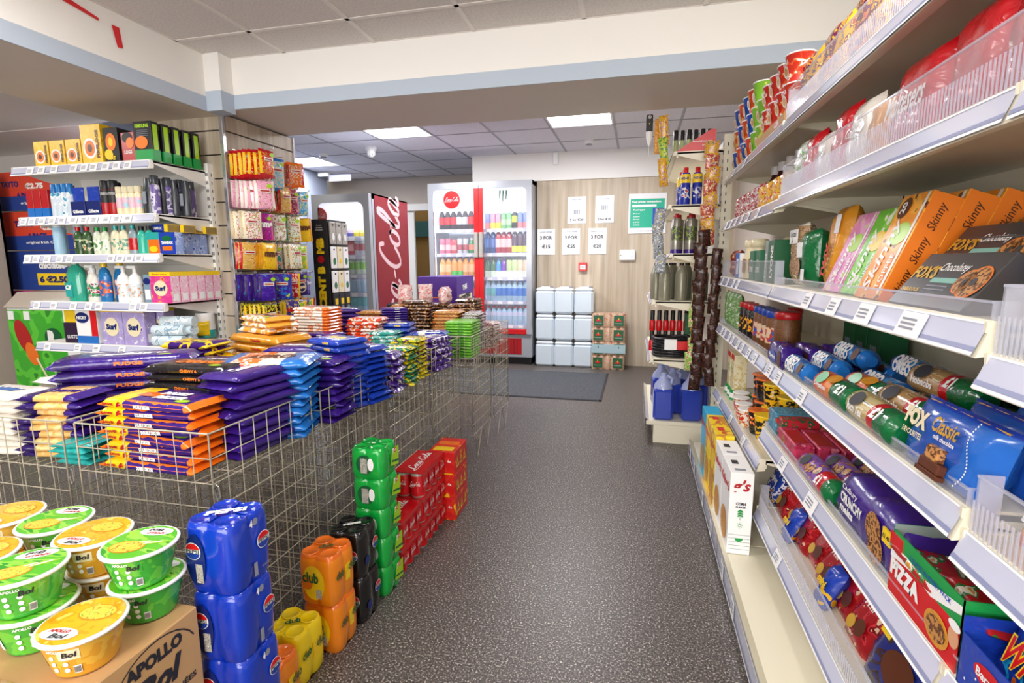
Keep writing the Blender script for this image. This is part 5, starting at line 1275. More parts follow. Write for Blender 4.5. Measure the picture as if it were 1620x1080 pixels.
ck('chocolate_multipack/yelpurple', bar(.24, .16, .028, M['film_yellow'], seed=63, bands=[(.2, .95, pr('yp', '#3d1a70', ['#f2c81c', '#3d1a70'], 13, rough=.2))], topw='FLAKE', tc='yellow', badge=True))
ck('chocolate_multipack/whiteorange', bar(.21, .14, .016, pr('wo', '#f6efe6', ['#f2a27a', '#f6efe6'], 14, rough=.25), seed=64, bands=[(.8, 1, M['film_orange'])], topw='kinder', tc='lidred', ends=.006))
ck('chocolate_multipack/thinpurple', bar(.17, .12, .014, 'choc_purple', seed=65, ends=.008, sidew='DAIRY', sc='white'))
ck('chocolate_multipack/redorange', bar(.2, .13, .019, pr('ro', '#e2451f', ['#f2efe8', '#f2741a'], 20, rough=.22), seed=66, topw='kinder', ends=.012))
ck('chocolate_multipack/pink', bar(.2, .12, .018, pr('pk', '#e6569c', ['#f6d0e0', '#3aa35a', '#f2efe8'], 26, rough=.22), seed=67))
ck('chocolate_multipack/tealpack', bar(.16, .13, .018, pr('tl', '#2a9a8f', ['#e8f0ee', '#2a9a8f', '#7ac8bf'], 20, rough=.22), seed=68, topw='mint'))
ck('chocolate_multipack/green', bar(.17, .2, .0165, pr('gr', '#6cbc2e', ['#8ad04a', '#6cbc2e'], 24, rough=.3), seed=69, ends=.004, sidew='MUNCH', sc='film_green'))
ck('chocolate_multipack/tealyellow', bar(.15, .13, .02, pr('ty', '#1d7a5f', ['#e8d21c', '#1d7a5f'], 22, rough=.22), seed=70))
ck('chocolate_multipack/lime', bar(.14, .13, .02, pr('ly', '#e8d21c', ['#3d1a70', '#8ab82a', '#e8d21c'], 22, rough=.22), seed=71))
ck('chocolate_multipack/mixbag', bar(.19, .14, .03, pr('mx', '#3d2178', ['#7a5ab0', '#f2efe8', '#2c1560'], 24, rough=.2), seed=72, topw='MINI MIX'))
ck('snack_pack/brown', bar(.19, .15, .022, pr('br', '#3a2218', ['#c98a4a', '#7a4a28', '#e8dcc8', '#2a1810'], 40, rough=.2), seed=73), 'snack')
ck('snack_pack/tan', bar(.19, .15, .022, pr('tn', '#c98a4a', ['#e8b070', '#7a4a28', '#f2741a'], 36, rough=.2), seed=74), 'snack')
ck('snack_pack/pinkmix', bar(.14, .13, .02, pr('pm', '#e8dcd8', ['#c9305a', '#3a2a3a', '#f2efe8', '#5a8a4a'], 46, rough=.2), seed=75), 'sweets')
ck('snack_pack/greymix', bar(.12, .17, .021, pr('gm', '#c8c0c0', ['#4a2a5a', '#f2efe8', '#2a2228'], 40, rough=.2), seed=76), 'snack')
PZ_ = .662
def stack(kind, x, y, n, dz, rot, desc, z0=PZ_, jit=.011, rj=.13, lean=(0, 0)):
    o_ = None
    for i in range(n):
        pos = 'lowest' if i == 0 else ('topmost' if i == n - 1 else '%s from the bottom' % ORD[i + 1])
        CK[kind].put((x + random.uniform(-jit, jit) + lean[0] * i, y + random.uniform(-jit, jit) + lean[1] * i, z0 + dz * i), (0, 0, rot + random.uniform(-rj, rj)), desc + ', ' + pos)
D = 'chocolate_multipack/'
stack(D + 'orange', -1.325, 1.20, 8, .0255, .03, 'orange and purple multipack in the nearest basket', jit=.008)
stack(D + 'black', -1.36, 1.365, 10, .0268, -.05, 'black and orange multipack behind the orange ones')
stack(D + 'purple', -1.182, 1.345, 10, .0262, 1.45, 'dark purple multipack beside the black pile', lean=(.002, 0))
stack(D + 'bluebig', -1.235, 1.50, 10, .027, .35, 'light blue multipack fanned above the basket rim', lean=(.003, 0), rj=.09)
stack(D + 'purple', -1.43, 1.50, 8, .0262, .2, 'purple multipack at the back of the nearest basket')
stack(D + 'longpurple', -1.74, 1.45, 7, .0385, .55, 'long glossy purple multipack in the left basket', rj=.04)
stack(D + 'white', -1.93, 1.19, 9, .0215, .05, 'white multipack in the leftmost basket')
stack(D + 'caramel', -1.725, 1.20, 9, .0215, .15, 'cream and purple multipack in the leftmost basket', lean=(0, .002))
stack(D + 'teal', -1.60, 1.17, 4, .0165, .1, 'small teal pack at the basket corner')
stack(D + 'white', -1.95, 1.42, 9, .0215, 1.5, 'white multipack behind the front white pile')
# second row
stack(D + 'purple', -1.16, 1.70, 9, .0262, .1, 'crumpled dark purple multipack under the lettered royal blue ones')
stack(D + 'boost', -1.165, 1.845, 11, .0262, -.35, 'royal blue multipack with yellow lettering', rj=.03)
stack(D + 'bluewhite', -1.13, 1.96, 10, .024, -.2, 'royal blue and white multipack behind the yellow lettered ones')
stack(D + 'bluebig', -1.40, 1.72, 8, .027, -.3, 'light blue multipack in the second basket')
stack(D + 'purple', -1.40, 1.92, 9, .0262, .2, 'purple multipack in the middle of the second basket')
stack(D + 'yelpurple', -1.93, 1.93, 8, .030, .1, 'yellow and dark purple multipack by the white shelving')
stack(D + 'gold', -1.72, 2.14, 6, .0415, -.3, 'large golden multipack', rj=.03)
stack(D + 'goldwhite', -1.74, 2.17, 3, .027, -.35, 'gold and white multipack on the golden ones', z0=PZ_ + 6 * .0415 + .002)
stack(D + 'longpurple', -1.75, 1.75, 5, .0385, .2, 'long purple multipack in the second left basket')
stack(D + 'black', -1.95, 1.72, 8, .0268, 1.5, 'black multipack beside the long purple ones')
# third row
stack(D + 'mixbag', -1.12, 2.12, 6, .031, .2, 'dark purple share bag in the third basket')
stack(D + 'tealyellow', -1.10, 2.27, 9, .021, .1, 'teal and yellow pack in the third basket', jit=.004)
stack(D + 'lime', -1.10, 2.41, 10, .021, 0, 'yellow and green pack in the third basket', jit=.004)
stack(D + 'thinpurple', -1.54, 2.33, 16, .0145, -.1, 'slim purple bar', jit=.003)
stack(D + 'pink', -1.33, 2.28, 10, .0185, -.2, 'pink and white pack in the third basket', rj=.2)
stack(D + 'bluebig', -1.32, 2.11, 7, .027, .4, 'light blue multipack in the third basket')
stack(D + 'teal', -1.32, 2.43, 10, .0165, .3, 'small teal pack behind the pink ones')
stack(D + 'whiteorange', -1.70, 2.52, 21, .0165, -.05, 'white and orange pack in the tallest pile', jit=.002, rj=.02)
stack(D + 'goldwhite', -1.93, 2.42, 9, .027, .1, 'gold and white multipack next to the hanging sweets')
# fourth row
stack(D + 'bluewhite', -1.16, 2.80, 8, .024, .1, 'royal blue and white pack in the fourth basket')
stack(D + 'lime', -1.22, 2.60, 8, .021, .1, 'yellow and purple pack in the fourth basket')
stack(D + 'mixbag', -1.08, 2.64, 6, .031, 1.4, 'purple share bag in the fourth basket')
stack(D + 'tealpack', -1.35, 2.62, 11, .019, .1, 'teal and white pack in the fourth basket')
stack(D + 'redorange', -1.51, 2.70, 14, .0195, .05, 'red and white pack in the fourth row')
stack(D + 'purple', -1.74, 2.78, 12, .0262, .8, 'purple and orange multipack in the fourth row')
stack(D + 'boost', -1.36, 2.80, 9, .0262, .1, 'royal blue pack at the back of the fourth basket')
# last rows
stack(D + 'green', -1.06, 3.09, 13, .0172, 0, 'bright green pack', jit=.002, rj=.01)
stack('snack_pack/greymix', -1.055, 3.29, 12, .0215, 0, 'grey and dark purple pack behind the bright green ones', jit=.004)
stack('snack_pack/pinkmix', -1.03, 3.50, 8, .021, .1, 'pink and white mixed pack in the farthest basket')
stack('snack_pack/pinkmix', -1.05, 3.69, 7, .021, -.2, 'pink and white mixed pack, far end of farthest basket')
stack(D + 'thinpurple', -1.53, 3.10, 20, .0148, .5, 'slim purple and yellow bar in the far row', jit=.004)
stack('snack_pack/brown', -1.42, 3.22, 15, .0225, .1, 'dark brown snack pack, front pile before the purple carton')
stack('snack_pack/tan', -1.22, 3.26, 12, .0225, .0, 'tan and orange snack pack in the far row')
stack('snack_pack/brown', -1.22, 3.52, 13, .0225, .3, 'dark brown snack pack, right hand pile before the purple carton')
stack('snack_pack/brown', -1.22, 3.72, 14, .0225, 1.4, 'dark brown snack pack, rear right pile near the mat')
stack('snack_pack/tan', -1.70, 3.12, 12, .0225, .2, 'tan snack pack beside the slatwall')
# ================================================================ WHITE SHELVING: toiletries and washing goods
def lp(u, v, z): return (LX0 + u, LY0 + v, z)
LZ = [1.832, 1.532, 1.302, 1.012, .747]
M['yelbox'] = pr('yelbox', '#f4c414', ['#f7d23a', '#f4c414', '#e8a01c'], 16, wrinkle=0)
def firebox(w, h, d, flame=True):
    b = MB(); cartonbox(b, w, d, h, M['yelbox'], fm={'l': M['red']}); b.disc(w*.34, h*.26, 'white', FT(-.01, h*.4), 18); b.disc(w*.25, h*.2, 'orangeside', FT(-.01, h*.4, -.002), 12); b.disc(w*.12, h*.1, 'choc_brown', FT(-.01, h*.4, -.0026), 10)
    b.text('FIRELOGS', h*.7, 'choc_brown', T(w*.32, -.002, h*.5) @ FRONT @ RZ(PI/2), h=w*.14, bold=.05); return b
k = thing(firebox(.115, .15, .1), 'firelighter_box', 'box')
for i, u in enumerate((.22, .345, .47)): k.put(lp(u, .04, LZ[0]), 0, 'small yellow firelighter box on the top white shelf, %s from the left' % ORD[i + 1])
k = thing(firebox(.15, .225, .1), 'firelighter_box', 'box'); k.put(lp(.61, .04, LZ[0]), 0, 'tall yellow firelighter box, larger than the three beside it')
b = MB(); cartonbox(b, .10, .1, .20, 'black'); b.disc(.035, .05, 'orangeside', FT(.0, .12)); b.disc(.016, .025, 'yellow', FT(.0, .12, -.002)); b.disc(.03, .03, 'yellow', FT(-.02, .05, -.0016), 10); b.text('FIRE', .05, 'yellow', FT(0, .03, -.003), bold=.05)
k = thing(b, 'firelighter_box', 'box'); k.put(lp(.745, .05, LZ[0]), .05, 'black and orange firelighter box with a flame, next to the tall yellow one')
b = MB(); cartonbox(b, .10, .1, .17, 'lidred'); b.disc(.04, .03, 'black', FT(.0, .14)); b.disc(.03, .03, 'orangeside', FT(.02, .11, -.002)); b.text('LOGS', .06, 'white', FT(0, .06), bold=.03)
k = thing(b, 'firelighter_box', 'box'); k.put(lp(.855, .06, LZ[0]), -.05, 'dark red firelighter box just left of the black and green boxes'); k.put(lp(.90, .17, LZ[0]), 0, 'dark red firelighter box behind the front dark red one')
b = MB(); cartonbox(b, .125, .05, .215, 'black'); b.box(-.0626, -.0008, 0, .0626, .0505, .06, 'green'); b.disc(.045, .035, 'orangeside', FT(-.01, .1, -.002)); b.text('KINDLING', .095, 'lime', FT(0, .19, -.001), h=.02, bold=.05)
for q in range(4): b.box(-.04, -.0012, .165 - .01 * q, .04, -.0005, .167 - .01 * q, 'ink_grey')
b.box(.0626, .01, .06, .0632, .04, .2, 'lime')
k = thing(b, 'kindling_box', 'box', 'black and green boxes in a file going back')
for i in range(5): k.put(lp(1.0, .03 + .072 * i, LZ[0]), 0, 'black and green fire starter box, %s from the shelf front' % ORD[i + 1])
def can(r, h, m, cap, hcap=.04, rc=None, bands=()):
    b = MB(); hb = h - hcap; b.lathe([(r*.94, 0), (r, .004), (r, hb - .012), (r*.75, hb)], m, 16, T(0, r, 0))
    for z0, z1, q in bands: b.lathe([(r*1.01, z0), (r*1.01, z1)], q, 16, T(0, r, 0))
    l = MB(); l.lathe([((rc or r*.8), hb - .002), ((rc or r*.8), h - .004), ((rc or r*.8)*.85, h)], cap, 14, T(0, r, 0)); return b, l
# second shelf from the top
b = MB(); cartonbox(b, .055, .03, .17, 'lidred'); b.box(-.0276, -.001, .0, .0276, .031, .06, 'film_blue'); k = thing(b, 'toothpaste_pack', 'toothpaste')
for i in range(3): k.put(lp(.06 + .06 * i, .05, LZ[1]), 0, 'red and blue toothbrush pack on the second white shelf, %s from the left' % ORD[i + 1])
b, l = can(.021, .2, pr('hair', '#cfdce8', ['#f2f4f6', '#3a9ac0'], 24, wrinkle=0), mat('capblue', '#2a7ac0', .25), .05); k = thing(b, 'hairspray_can', 'spray can', parts=[('cap', l)])
for i in range(6): k.put(lp(.25 + .042 * (i % 4) + .02 * (i // 4), .04 + .06 * (i // 4), LZ[1]), 0, 'slim silver blue hairspray can with a blue cap, %s of its cluster' % ORD[i + 1])
b = MB(); cartonbox(b, .11, .08, .09, 'deepblue'); b.text('Gillette', .08, 'white', FT(0, .03), bold=.04); b.box(-.06, .02, .09, .03, .025, .175, 'film_royal'); k = thing(b, 'razor_display', 'razors')
k.put(lp(.45, .04, LZ[1]), 0, 'dark blue razor display tray, left one'); k.put(lp(.57, .04, LZ[1]), 0, 'dark blue razor display tray, right one beside the black aerosols')
b, l = can(.028, .205, M['lidred'], 'black', .05, .026, bands=((.075, .15, 'black'), (.12, .135, 'white'))); k = thing(b, 'deodorant_can', 'spray can', parts=[('cap', l)])
for i in range(3): k.put(lp(.655 + .058 * (i % 2), .03 + .07 * (i // 2), LZ[1]), 0, 'black and red deodorant can, %s of three' % ORD[i + 1])
b, l = can(.022, .165, M['film_cream'], mat('capcream', '#d9cfae', .4), .035, .021, bands=((.04, .1, pr('pastel', '#e8c0d0', ['#9ad0e0', '#f0e0c0'], 20, wrinkle=0)),)); k = thing(b, 'deodorant_can', 'spray can', parts=[('cap', l)])
for i in range(4): k.put(lp(.765 + .046 * i, .03, LZ[1]), 0, 'cream deodorant can with pastel label, %s from the left' % ORD[i + 1])
b = MB(); b.lathe([(.03, 0), (.033, .01), (.03, .08), (.033, .14), (.025, .17), (.022, .205), (.02, .21)], mat('dkgrey', '#34383f', .25), 16, T(0, .033, 0), sy=.7); b.box(-.012, -.0, .06, .012, .004, .13, 'purple_l' if 'purple_l' in M else 'ink_grey'); k = thing(b, 'shower_gel_bottle', 'bottle')
for i in range(4): k.put(lp(.965 + .036 * i - .0, .03 + .05 * i, LZ[1]), 0, 'dark grey curvy shower gel bottle, %s from the left' % ORD[i + 1])
M['purplecan'] = pr('purplecan', '#6a5a9a', ['#d0cce0', '#4a3a7a'], 16, wrinkle=0)
b, l = can(.025, .22, M['purplecan'], 'dkgrey' if 'dkgrey' in M else mat('dkgrey', '#34383f', .25), .05, .022); k = thing(b, 'deodorant_can', 'spray can', parts=[('cap', l)])
for i in range(4): k.put(lp(1.02 + (.0 if i % 2 == 0 else .0), .03 + .085 * i, LZ[1]), 0, 'tall purple and black deodorant can at the shelf end, %s from the front' % ORD[i + 1])
# third shelf
b, l = can(.03, .215, mat('litblue', '#a8cfe8', .3), 'white', .04, .028); k = thing(b, 'shaving_foam_can', 'spray can', parts=[('cap', l)])
for i, (u, v) in enumerate(((.14, .12), (.23, .04), (.29, .12))): k.put(lp(u, v, LZ[2]), 0, 'light blue shaving foam can on the third white shelf, %s from the left' % ORD[i + 1])
def bottle(w, d, h, m, cap, lab=None, neck=.3, capr=.014, pump=False):
    b = MB(); b.lathe([(.5, 0), (.52, .01), (.52, h * .62), (.40, h * .78), (.2, h * .84), (.18, h * .88)], m, 18, T(0, d/2, 0) @ Matrix.Diagonal((w, d, 1, 1)))
    if lab: b.lathe([(.532, h * .15), (.532, h * .55)], lab, 18, T(0, d/2, 0) @ Matrix.Diagonal((w, d, 1, 1)))
    l = MB(); l.lathe([(capr, h * .86), (capr, h)], cap, 12, T(0, d/2, 0))
    if pump: l.box(-.05, d/2 - .012, h, .012, d/2 + .012, h + .018, cap, .004); l.box(-.06, d/2 - .006, h + .004, -.05, d/2 + .006, h + .012, cap)
    return b, l
for (us, m, cap, lab, w, h, nm) in (((.40, .47), mat('g1', '#3c5c34', .2), M['red'], pr('gl', '#2a4a2a', ['#d0e0b0', '#c43a2a'], 30, wrinkle=0), .06, .17, 'dark green shower gel bottle'), ((.55, .61), mat('g2', '#d8e0c8', .2), M['green'], pr('gl2', '#e8ece0', ['#5a9a4a', '#2a2a2a'], 30, wrinkle=0), .06, .165, 'pale green shampoo bottle'),
                       ((.69, .75), mat('g3', '#e8e0c0', .3), M['film_teal'], pr('gl3', '#ecdcc0', ['#4aa08a', '#d8c890'], 30, wrinkle=0), .065, .17, 'cream shampoo bottle'), ((.82,), mat('g4', '#8fa0a8', .15), M['film_teal'], M['film_red'], .06, .175, 'clear hand soap bottle'), ((.885, .94), mat('g5', '#3ab8a0', .2), M['dkgrey'] if 'dkgrey' in M else M['black'], None, .055, .165, 'teal hand soap bottle')):
    b, l = bottle(w, .04, h, m, cap, lab); k = thing(b, 'toiletry_bottle', 'bottle', parts=[('cap', l)])
    for i, u in enumerate(us): k.put(lp(u, .04, LZ[2]), 0, nm + ' on the third white shelf' + ('' if len(us) == 1 else (', left one' if i == 0 else ', right one')))
    for i, u in enumerate(us): k.put(lp(u + .02, .14, LZ[2]), 0, nm + ' in the second line of the third white shelf' + ('' if len(us) == 1 else (', left one' if i == 0 else ', right one')))
M['periwinkle'] = pr('periwinkle', '#8fa8e0', ['#c0d0f0', '#8fa8e0', '#2a4ab0'], 18, wrinkle=0)
b = MB(); cartonbox(b, .10, .07, .125, 'film_orange'); b.box(-.051, -.0015, .085, .051, .071, .126, 'film_teal'); b.disc(.03, .018, 'yellow', FT(0, .03, -.002)); k = thing(b, 'wipes_pack', 'hygiene pack'); k.put(lp(.985, .04, LZ[2]), 0, 'teal and orange hygiene pack left of the blue boxes')
b = MB(); cartonbox(b, .115, .05, .125, 'film_royal'); b.text('TAMPAX', .085, 'white', FT(0, .065), h=.018, bold=.06); b.disc(.035, .015, 'film_green', FT(0, .09)); b.box(-.035, -.0014, .02, .035, -.0004, .045, 'film_orange'); b.box(.0577, .0, .0, .0582, .05, .125, 'periwinkle')
k = thing(b, 'tampon_box', 'box', 'blue boxes at the right of the third white shelf')
k.put(lp(1.09, .035, LZ[2]), 0, 'royal blue box with white lettering, foremost on the third shelf')
b2 = MB(); cartonbox(b2, .1, .055, .13, M['periwinkle'], .002); b2.box(-.03, -.001, .01, .0, 0, .035, 'white'); b2.text('TAMPAX', .08, 'white', FT(0, .1), h=.014, bold=.05)
k2 = thing(b2, 'tampon_box', 'box', 'blue boxes at the right of the third white shelf')
for i in range(5): k2.put(lp(.985 + .0 * i, .10 + .058 * i, LZ[2]), 0, 'pale blue box behind the royal blue one, %s in the file' % ORD[i + 1])
b3 = MB(); cartonbox(b3, .12, .09, .045, M['film_royal'], .002); b3.text('TAMPAX', .07, 'white', FT(-.015, .022), h=.016, bold=.06); b3.box(.035, -.001, 0, .06, .09, .0455, 'yellow')
k3 = thing(b3, 'tampon_box', 'box', 'blue boxes at the right of the third white shelf')
for i in range(4): k3.put(lp(.985 + .03 * (i % 2), .09 + .085 * (i % 4), LZ[2] + .131), 0, 'flat blue and yellow box lying on the pale blue file, %s from the front' % ORD[i + 1])
# fourth shelf
M['teal_liq'] = mat('teal_liq', '#2fa88f', .12, coat=.4); M['blue_liq'] = mat('blue_liq', '#1f78b8', .1, coat=.4)
b, l = bottle(.125, .08, .27, 'teal_liq', 'white', None, capr=.02); b.box(-.045, -.006, .03, .01, -.001, .12, 'film_teal'); b.text('Cif', .05, 'white', FT(-.015, .09, -.008), h=.03, bold=.05, shear=.2)
k = thing(b, 'floor_cleaner_bottle', 'bottle', parts=[('cap', l)]); k.put(lp(.305, .05, LZ[3]), 0, 'large teal floor cleaner bottle, leftmost on the fourth white shelf')
b, l = bottle(.085, .06, .21, M['film_white'], 'white', pr('flashl', '#2a8a4a', ['#e8e8e8', '#c9302a', '#1c3fae'], 26, wrinkle=0), capr=.018, pump=True); k = thing(b, 'cleaner_bottle', 'bottle', parts=[('cap', l)]); k.put(lp(.45, .05, LZ[3]), 0, 'white and green spray cleaner beside the large teal bottle')
b, l = bottle(.08, .055, .25, 'blue_liq', M['film_yellow'], pr('bl2', '#2a6ab8', ['#e8682f', '#e8e8e8'], 26, wrinkle=0), capr=.018); k = thing(b, 'cleaner_bottle', 'bottle', parts=[('cap', l)])
for i, (u, v) in enumerate(((.545, .05), (.62, .09), (.55, .15))): k.put(lp(u, v, LZ[3]), 0, 'blue window cleaner bottle on the fourth white shelf, %s of three' % ORD[i + 1])
b, l = bottle(.08, .07, .205, 'white', 'white', pr('soap', '#e0e8ec', ['#e89a5a', '#9ac8d8', '#f4f4f4'], 26, wrinkle=0), capr=.012, pump=True); k = thing(b, 'hand_soap_bottle', 'bottle', parts=[('pump', l)])
k.put(lp(.695, .04, LZ[3]), 0, 'white pump soap bottle, left of the pair'); k.put(lp(.785, .04, LZ[3]), 0, 'white pump soap bottle, right of the pair')
b = MB(); cartonbox(b, .065, .06, .17, mat('greyblue', '#7f9ab0', .3), .006); b.disc(.026, .02, 'deepblue', FT(0, .13, -.002)); b.box(-.02, -.002, .02, .02, -.001, .08, 'white'); k = thing(b, 'dishwash_bottle', 'bottle'); k.put(lp(.895, .05, LZ[3]), 0, 'grey blue dishwasher pack left of the pink washing powder')
M['surfpink'] = pr('surfpink', '#d83a8f', ['#e8609f', '#d83a8f', '#f0b040', '#d8404a'], 24, wrinkle=0); M['surfside'] = pr('surfside', '#f0c0d4', ['#f6e0ea', '#e89ac0', '#f4f4f4'], 30, wrinkle=0)
def surf(face, side, w=.15, h=.185, d=.062):
    b = MB(); b.box(-w/2, 0, 0, w/2, d, h, face, .0015, fm={'r': side}); b.box(-w/2 - .0006, -.0008, h*.87, w/2 + .0006, d + .0006, h + .0006, 'yellow'); b.text('Extra value', w*.7, 'lidred', FT(0, h*.93, -.0015), h=h*.05)
    b.disc(w*.33, h*.25, 'film_cream', FT(0, h*.48, -.0016), 22); b.text('Surf', w*.5, 'deepblue', FT(0, h*.48, -.003), h=h*.16, bold=.06); b.box(w/2 + .0006, d*.2, h*.08, w/2 + .001, d*.8, h*.3, 'white'); return b
k = thing(surf(M['surfpink'], M['surfside']), 'washing_powder_box', 'washing powder', 'pink washing powder boxes in one file')
for i in range(6): k.put(lp(1.015, .03 + .064 * i, LZ[3]), 0, 'pink flowered washing powder box with a yellow top band, %s in the file' % ORD[i + 1])
# fifth shelf
M['lilac'] = pr('lilac', '#a99bd0', ['#b8acd8', '#a99bd0', '#e8e4f0', '#6a4aa0'], 18, wrinkle=0)
k = thing(surf(M['lilac'], M['lilac'], .165, .235, .08), 'washing_powder_box', 'washing powder')
k.put(lp(.60, .04, LZ[4]), 0, 'lilac washing powder box, left of the pair on the lower shelf'); k.put(lp(.77, .04, LZ[4]), 0, 'lilac washing powder box, right of the pair on the lower shelf'); k.put(lp(.82, .13, LZ[4]), 0, 'lilac washing powder box tucked behind the pair')
b = MB(); cartonbox(b, .17, .1, .225, 'white', .004); b.disc(.055, .034, 'deepblue', FT(-.03, .165)); b.text('NICKY', .08, 'white', FT(-.03, .165, -.003), bold=.05); b.box(-.085, -.001, 0, .085, 0, .05, 'film_blue'); b.box(.035, -.0012, .05, .085, -.0002, .225, 'red'); b.box(-.06, -.0016, .05, .03, -.0008, .085, 'litblue' if 'litblue' in M else 'white')
k = thing(b, 'kitchen_roll_pack', 'kitchen rolls'); k.put(lp(.40, .04, LZ[4]), 0, 'white, red and blue kitchen roll pack on the lower shelf'); b2 = MB()
b = MB(); cartonbox(b, .15, .1, .13, mat('aubergine', '#2d1a38', .3), .002); b.text('LUSTER', .1, 'white', FT(0, .04), bold=.02); k = thing(b, 'dye_box', 'box'); k.put(lp(.27, .05, LZ[4]), 0, 'dark purple box with white lettering, left of the kitchen roll pack')
b = MB(); cartonbox(b, .12, .1, .09, 'film_yellow', .003); k = thing(b, 'sponge_pack', 'box'); k.put(lp(.27, .05, LZ[4] + .131), 0, 'bright yellow pack lying on the dark purple box')
b = MB(); b.lathe([(.032, 0), (.032, .2)], pr('rolls', '#cfe0e8', ['#f2f6f8', '#8fb0c8', '#cfe0e8'], 16, rough=.15), 16, RY(PI/2)); k = thing(b, 'bin_bag_roll', 'bin bags', 'bin bag rolls lying right of the lilac boxes')
for i, (u, v, z) in enumerate(((.90, .06, .033), (.90, .13, .033), (.90, .06, .097), (.93, .13, .097), (.95, .08, .15))): k.put(lp(u, v, LZ[4] + z), (0, 0, random.uniform(-.1, .2)), 'pale blue wrapped roll right of the lilac boxes, %s of the heap' % ORD[i + 1])
b = MB(); pouch(b, .22, .1, .09, M['film_yellow'], seed=3); k = thing(b, 'duster_pack', 'cloths'); k.put(lp(.97, .28, LZ[4] + .03), .2, 'yellow cloth pack at the back right of the lower shelf')
b = MB(); b.lathe([(.055, 0), (.055, .16)], 'white', 18); b.lathe([(.0555, .0), (.0555, .05)], 'film_teal', 18); k = thing(b, 'toilet_roll_pack', 'rolls'); k.put(lp(.90, .3, LZ[4]), 0, 'white roll pack at the back of the lower shelf, left'); k.put(lp(1.02, .33, LZ[4] + .02), 0, 'white roll pack at the back of the lower shelf, right')
# ================================================================ SWEETS ON THE SLATWALL
EDGE = {1: 'film_yellow', 2: 'film_cream', 3: 'film_red', 4: 'film_white', 5: 'film_red', 6: 'film_red', 7: 'film_pink', 8: 'film_white', 10: 'film_pink', 11: 'film_green', 12: 'film_gold', 13: 'film_white', 15: 'film_yellow', 16: 'dkp', 17: 'film_royal', 18: 'film_yellow', 19: 'dkp', 20: 'choc_purple', 21: 'film_yellow', 22: 'film_yellow'}
def pegbag(m, w=.125, h=.175, t=.022, seed=0, word=None, wc='white', top=None):
    global FULL
    FULL = 2.6; b = MB(); pouch(b, w, h, t * 1.25, m, T(0, 0, -h) @ RX(-.08), seed=seed, nx=8, nz=4, crimp=top, edge=M[EDGE.get(seed, 'film_cream')], seal=.02); FULL = 5.0
    yf = -t * .72
    if word: b.text(word, w * .72, wc, FT(0, -h * .42, yf), h=.034, bold=.06)
    else: b.box(-w * .3, yf, -h * .42, w * .25, yf + .004, -h * .3, 'film_white'); b.box(-w * .25, yf - .001, -h * .385, w * .2, yf, -h * .335, 'lidred')
    if seed % 3: b.disc(.016, .013, 'lime', FT(w * .2, -h * .18, yf + .001), 12)
    return b
SB = {}
def sb(n, m, **k): SB[n] = thing(pegbag(m, **k), 'sweet_bag', 'sweets')
sb('red', pr('s1', '#d81c1c', ['#f2b01c', '#d81c1c', '#f0e8d8', '#2f8a3a'], 57, rough=.25), seed=1, top=M['film_red'])
sb('sky', pr('s2', '#7cc8ec', ['#f2e86a', '#e89ac8', '#f4f4f4', '#7ac84a', '#7cc8ec'], 41, rough=.25), seed=2, h=.22, w=.15, top=M['film_blue'])
sb('pretzel', pr('s3', '#e8742a', ['#f4ecd8', '#c9201c', '#8ab82a'], 57, rough=.25), seed=3, top=M['film_orange'])
sb('pink', pr('s4', '#f0a8c4', ['#f7d0e0', '#e0709c', '#8ab82a'], 41, rough=.25), seed=4)
sb('strawb', pr('s5', '#d8343a', ['#f4ecdc', '#7ab03a', '#f0a0b0'], 53, rough=.25), seed=5)
sb('gold', pr('s6', '#e0b04a', ['#f2dc9a', '#c9301c', '#7ab03a'], 45, rough=.25), seed=6)
sb('maroon', pr('s7', '#8a1c3a', ['#d8a0b0', '#c9203a'], 57, rough=.25), seed=7, w=.09)
sb('azure', pr('s8', '#3aa8e0', ['#f4f4f4', '#8ac83a', '#f2d03a', '#3aa8e0'], 45, rough=.25), seed=8)
sb('white', pr('s9', '#f0ece4', ['#d8343a', '#a8c86a', '#f0ece4'], 53, rough=.25), seed=9)
sb('magenta', pr('s10', '#b81c9a', ['#8a1478', '#d84ab8', '#5a2a1a'], 34, rough=.22), seed=10, word='mms', w=.15)
sb('fruit', pr('s11', '#eceae6', ['#9ac84a', '#d8504a', '#9098a8', '#f4f4f4'], 49, rough=.25), seed=11)
sb('yellow', pr('s12', '#f6c81a', ['#f6c81a', '#e8a01c'], 30, rough=.22), seed=12, word='mms', wc='choc_brown', w=.15)
sb('tealb', pr('s13', '#1c9a8a', ['#f4f4f4', '#e8742a', '#1c9a8a'], 45, rough=.25), seed=13)
sb('multi', pr('s14', '#e8ece0', ['#7ac04a', '#e8682f', '#d8343a', '#f2d03a'], 64, rough=.25), seed=14)
sb('lime', pr('s15', '#8ac83a', ['#f2d81c', '#8ac83a', '#e8a01c'], 49, rough=.25), seed=15)
sb('purple', pr('s16', '#3f1f96', ['#5a34b8', '#3f1f96', '#2c9ad0'], 26, rough=.2), seed=16)
sb('purpleblue', pr('s17', '#43209a', ['#1c7ad0', '#43209a', '#c8e04a'], 22, rough=.2), seed=17, w=.15)
sb('redgold', pr('s18', '#d81c2a', ['#f0c08a', '#f4e0d0', '#d81c2a'], 38, rough=.2), seed=18)
b = pegbag(M['choc_purple'], seed=19); b.disc(.036, .04, 'film_cream', FT(.0, -.11, -.014)); b.disc(.028, .032, 'dkp', FT(.0, -.11, -.015)); b.disc(.013, .012, 'film_cream', FT(-.01, -.11, -.016), 10); b.disc(.013, .012, 'film_cream', FT(.014, -.108, -.016), 10); b.disc(.008, .012, 'lime', FT(0, -.07, -.015), 8); SB['face'] = thing(b, 'sweet_bag', 'sweets')
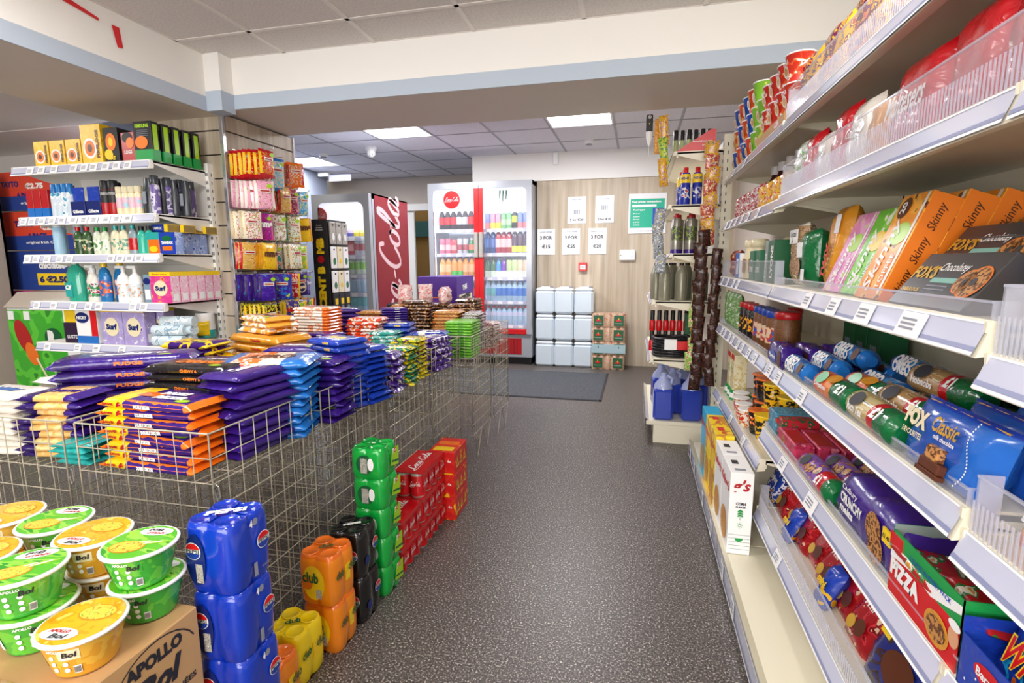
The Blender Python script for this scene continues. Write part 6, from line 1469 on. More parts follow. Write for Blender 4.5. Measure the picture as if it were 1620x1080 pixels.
sb('violet', pr('s20', '#7a62c0', ['#9a88d8', '#7a62c0'], 26, rough=.2), seed=20, word='nibs')
sb('blackyel', pr('s21', '#2a2418', ['#f2c81c', '#8ac02a', '#2a2418'], 57, rough=.22), seed=21, w=.1)
sb('haribo', pr('s22', '#4a3490', ['#e8d86a', '#4a3490', '#f2e8c0'], 22, rough=.22), seed=22, w=.2, h=.14, word='HARIBO', wc='red')
rowsd = [(1.965, [('red', 3.035, 10), ('sky', 3.27, 5), ('pretzel', 3.47, 5)]),
         (1.775, [('pink', 3.03, 9), ('strawb', 3.20, 4), ('gold', 3.34, 5), ('maroon', 3.47, 3), ('azure', 3.60, 4)]),
         (1.575, [('white', 2.99, 5), ('magenta', 3.10, 6), ('fruit', 3.25, 6), ('multi', 3.40, 6), ('yellow', 3.56, 4)]),
         (1.375, [('gold', 2.99, 4), ('yellow', 3.09, 7), ('tealb', 3.23, 4), ('multi', 3.36, 7), ('lime', 3.48, 5)]),
         (1.17, [('purple', 3.00, 9), ('purpleblue', 3.14, 8), ('redgold', 3.30, 7), ('face', 3.45, 6), ('violet', 3.58, 4)]),
         (.97, [('blackyel', 3.00, 8), ('blackyel', 3.10, 7), ('haribo', 3.27, 8), ('haribo', 3.43, 7), ('gold', 3.58, 4)])]
desc = {'red': 'red and orange sweet bag', 'sky': 'tall sky blue sweet bag', 'pretzel': 'orange and white snack bag', 'pink': 'pale pink marshmallow bag', 'strawb': 'red and cream sweet bag', 'gold': 'golden sweet bag', 'maroon': 'narrow maroon bag', 'azure': 'azure sweet bag', 'white': 'white and red bag', 'magenta': 'magenta candy bag', 'fruit': 'white fruit sweet bag', 'multi': 'white bag with many colours', 'yellow': 'bright yellow candy bag', 'tealb': 'teal sweet bag', 'lime': 'lime and yellow bag', 'purple': 'deep purple chocolate bag', 'purpleblue': 'purple bag with blue panel', 'redgold': 'red and gold bag', 'face': 'purple bag with a round face', 'violet': 'light violet chocolate bag', 'blackyel': 'black and yellow bag', 'haribo': 'wide purple and yellow bag'}
rn = ['top', 'second', 'third', 'fourth', 'fifth', 'lowest']
for r, (z, hs) in enumerate(rowsd):
    for hi, (kd, y, n) in enumerate(hs):
        n = max(3, round(n * .72))
        x = -2.585; b = MB(); b.rod((0, 0, 0), (.03 + .036 * n, 0, .006), .0025, 'chrome'); b.rod((.03 + .036 * n, 0, .006), (.035 + .036 * n, 0, .018), .0025, 'chrome'); b.box(-.016, -.012, -.02, -.012, .012, .02, 'chrome')
        h_ = b.build('hook', sw); h_.location = (x, y, z)
        for i in range(n):
            SB[kd].put((x + .02 + .036 * i, y + random.uniform(-.006, .006), z + .004 + random.uniform(-.004, .004)), (random.uniform(-.06, .06) + .1, random.uniform(-.05, .05), PI/2 - .34 + random.uniform(-.3, .3)),
                       '%s, %s hook row, %s hook, %s from the wall' % (desc[kd], rn[r], ORD[hi + 1], ORD[i + 1]), 'sweet bags hanging on the slatwall')
# ================================================================ AIR FRESHENER STAND
st = empty('display_stand', (-2.62, 3.86, 0), 0, label='tall black display stand with yellow vertical lettering, end on to the sweets', cat='display stand')
b = MB(); b.box(0, 0, 0, .145, .29, 1.60, 'black', .003); b.box(.145, .02, .3, .147, .27, 1.58, 'dark')
b.text('SCENT B', .40, 'yellow', T(.072, -.002, 1.02) @ FRONT @ RZ(PI/2), h=.07, bold=.07); b.disc(.032, .032, 'lidred', T(.072, -.003, 1.275) @ FRONT, 20); b.disc(.006, .012, 'black', T(.062, -.003, 1.31) @ FRONT, 8); b.text('MB', .13, 'yellow', T(.072, -.002, 1.385) @ FRONT @ RZ(PI/2), h=.07, bold=.07)
for i, t_ in enumerate(("Europe's", 'favourite', 'air fresheners')): b.text(t_, .05 + .008 * i, 'white', T(.072, -.002, 1.55 - .018 * i) @ FRONT, h=.009)
b.build('panel', st)
b = MB()
for z in (1.0, 1.2, 1.4): b.box(.145, .02, z - .012, .165, .27, z, 'black')
b.build('product_rail', st)
b = MB(); b.box(-.04, -.006, -.09, .04, .006, .09, 'white', .003); b.disc(.02, .03, 'film_green', FT(0, -.03, -.008)); b.disc(.012, .008, 'black', FT(0, .065, -.008), 10); k = thing(b, 'air_freshener', 'air freshener')
b = MB(); b.box(-.04, -.006, -.09, .04, .006, .09, 'silver', .003); b.disc(.02, .03, 'white', FT(0, -.03, -.008)); b.disc(.012, .008, 'black', FT(0, .065, -.008), 10); k2 = thing(b, 'air_freshener', 'air freshener')
b = MB(); b.box(-.04, -.006, -.09, .04, .006, .09, 'film_cream', .003); b.disc(.016, .02, 'film_yellow', FT(0, -.03, -.008)); b.disc(.012, .008, 'black', FT(0, .065, -.008), 10); k3 = thing(b, 'air_freshener', 'air freshener')
b = MB(); b.box(-.04, -.006, -.09, .04, .006, .09, 'dark', .003); b.disc(.022, .03, 'ink_grey', FT(0, -.04, -.008)); b.box(-.02, -.008, .0, .02, -.006, .05, 'yellow'); k4 = thing(b, 'air_freshener', 'air freshener')
for r, (z, ks_, nm) in enumerate(((1.49, (k2, k2), 'silver carded'), (1.29, (k, k3), 'white or cream carded'), (1.09, (k, k3), 'white and yellow carded'), (.90, (k4, k4), 'black carded'))):
    for c in range(3): ks_[c % 2].put((-2.46, 3.91 + .09 * c, z), (0, 0, PI/2), '%s air freshener on the black stand, %s row, %s from the front' % (nm, ORD[r + 1], ORD[c + 1]))
# ================================================================ DRINKS FRIDGES
M['fr_grey'] = mat('fr_grey', '#b4b8c0', .3, .3); M['fr_in'] = mat('fr_in', '#e6ecf6', .4); M['led'] = mat('led', '#ffffff', .5, emit='#eaf0ff', es=5); M['fr_sign'] = mat('fr_sign', '#ffffff', .5, emit='#eef3ff', es=.62)
M['glass'] = mat('glass', '#e8f0ff', .03, alpha=.07, spec=.9)
def fridge(name, x0, x1, y, depth, h, doors, shelfz, label, zf=.42, sidem='fr_grey', signs=(), handle_red=True):
    g = empty(name, (x0, y, 0), 0, label=label, cat='fridge'); w = x1 - x0
    b = MB(); b.box(0, .03, .1, .03, depth, h, sidem); b.box(w - .03, .03, .1, w, depth, h, sidem); b.box(0, .03, h - .05, w, depth, h, sidem); b.box(0, depth - .03, .1, w, depth, h, sidem, fm={'f': M['fr_in']}); b.box(0.03, .06, zf - .06, w - .03, depth - .03, zf - .02, 'fr_in')
    b.box(.03, .05, h - .055, w - .03, depth - .03, h - .05, 'fr_in')
    for x in (.031, w - .032): b.box(x, .06, zf, x + .001, depth - .03, h - .06, 'fr_in')
    b.box(.02, .05, 0, w - .02, depth - .05, .1, 'black'); b.build('cabinet', g)
    b = MB(); b.box(0, 0, .09, w, .04, zf - .06, 'fr_grey', .01); 
    b.box(w * .12, -.004, .13, w * .9, .0, zf - .11, 'lidred', .002)
    for i in range(26): b.box(w * .14 + w * .74 * i / 26, -.006, .14, w * .14 + w * .74 * i / 26 + .006, -.004, zf - .12, 'black')
    b.build('grille', g)
    for z in shelfz:
        b = MB(); b.box(.035, .08, z - .008, w - .035, depth - .05, z, 'white'); b.box(.035, .068, z - .035, w - .035, .08, z + .008, M['strip']); 
        for i in range(int(w / .13)): b.box(.06 + .13 * i, .066, z - .032, .12 + .13 * i, .068, z + .002, 'white')
        b.build('shelf', g)
    b = MB()
    for x in [.036] + ([w/2 - .01] if doors == 2 else []) + [w - .05]: b.box(x, .065, zf, x + .01, .075, h - .3, 'led')
    b.build('light_strip', g)
    dw = w / doors
    for d in range(doors):
        a, c = d * dw + .002, (d + 1) * dw - .002
        b = MB(); fw = .06; zt = h - .005; R_ = .07
        outl = 'fr_grey'
        inner = .012 if doors == 2 else fw
        la = a + (fw if d == 0 else inner); lc = c - (fw if d == doors - 1 else inner)
        b.box(a, -.03, zf - .055, la, .02, zt, outl); b.box(lc, -.03, zf - .055, c, .02, zt, outl); b.box(la, -.03, zt - .075, lc, .02, zt, outl); b.box(la, -.03, zf - .055, lc, .02, zf, M['red'] if handle_red else outl)
        # rounded upper corners of the glass opening
        for (cx, sg) in ((la, 1), (lc, -1)):
            if (d == 0 and sg == 1) or (d == doors - 1 and sg == -1):
                n = 8; arc = [(cx + sg * R_ - sg * R_ * math.cos(PI/2*i/n), zt - .075 - R_ + R_ * math.sin(PI/2*i/n)) for i in range(n + 1)]
                v = [(cx, -.03, zt - .075)] + [(p[0], -.03, p[1]) for p in arc]; b.add(v, [((0, i+1, i+2) if sg == 1 else (0, i+2, i+1)) for i in range(n)], outl)
        dr = b.build('door', g)
        b = MB(); b.box(la, -.01, zf, lc, -.006, zt - .075, 'glass'); b.build('glass_pane', dr)
        b = MB(); b.box(la, -.004, h - .335, lc, .002, zt - .075, 'fr_sign')
        for s_ in signs[d]: s_(b, la, lc, h)
        b.build('light_box', dr)
        if doors == 2:
            b = MB(); xs = (c - .055, c) if d == 0 else (a, a + .055)
            b.box(xs[0], -.045, zf, xs[1], -.03, 1.36, 'red'); b.box(xs[0], -.045, 1.56 + .0, xs[1], -.03, zt - .075, 'red'); b.box(xs[0] + .004, -.075, 1.30, xs[1] - .004, -.03, 1.60, 'silver', .008); b.build('handle', dr)
    return g
def s_disc(fx, fr):
    def f(b, la, lc, h):
        cx = la + (lc - la) * fx; b.disc(fr, fr, 'red', T(cx, -.016, h - .20) @ FRONT, 28); cola(b, fr * 1.7, 'white', T(cx, -.0175, h - .20) @ FRONT, h=fr * .62)
    return f
def s_claw(b, la, lc, h):
    cx = (la + lc) / 2
    for i, (x, l) in enumerate(((-.04, .11), (0, .15), (.04, .12))): b.poly([(-.012, 0), (.012, 0), (.004, -l), (-.007, -l * .8)], 'teagreen', T(cx + x, -.006, h - .11) @ FRONT @ RZ(-.06))
    b.text('ice cold', (lc - la) * .55, 'ink_grey', T(cx, -.006, h - .28) @ FRONT, h=.014)
F2X, F2Y = -2.50, 6.10
F2Z = [1.64, 1.35, 1.06, .77, .475]
fridge('drinks_fridge', F2X, -1.215, F2Y, .62, 2.19, 2, F2Z, 'wide two door drinks fridge with red centre handles against the back wall', .44, signs=([s_disc(.42, .105)], [s_claw]))
F1X, F1Y = -3.02, 4.50; F1Z = [1.49, 1.315, 1.135, .955, .76, .5]
fridge('drinks_fridge', F1X, -2.42, F1Y, .80, 1.885, 1, F1Z, 'narrow drinks fridge with a dark red side panel and white script', .4, signs=([s_disc(.02, .08)],), handle_red=False)
b = MB(); b.box(0, 0, 0, .003, .72, 1.78, mat('cherry', '#8c0c1e', .45)); cola(b, 1.75, mat('palepink', '#e8c8cc', .5), T(.0045, .34, .95) @ RIGHT @ RZ(PI/2), h=.62)
b.build('side_panel', [o for o in COL.objects if o.name == 'drinks_fridge.001'][0]).location = (.601, .07, .09)
for x, y, z, sx in ((-1.86, 6.35, 2.02, 1.1), (-2.72, 4.75, 1.72, .5)):
    area('fridge_light', (x, y, z), (sx, .2), 5, (.9, .95, 1))
def drink(kind, h, r, m, cap=None, lab=None, band=(.25, .6)):
    b = MB(); h *= 1.17; r *= 1.28
    if kind == 'can': b.lathe([(r*.8, 0), (r, .008), (r, h*.93), (r*.8, h), ], m, 12); 
    else: b.lathe([(r*.85, 0), (r, .008), (r*.96, h*.35), (r, h*.6), (r*.75, h*.75), (r*.4, h*.88), (r*.38, h*.92)], m, 12); b.lathe([(r*.45, h*.9), (r*.45, h)], cap or m, 10)
    if lab: b.lathe([(r*1.02, h*band[0]), (r*1.02, h*band[1])], lab, 12)
    return thing(b, 'drink_can' if kind == 'can' else 'drink_bottle', 'can' if kind == 'can' else 'bottle')
cw = mat('water_clear', '#a8c8e0', .1, coat=.5); mm_ = lambda n, c: mat(n, c, .25, coat=.3)
DK = {'cola': drink('bottle', .22, .032, mm_('cola_d', '#2a0f0c'), M['white'], M['red']), 'dietcola': drink('bottle', .22, .032, mm_('cola_d', '#2a0f0c'), M['silver'], mm_('silv_l', '#cdd2d8')),
      'pink': drink('can', .16, .028, mm_('canpink', '#e07a94'), lab=mm_('canp2', '#f2c8cc')), 'silverc': drink('can', .16, .028, mm_('cansil', '#d2d6de'), lab=mm_('cs2', '#b84a58')),
      'greencan': drink('bottle', .16, .03, mm_('gbot', '#2a9a4a'), M['white'], mm_('gl_', '#f08a6a')), 'orange': drink('bottle', .23, .033, mm_('orj', '#f0a850'), M['blue'], mm_('orl', '#f8c890')),
      'appl': drink('bottle', .23, .033, mm_('orj', '#f0a850'), M['blue'], mm_('apl', '#4ac04a'), (.02, .3)), 'redcan': drink('can', .15, .03, mm_('rc', '#d8505a'), lab=mm_('rc2', '#f0b0b0')),
      'slim': drink('can', .165, .027, mm_('sl', '#e0a0b8'), lab=mm_('sl2', '#e8e03a'), band=(.05, .4)), 'slimg': drink('can', .165, .027, mm_('sg', '#8ac88a'), lab=mm_('sg2', '#b8e0b0')), 'slimb': drink('can', .165, .027, mm_('sb_', '#8a9ad8'), lab=mm_('sb2', '#e08a8a'), band=(.05, .4)), 'slimk': drink('can', .165, .027, mm_('sk', '#3a3a2a'), lab=mm_('sk2', '#c8e03a'), band=(.4, .8)),
      'energyb': drink('bottle', .25, .033, mm_('eb', '#1f4a8a'), mm_('eb', '#1f4a8a'), mm_('eb2', '#3a6ab8')), 'energyr': drink('bottle', .25, .033, mm_('er', '#b83a4a'), mm_('er3', '#5a1a2a'), mm_('er2', '#f0c8c8')), 'energyp': drink('bottle', .25, .033, mm_('ep', '#4a2a4a'), mm_('ep3', '#2a1a2a'), mm_('ep2', '#d8e03a'), (.05, .3)),
      'sport': drink('bottle', .2, .03, mm_('spo', '#4a7a5a'), mm_('spo2', '#2a3a3a'), mm_('spo3', '#d8e8d8'), (.02, .35)), 'sportb': drink('bottle', .2, .03, mm_('spb', '#4a9ad8'), mm_('spb', '#4a9ad8'), M['white'], (.02, .35)), 'sportv': drink('bottle', .2, .03, mm_('spv', '#7a3ab0'), mm_('spv', '#7a3ab0'), M['white'], (.02, .35)), 'sportc': drink('can', .18, .03, mm_('spc', '#c8e0a0'), lab=mm_('spc2', '#f0f4e8'), band=(.0, .4)), 'sportp': drink('can', .18, .03, mm_('spp', '#e8d0b0'), lab=mm_('spc2', '#f0f4e8'), band=(.0, .4)),
      'waterb': drink('bottle', .23, .033, cw, M['blue'], mm_('wl', '#3a7ad0')), 'waterg': drink('bottle', .23, .033, cw, mm_('wg', '#3aa8a0'), mm_('wg2', '#6ab8c0')), 'waterr': drink('bottle', .2, .033, cw, M['red'], mm_('wr', '#d0d8f0'), (.5, .7)), 'greenlid': drink('bottle', .165, .028, mm_('glb', '#d8e8d8'), M['green'], mm_('gll', '#8ad04a')), 'yellowc': drink('can', .13, .028, mm_('ycc', '#e8d03a'), lab=mm_('ycc2', '#f0e8a0')), 'violetc': drink('can', .13, .028, mm_('vcc', '#5a5ab8'), lab=mm_('vcc2', '#d8c0e0'))}
dn = {'cola': 'cola bottle with red label', 'dietcola': 'cola bottle with silver label', 'pink': 'pink drink can', 'silverc': 'silver drink can', 'greencan': 'green drink bottle', 'orange': 'orange drink bottle', 'appl': 'orange drink bottle with green base', 'redcan': 'red drink can', 'slim': 'slim pink and yellow can', 'slimg': 'slim green can', 'slimb': 'slim blue can', 'slimk': 'slim dark can', 'energyb': 'dark blue energy drink', 'energyr': 'red energy drink', 'energyp': 'dark purple energy drink', 'sport': 'dark green sports drink', 'sportb': 'light blue sports drink', 'sportv': 'violet sports drink', 'sportc': 'pale green drink', 'sportp': 'pale cream drink', 'waterb': 'water bottle with blue cap', 'waterg': 'water bottle with teal cap', 'waterr': 'water bottle with red cap', 'greenlid': 'clear bottle with green cap', 'yellowc': 'yellow can', 'violetc': 'violet can'}
sn = ['top', 'second', 'third', 'fourth', 'lowest', 'bottom']
def fill(fx, fy, z, x0, x1, seq, si, where, back=True):
    n = len(seq)
    for i, q in enumerate(seq):
        x = fx + x0 + (x1 - x0) * (i + .5) / n
        DK[q].put((x, fy + .13, z + .001), random.uniform(0, 6), '%s, %s from left, %s shelf, %s' % (dn[q], ORD[i + 1], sn[si], where), 'drinks in the fridges')
w2 = 1.285
for z, s1, s2, si in ((F2Z[0], 'cola cola cola dietcola dietcola cola cola', 'slimb slim slim slimg slimg slimk slimb slimb', 0), (F2Z[1], 'pink pink redcan silverc silverc greencan greencan', 'energyb energyb energyr energyr energyr energyp energyp energyp', 1),
                      (F2Z[2], 'orange orange appl appl orange orange appl', 'sport sport sportb sportv sportc sportc sportp sportp', 2), (F2Z[3], 'redcan redcan cola cola cola cola redcan', 'waterg waterg waterb waterb waterb waterb waterb waterb', 3), (F2Z[4], 'cola cola cola cola cola cola cola', 'waterr waterr waterr waterr waterr waterr waterr waterr', 4)):
    fill(F2X, F2Y, z, .08, w2/2 - .03, s1.split(), si, 'left fridge door'); fill(F2X, F2Y, z, w2/2 + .03, w2 - .07, s2.split(), si, 'right fridge door')
for z, s, si in ((F1Z[0], 'violetc violetc violetc violetc yellowc yellowc yellowc', 0), (F1Z[1], 'redcan redcan redcan redcan silverc silverc silverc', 1), (F1Z[2], 'greenlid greenlid greenlid greenlid greenlid greenlid greenlid', 2), (F1Z[3], 'waterg waterg waterr waterr waterr waterr waterr', 3), (F1Z[4], 'waterb waterb waterg waterg waterg waterg waterg', 4)):
    for q in s.split(): pass
    fill(F1X, F1Y, z, .10, .53, s.split(), si, 'narrow fridge')
# ================================================================ BACK WALL
WY = 6.315
def paper(x, z, w, h, rows, label, face='paper'):
    b = MB(); b.box(-w/2, -.002, -h/2, w/2, 0, h/2, face)
    for t, ww, hh, dz, m in rows: b.text(t, ww, m, T(0, -.0032, dz) @ FRONT, h=hh, bold=.03)
    b.build('price_sign', loc=(x, WY, z), label=label, cat='sign')
for x, pr_, nm in ((-1.085, '€15', 'leftmost'), (-.783, '€55', 'middle'), (-.473, '€20', 'rightmost')):
    paper(x, 1.485, .215, .305, [('LOGS OFFER' if nm != 'rightmost' else 'SMALL OFFER', .15, .014, .115, 'ink_grey'), ('3 FOR', .15, .042, .05, 'ink'), (pr_, .10, .045, -.055, 'ink')], 'white A4 sign reading 3 FOR %s, %s in the lower row on the wood wall' % (pr_, nm))
for x, t, nm in ((-.72, '5 for €20', 'left'), (-.395, '2 for €20', 'right')):
    paper(x, 1.85, .215, .31, [('SPECIAL OFFER', .11, .010, .12, 'ink_grey'), ('||||', .07, .05, .02 if nm == 'right' else -.02, 'ink_grey'), (t, .16, .03, -.11, 'ink')], 'white A4 sign reading %s, %s one in the upper row' % (t, nm))
b = MB(); b.box(-.21, -.003, -.225, .21, 0, .225, 'paper'); b.box(-.19, -.004, -.16, .19, -.003, .165, mat('emerald', '#1fb592', .5))
b.text('Fuel prices comparison', .32, 'white', FT(-.01, .13, -.0052), h=.03, bold=.04); b.box(-.17, -.005, .075, .10, -.004, .1, 'white'); b.text('Fuel type', .13, 'white', FT(-.09, .04, -.0052), h=.022, bold=.04); b.box(.06, -.005, -.14, .17, -.004, .06, 'blue'); b.box(.1, -.0055, -.14, .17, -.005, .03, 'lidred')
for i, t_ in enumerate(('Petrol', 'Diesel', 'Electric', 'LPG', 'CNG')): b.text(t_, .07, 'white', FT(-.12, .0 - .032 * i, -.0052), h=.014)
b.text('information', .2, 'ink_grey', FT(0, -.195, -.004), h=.014)
b.build('wall_poster', loc=(.09, WY, 1.79), label='green and white fuel information poster on the wood wall behind the end shelving', cat='poster')
g = empty('fire_call_point', (-.635, WY, 1.185), 0, label='small red fire alarm call point on the wood wall', cat='fire alarm')
b = MB(); b.box(-.05, -.04, -.05, .05, 0, .05, 'red', .005); b.build('case', g); b = MB(); b.box(-.032, -.043, -.028, .032, -.04, .022, 'white'); b.text('PRESS', .05, 'ink', FT(0, -.002, -.044), bold=.03); b.build('press_plate', g)
b = MB(); b.box(-.09, -.035, -.062, .09, 0, .062, 'white', .008); b.box(.04, -.037, -.035, .075, -.035, .04, M['fr_grey']); b.disc(.006, .006, 'black', FT(-.075, .0, -.036), 10)
b.build('wall_control', loc=(-.12, WY, 1.32), label='white plastic wall control box right of the red call point', cat='wall control')
b = MB(); b.box(-.03, -.05, -.07, .03, 0, .07, 'white', .008); b.build('motion_sensor', loc=(-.97, 6.30, 2.44), label='small white motion sensor high on the cream soffit', cat='sensor')
# screen wash drums of clear fluid, three by three
M['pe'] = mat('pe', '#e9eff4', .3, alpha=.93, coat=.2); M['fluid'] = mat('fluid', '#d5e2ec', .25, coat=.3)
b = MB(); b.box(-.112, 0, .0, .112, .21, .275, M['fluid'], .025); 
v = [(-.112, 0), (.112, 0), (.112, .21), (-.112, .21)]
b.box(-.108, .004, .262, .108, .206, .305, M['pe'], .02); b.box(-.06, .085, .3, .05, .125, .318, M['pe'], .008); b.box(.112, .06, .06, .116, .15, .12, 'ink_grey')
l = MB(); l.lathe([(.022, .298), (.022, .318)], 'ink_grey', 14, T(.07, .105, 0))
k = thing(b, 'fluid_drum', 'drum', 'clear fluid drums stacked against the wood wall', parts=[('cap', l)])
for r in range(3):
    for c in range(3): k.put((-1.062 + .231 * c, 6.085, .319 * r), random.uniform(-.03, .03), 'clear fluid drum, %s column, %s layer of the nine by the fridge' % (['left', 'middle', 'right'][c], ['bottom', 'middle', 'top'][r]))
M['logwrap'] = pr('logwrap', '#c9a58a', ['#d8bca0', '#b88a70', '#d0705a'], 26, rough=.25, coat=.3)
def bale(h, band=False):
    b = MB()
    for i in range(5): b.lathe([(.036, 0), (.038, .01), (.038, h - .01), (.034, h)], M['logwrap'], 12, T(-.152 + .076 * i, .04, 0))
    b.box(-.185, .02, 0.002, .185, .2, h - .002, M['logwrap'], .01)
    if band: b.box(-.19, -.002, h*.42, .19, .2, h*.95, 'litblue' if 'litblue' in M else 'white')
    for x in (-.115, .115):
        hh = .06 if not band else .045; zc = h * .5 if not band else h * .2
        b.box(x - .055, -.004, zc - hh, x + .055, .0, zc + hh, 'teagreen'); b.poly([(-.03, -.008), (.03, -.008), (.026, .012), (.01, .01), (0, .04), (-.012, .012), (-.026, .014)], 'red', T(x, -.0052, zc) @ FRONT); b.poly([(-.008, .012), (.006, .01), (0, .036)], 'yellow', T(x, -.006, zc) @ FRONT); b.text('briquettes', .08, 'white', T(x, -.0056, zc - .03) @ FRONT, h=.008)
    return b
kb_ = thing(bale(.165), 'fuel_bale', 'bale of briquettes')
for i, z in enumerate((0, .325, .492)): kb_.put((-.305, 6.03, z), 0, 'wrapped bale of briquettes with two green labels, %s' % ['at the bottom of the pile', 'second from the top', 'on top of the pile'][i])
b = bale(.157); b.box(-.192, -.006, .03, .192, .2, .13, mat('paleband', '#a8c4cc', .4)); k = thing(b, 'fuel_bale', 'bale of briquettes'); k.put((-.30, 6.03, .1665), 0, 'wrapped bale with a pale blue band, second from the floor')
# ceiling fittings
g = empty('dome_camera', (-2.92, 5.5, 2.52), 0, label='white dome security camera on the back ceiling', cat='camera')
b = MB(); b.lathe([(.045, -.05), (.062, -.03), (.062, 0)], 'white', 20); b.build('housing', g)
b = MB(); b.lathe([(.001, -.115), (.025, -.11), (.042, -.09), (.046, -.065), (.04, -.045)], 'white', 20); b.disc(.012, .012, 'black', T(.002, -.040, -.088) @ RX(.35) @ FRONT, 12); b.disc(.009, .009, 'dark', T(.026, -.032, -.088) @ RX(.35) @ RZ(.5) @ FRONT, 12); b.build('eyeball', g)
b = MB(); b.lathe([(.03, -.04), (.05, -.03), (.055, 0)], 'white', 18); b.lathe([(.035, -.045), (.035, -.035)], 'ink_grey', 12); k = thing(b, 'smoke_detector', 'smoke detector'); k.put((-3.64, 5.69, 2.52), 0, 'round smoke detector on the ceiling left of the dome camera'); k.put((-.54, 5.81, 2.52), 0, 'flat round smoke detector on the ceiling above the wood wall')
g = empty('emergency_light', (-4.25, 6.75, 2.50), 0, label='emergency light with a clear hanging blade below the back ceiling', cat='emergency light'); b = MB(); b.box(-.16, -.03, -.05, .0, .03, 0, 'white', .005); b.build('case', g); b = MB(); b.box(.0, -.004, -.12, .34, .004, -.03, 'clear_rib'); b.build('blade', g)
g = empty('hanging_device', (.05, 3.8, 2.19), 0, label='black and white battery device hanging from the ceiling near the end shelving', cat='hanging device')
b = MB(); b.box(-.022, -.01, -.08, .022, .01, .03, 'black', .006); b.disc(.004, .004, 'yellow', FT(0, -.03, -.0115), 8); b.disc(.012, .012, 'silver', FT(0, .012, -.0115), 14); b.build('case', g); b = MB(); b.lathe([(.006, -.17), (.02, -.12), (.02, -.08)], 'white', 12); b.rod((0, 0, -.17), (0, 0, -.24), .002, 'white'); b.build('tube', g); b = MB(); b.rod((0, 0, .03), (0, 0, .33), .0015, 'silver'); b.build('cord', g)
# purple display carton, bin, clear gift bags
b = MB(); b.box(0, 0, .806, .34, .45, 1.13, mat('violet_card', '#4c1694', .45), .003); b.box(.06, -.001, .955, .27, 0, .962, 'orangeside'); b.box(.055, -.001, .90, .28, .0, .952, mat('violet2', '#5a2aa8', .4)); b.box(.34, .06, .93, .342, .4, .98, 'film_cream')
for t_, z, w, m_ in (('THE', 1.04, .12, 'white'), ('WORKING', .955, .30, 'ink'), ('PACK', .87, .2, 'white')): b.text(t_, w, m_, T(.343, .2, z) @ RIGHT @ RZ(.12), h=.045, bold=.07)
b.build('display_carton', loc=(-1.77, 4.03, 0), label='plain purple display carton standing on a basket behind the snack packs', cat='carton')
K2.put((-1.82, 4.01, 0), 0, 'wire basket carrying the plain purple display carton')
g = empty('waste_bin', (-2.20, 4.32, 0), 0, label='grey bin with a black lid beside the narrow fridge', cat='bin'); b = MB(); b.box(0, 0, 0, .25, .25, .82, 'fr_grey', .01); b.build('body', g); b = MB(); b.box(-.01, -.01, .82, .26, .26, .88, 'black', .015); b.build('lid', g)
M['cello'] = pr('cello', '#ecd8d4', ['#e8707a', '#f6ecea', '#d84a5a'], 34, rough=.12, coat=.5)
b = MB(); pouch(b, .11, .13, .08, M['cello'], seed=61, seal=.03); k = thing(b, 'gift_bag', 'bag')
for i, (x, y, z) in enumerate(((-1.60, 3.42, 1.0), (-1.50, 3.55, 1.0), (-1.36, 3.58, .98))): k.put((x, y, z - .04), i * .7, 'clear twisted bag with pink contents on the snack packs, %s from the left' % ORD[i + 1])
CKz = CK['snack_pack/tan']
stack('snack_pack/tan', -1.60, 3.42, 13, .0225, .2, 'tan snack pack under the clear twisted bags', jit=.004)
stack('snack_pack/brown', -1.42, 3.56, 13, .0225, .2, 'brown snack pack under the clear twisted bags, right hand pile', jit=.004)
# ================================================================ END SHELVING: car care
def gp(x, y, z): return (x, y, z)
M['wash'] = mat('wash', '#2c44b4', .12, coat=.5); M['wash_l'] = mat('wash_l', '#a9b2dc', .15, coat=.5)
b = MB(); b.box(-.066, -.075, 0, .066, .075, .215, 'wash', .016); b.lathe([(.062, .21), (.055, .245), (.03, .275), (.022, .30)], 'wash_l', 16, wave=(.05, 4)); b.path([(.05, 0, .24), (.06, 0, .28), (.02, 0, .305)], .011, 'wash_l', 8)
l = MB(); l.lathe([(.02, .298), (.02, .325)], M['wash_l'], 14); k = thing(b, 'screenwash_bottle', 'bottle', parts=[('cap', l)])
for i, (x, y) in enumerate(((.20, 3.69), (.385, 3.70), (.27, 3.86), (.45, 3.88), (.20, 4.05), (.36, 4.06))): k.put((x, y, .157), .1 * (i % 3), 'deep blue screenwash bottle on the base of the end shelving, %s' % ['front left', 'front right', 'behind between the front two', 'back right', 'rear left', 'rear middle'][i])
b = MB()
for i in range(7): 
    r = .13 - .004 * (i % 2); pts = [(r * math.cos(2*PI*q/20), r * .8 * math.sin(2*PI*q/20), .012 + .019 * i + .004 * math.sin(3 * 2*PI*q/20 + i)) for q in range(21)]; b.path(pts, .011, 'black', 7)
b.disc(.09, .05, 'black', T(0, 0, .12)); b.box(-.06, -.135, .06, .02, -.118, .13, 'white'); b.box(.02, -.137, .06, .1, -.118, .12, 'red')
b.build('jump_cable_coil', loc=(.255, 3.78, .588), label='coil of thick black cable with a white and red tag on the end shelving', cat='cable')
b, l = can(.022, .15, M['red'], 'black', .07, .016); k = thing(b, 'additive_bottle', 'bottle', parts=[('cap', l)])
for i in range(6): k.put((.12 + .048 * i, 3.95, .588), 0, 'red additive bottle with a long black cap behind the cable coil, %s from the left' % ORD[i + 1])
for i in range(6): k.put((.12 + .048 * i, 3.95, .738), 0, 'red additive bottle in the upper layer behind the cable coil, %s from the left' % ORD[i + 1])
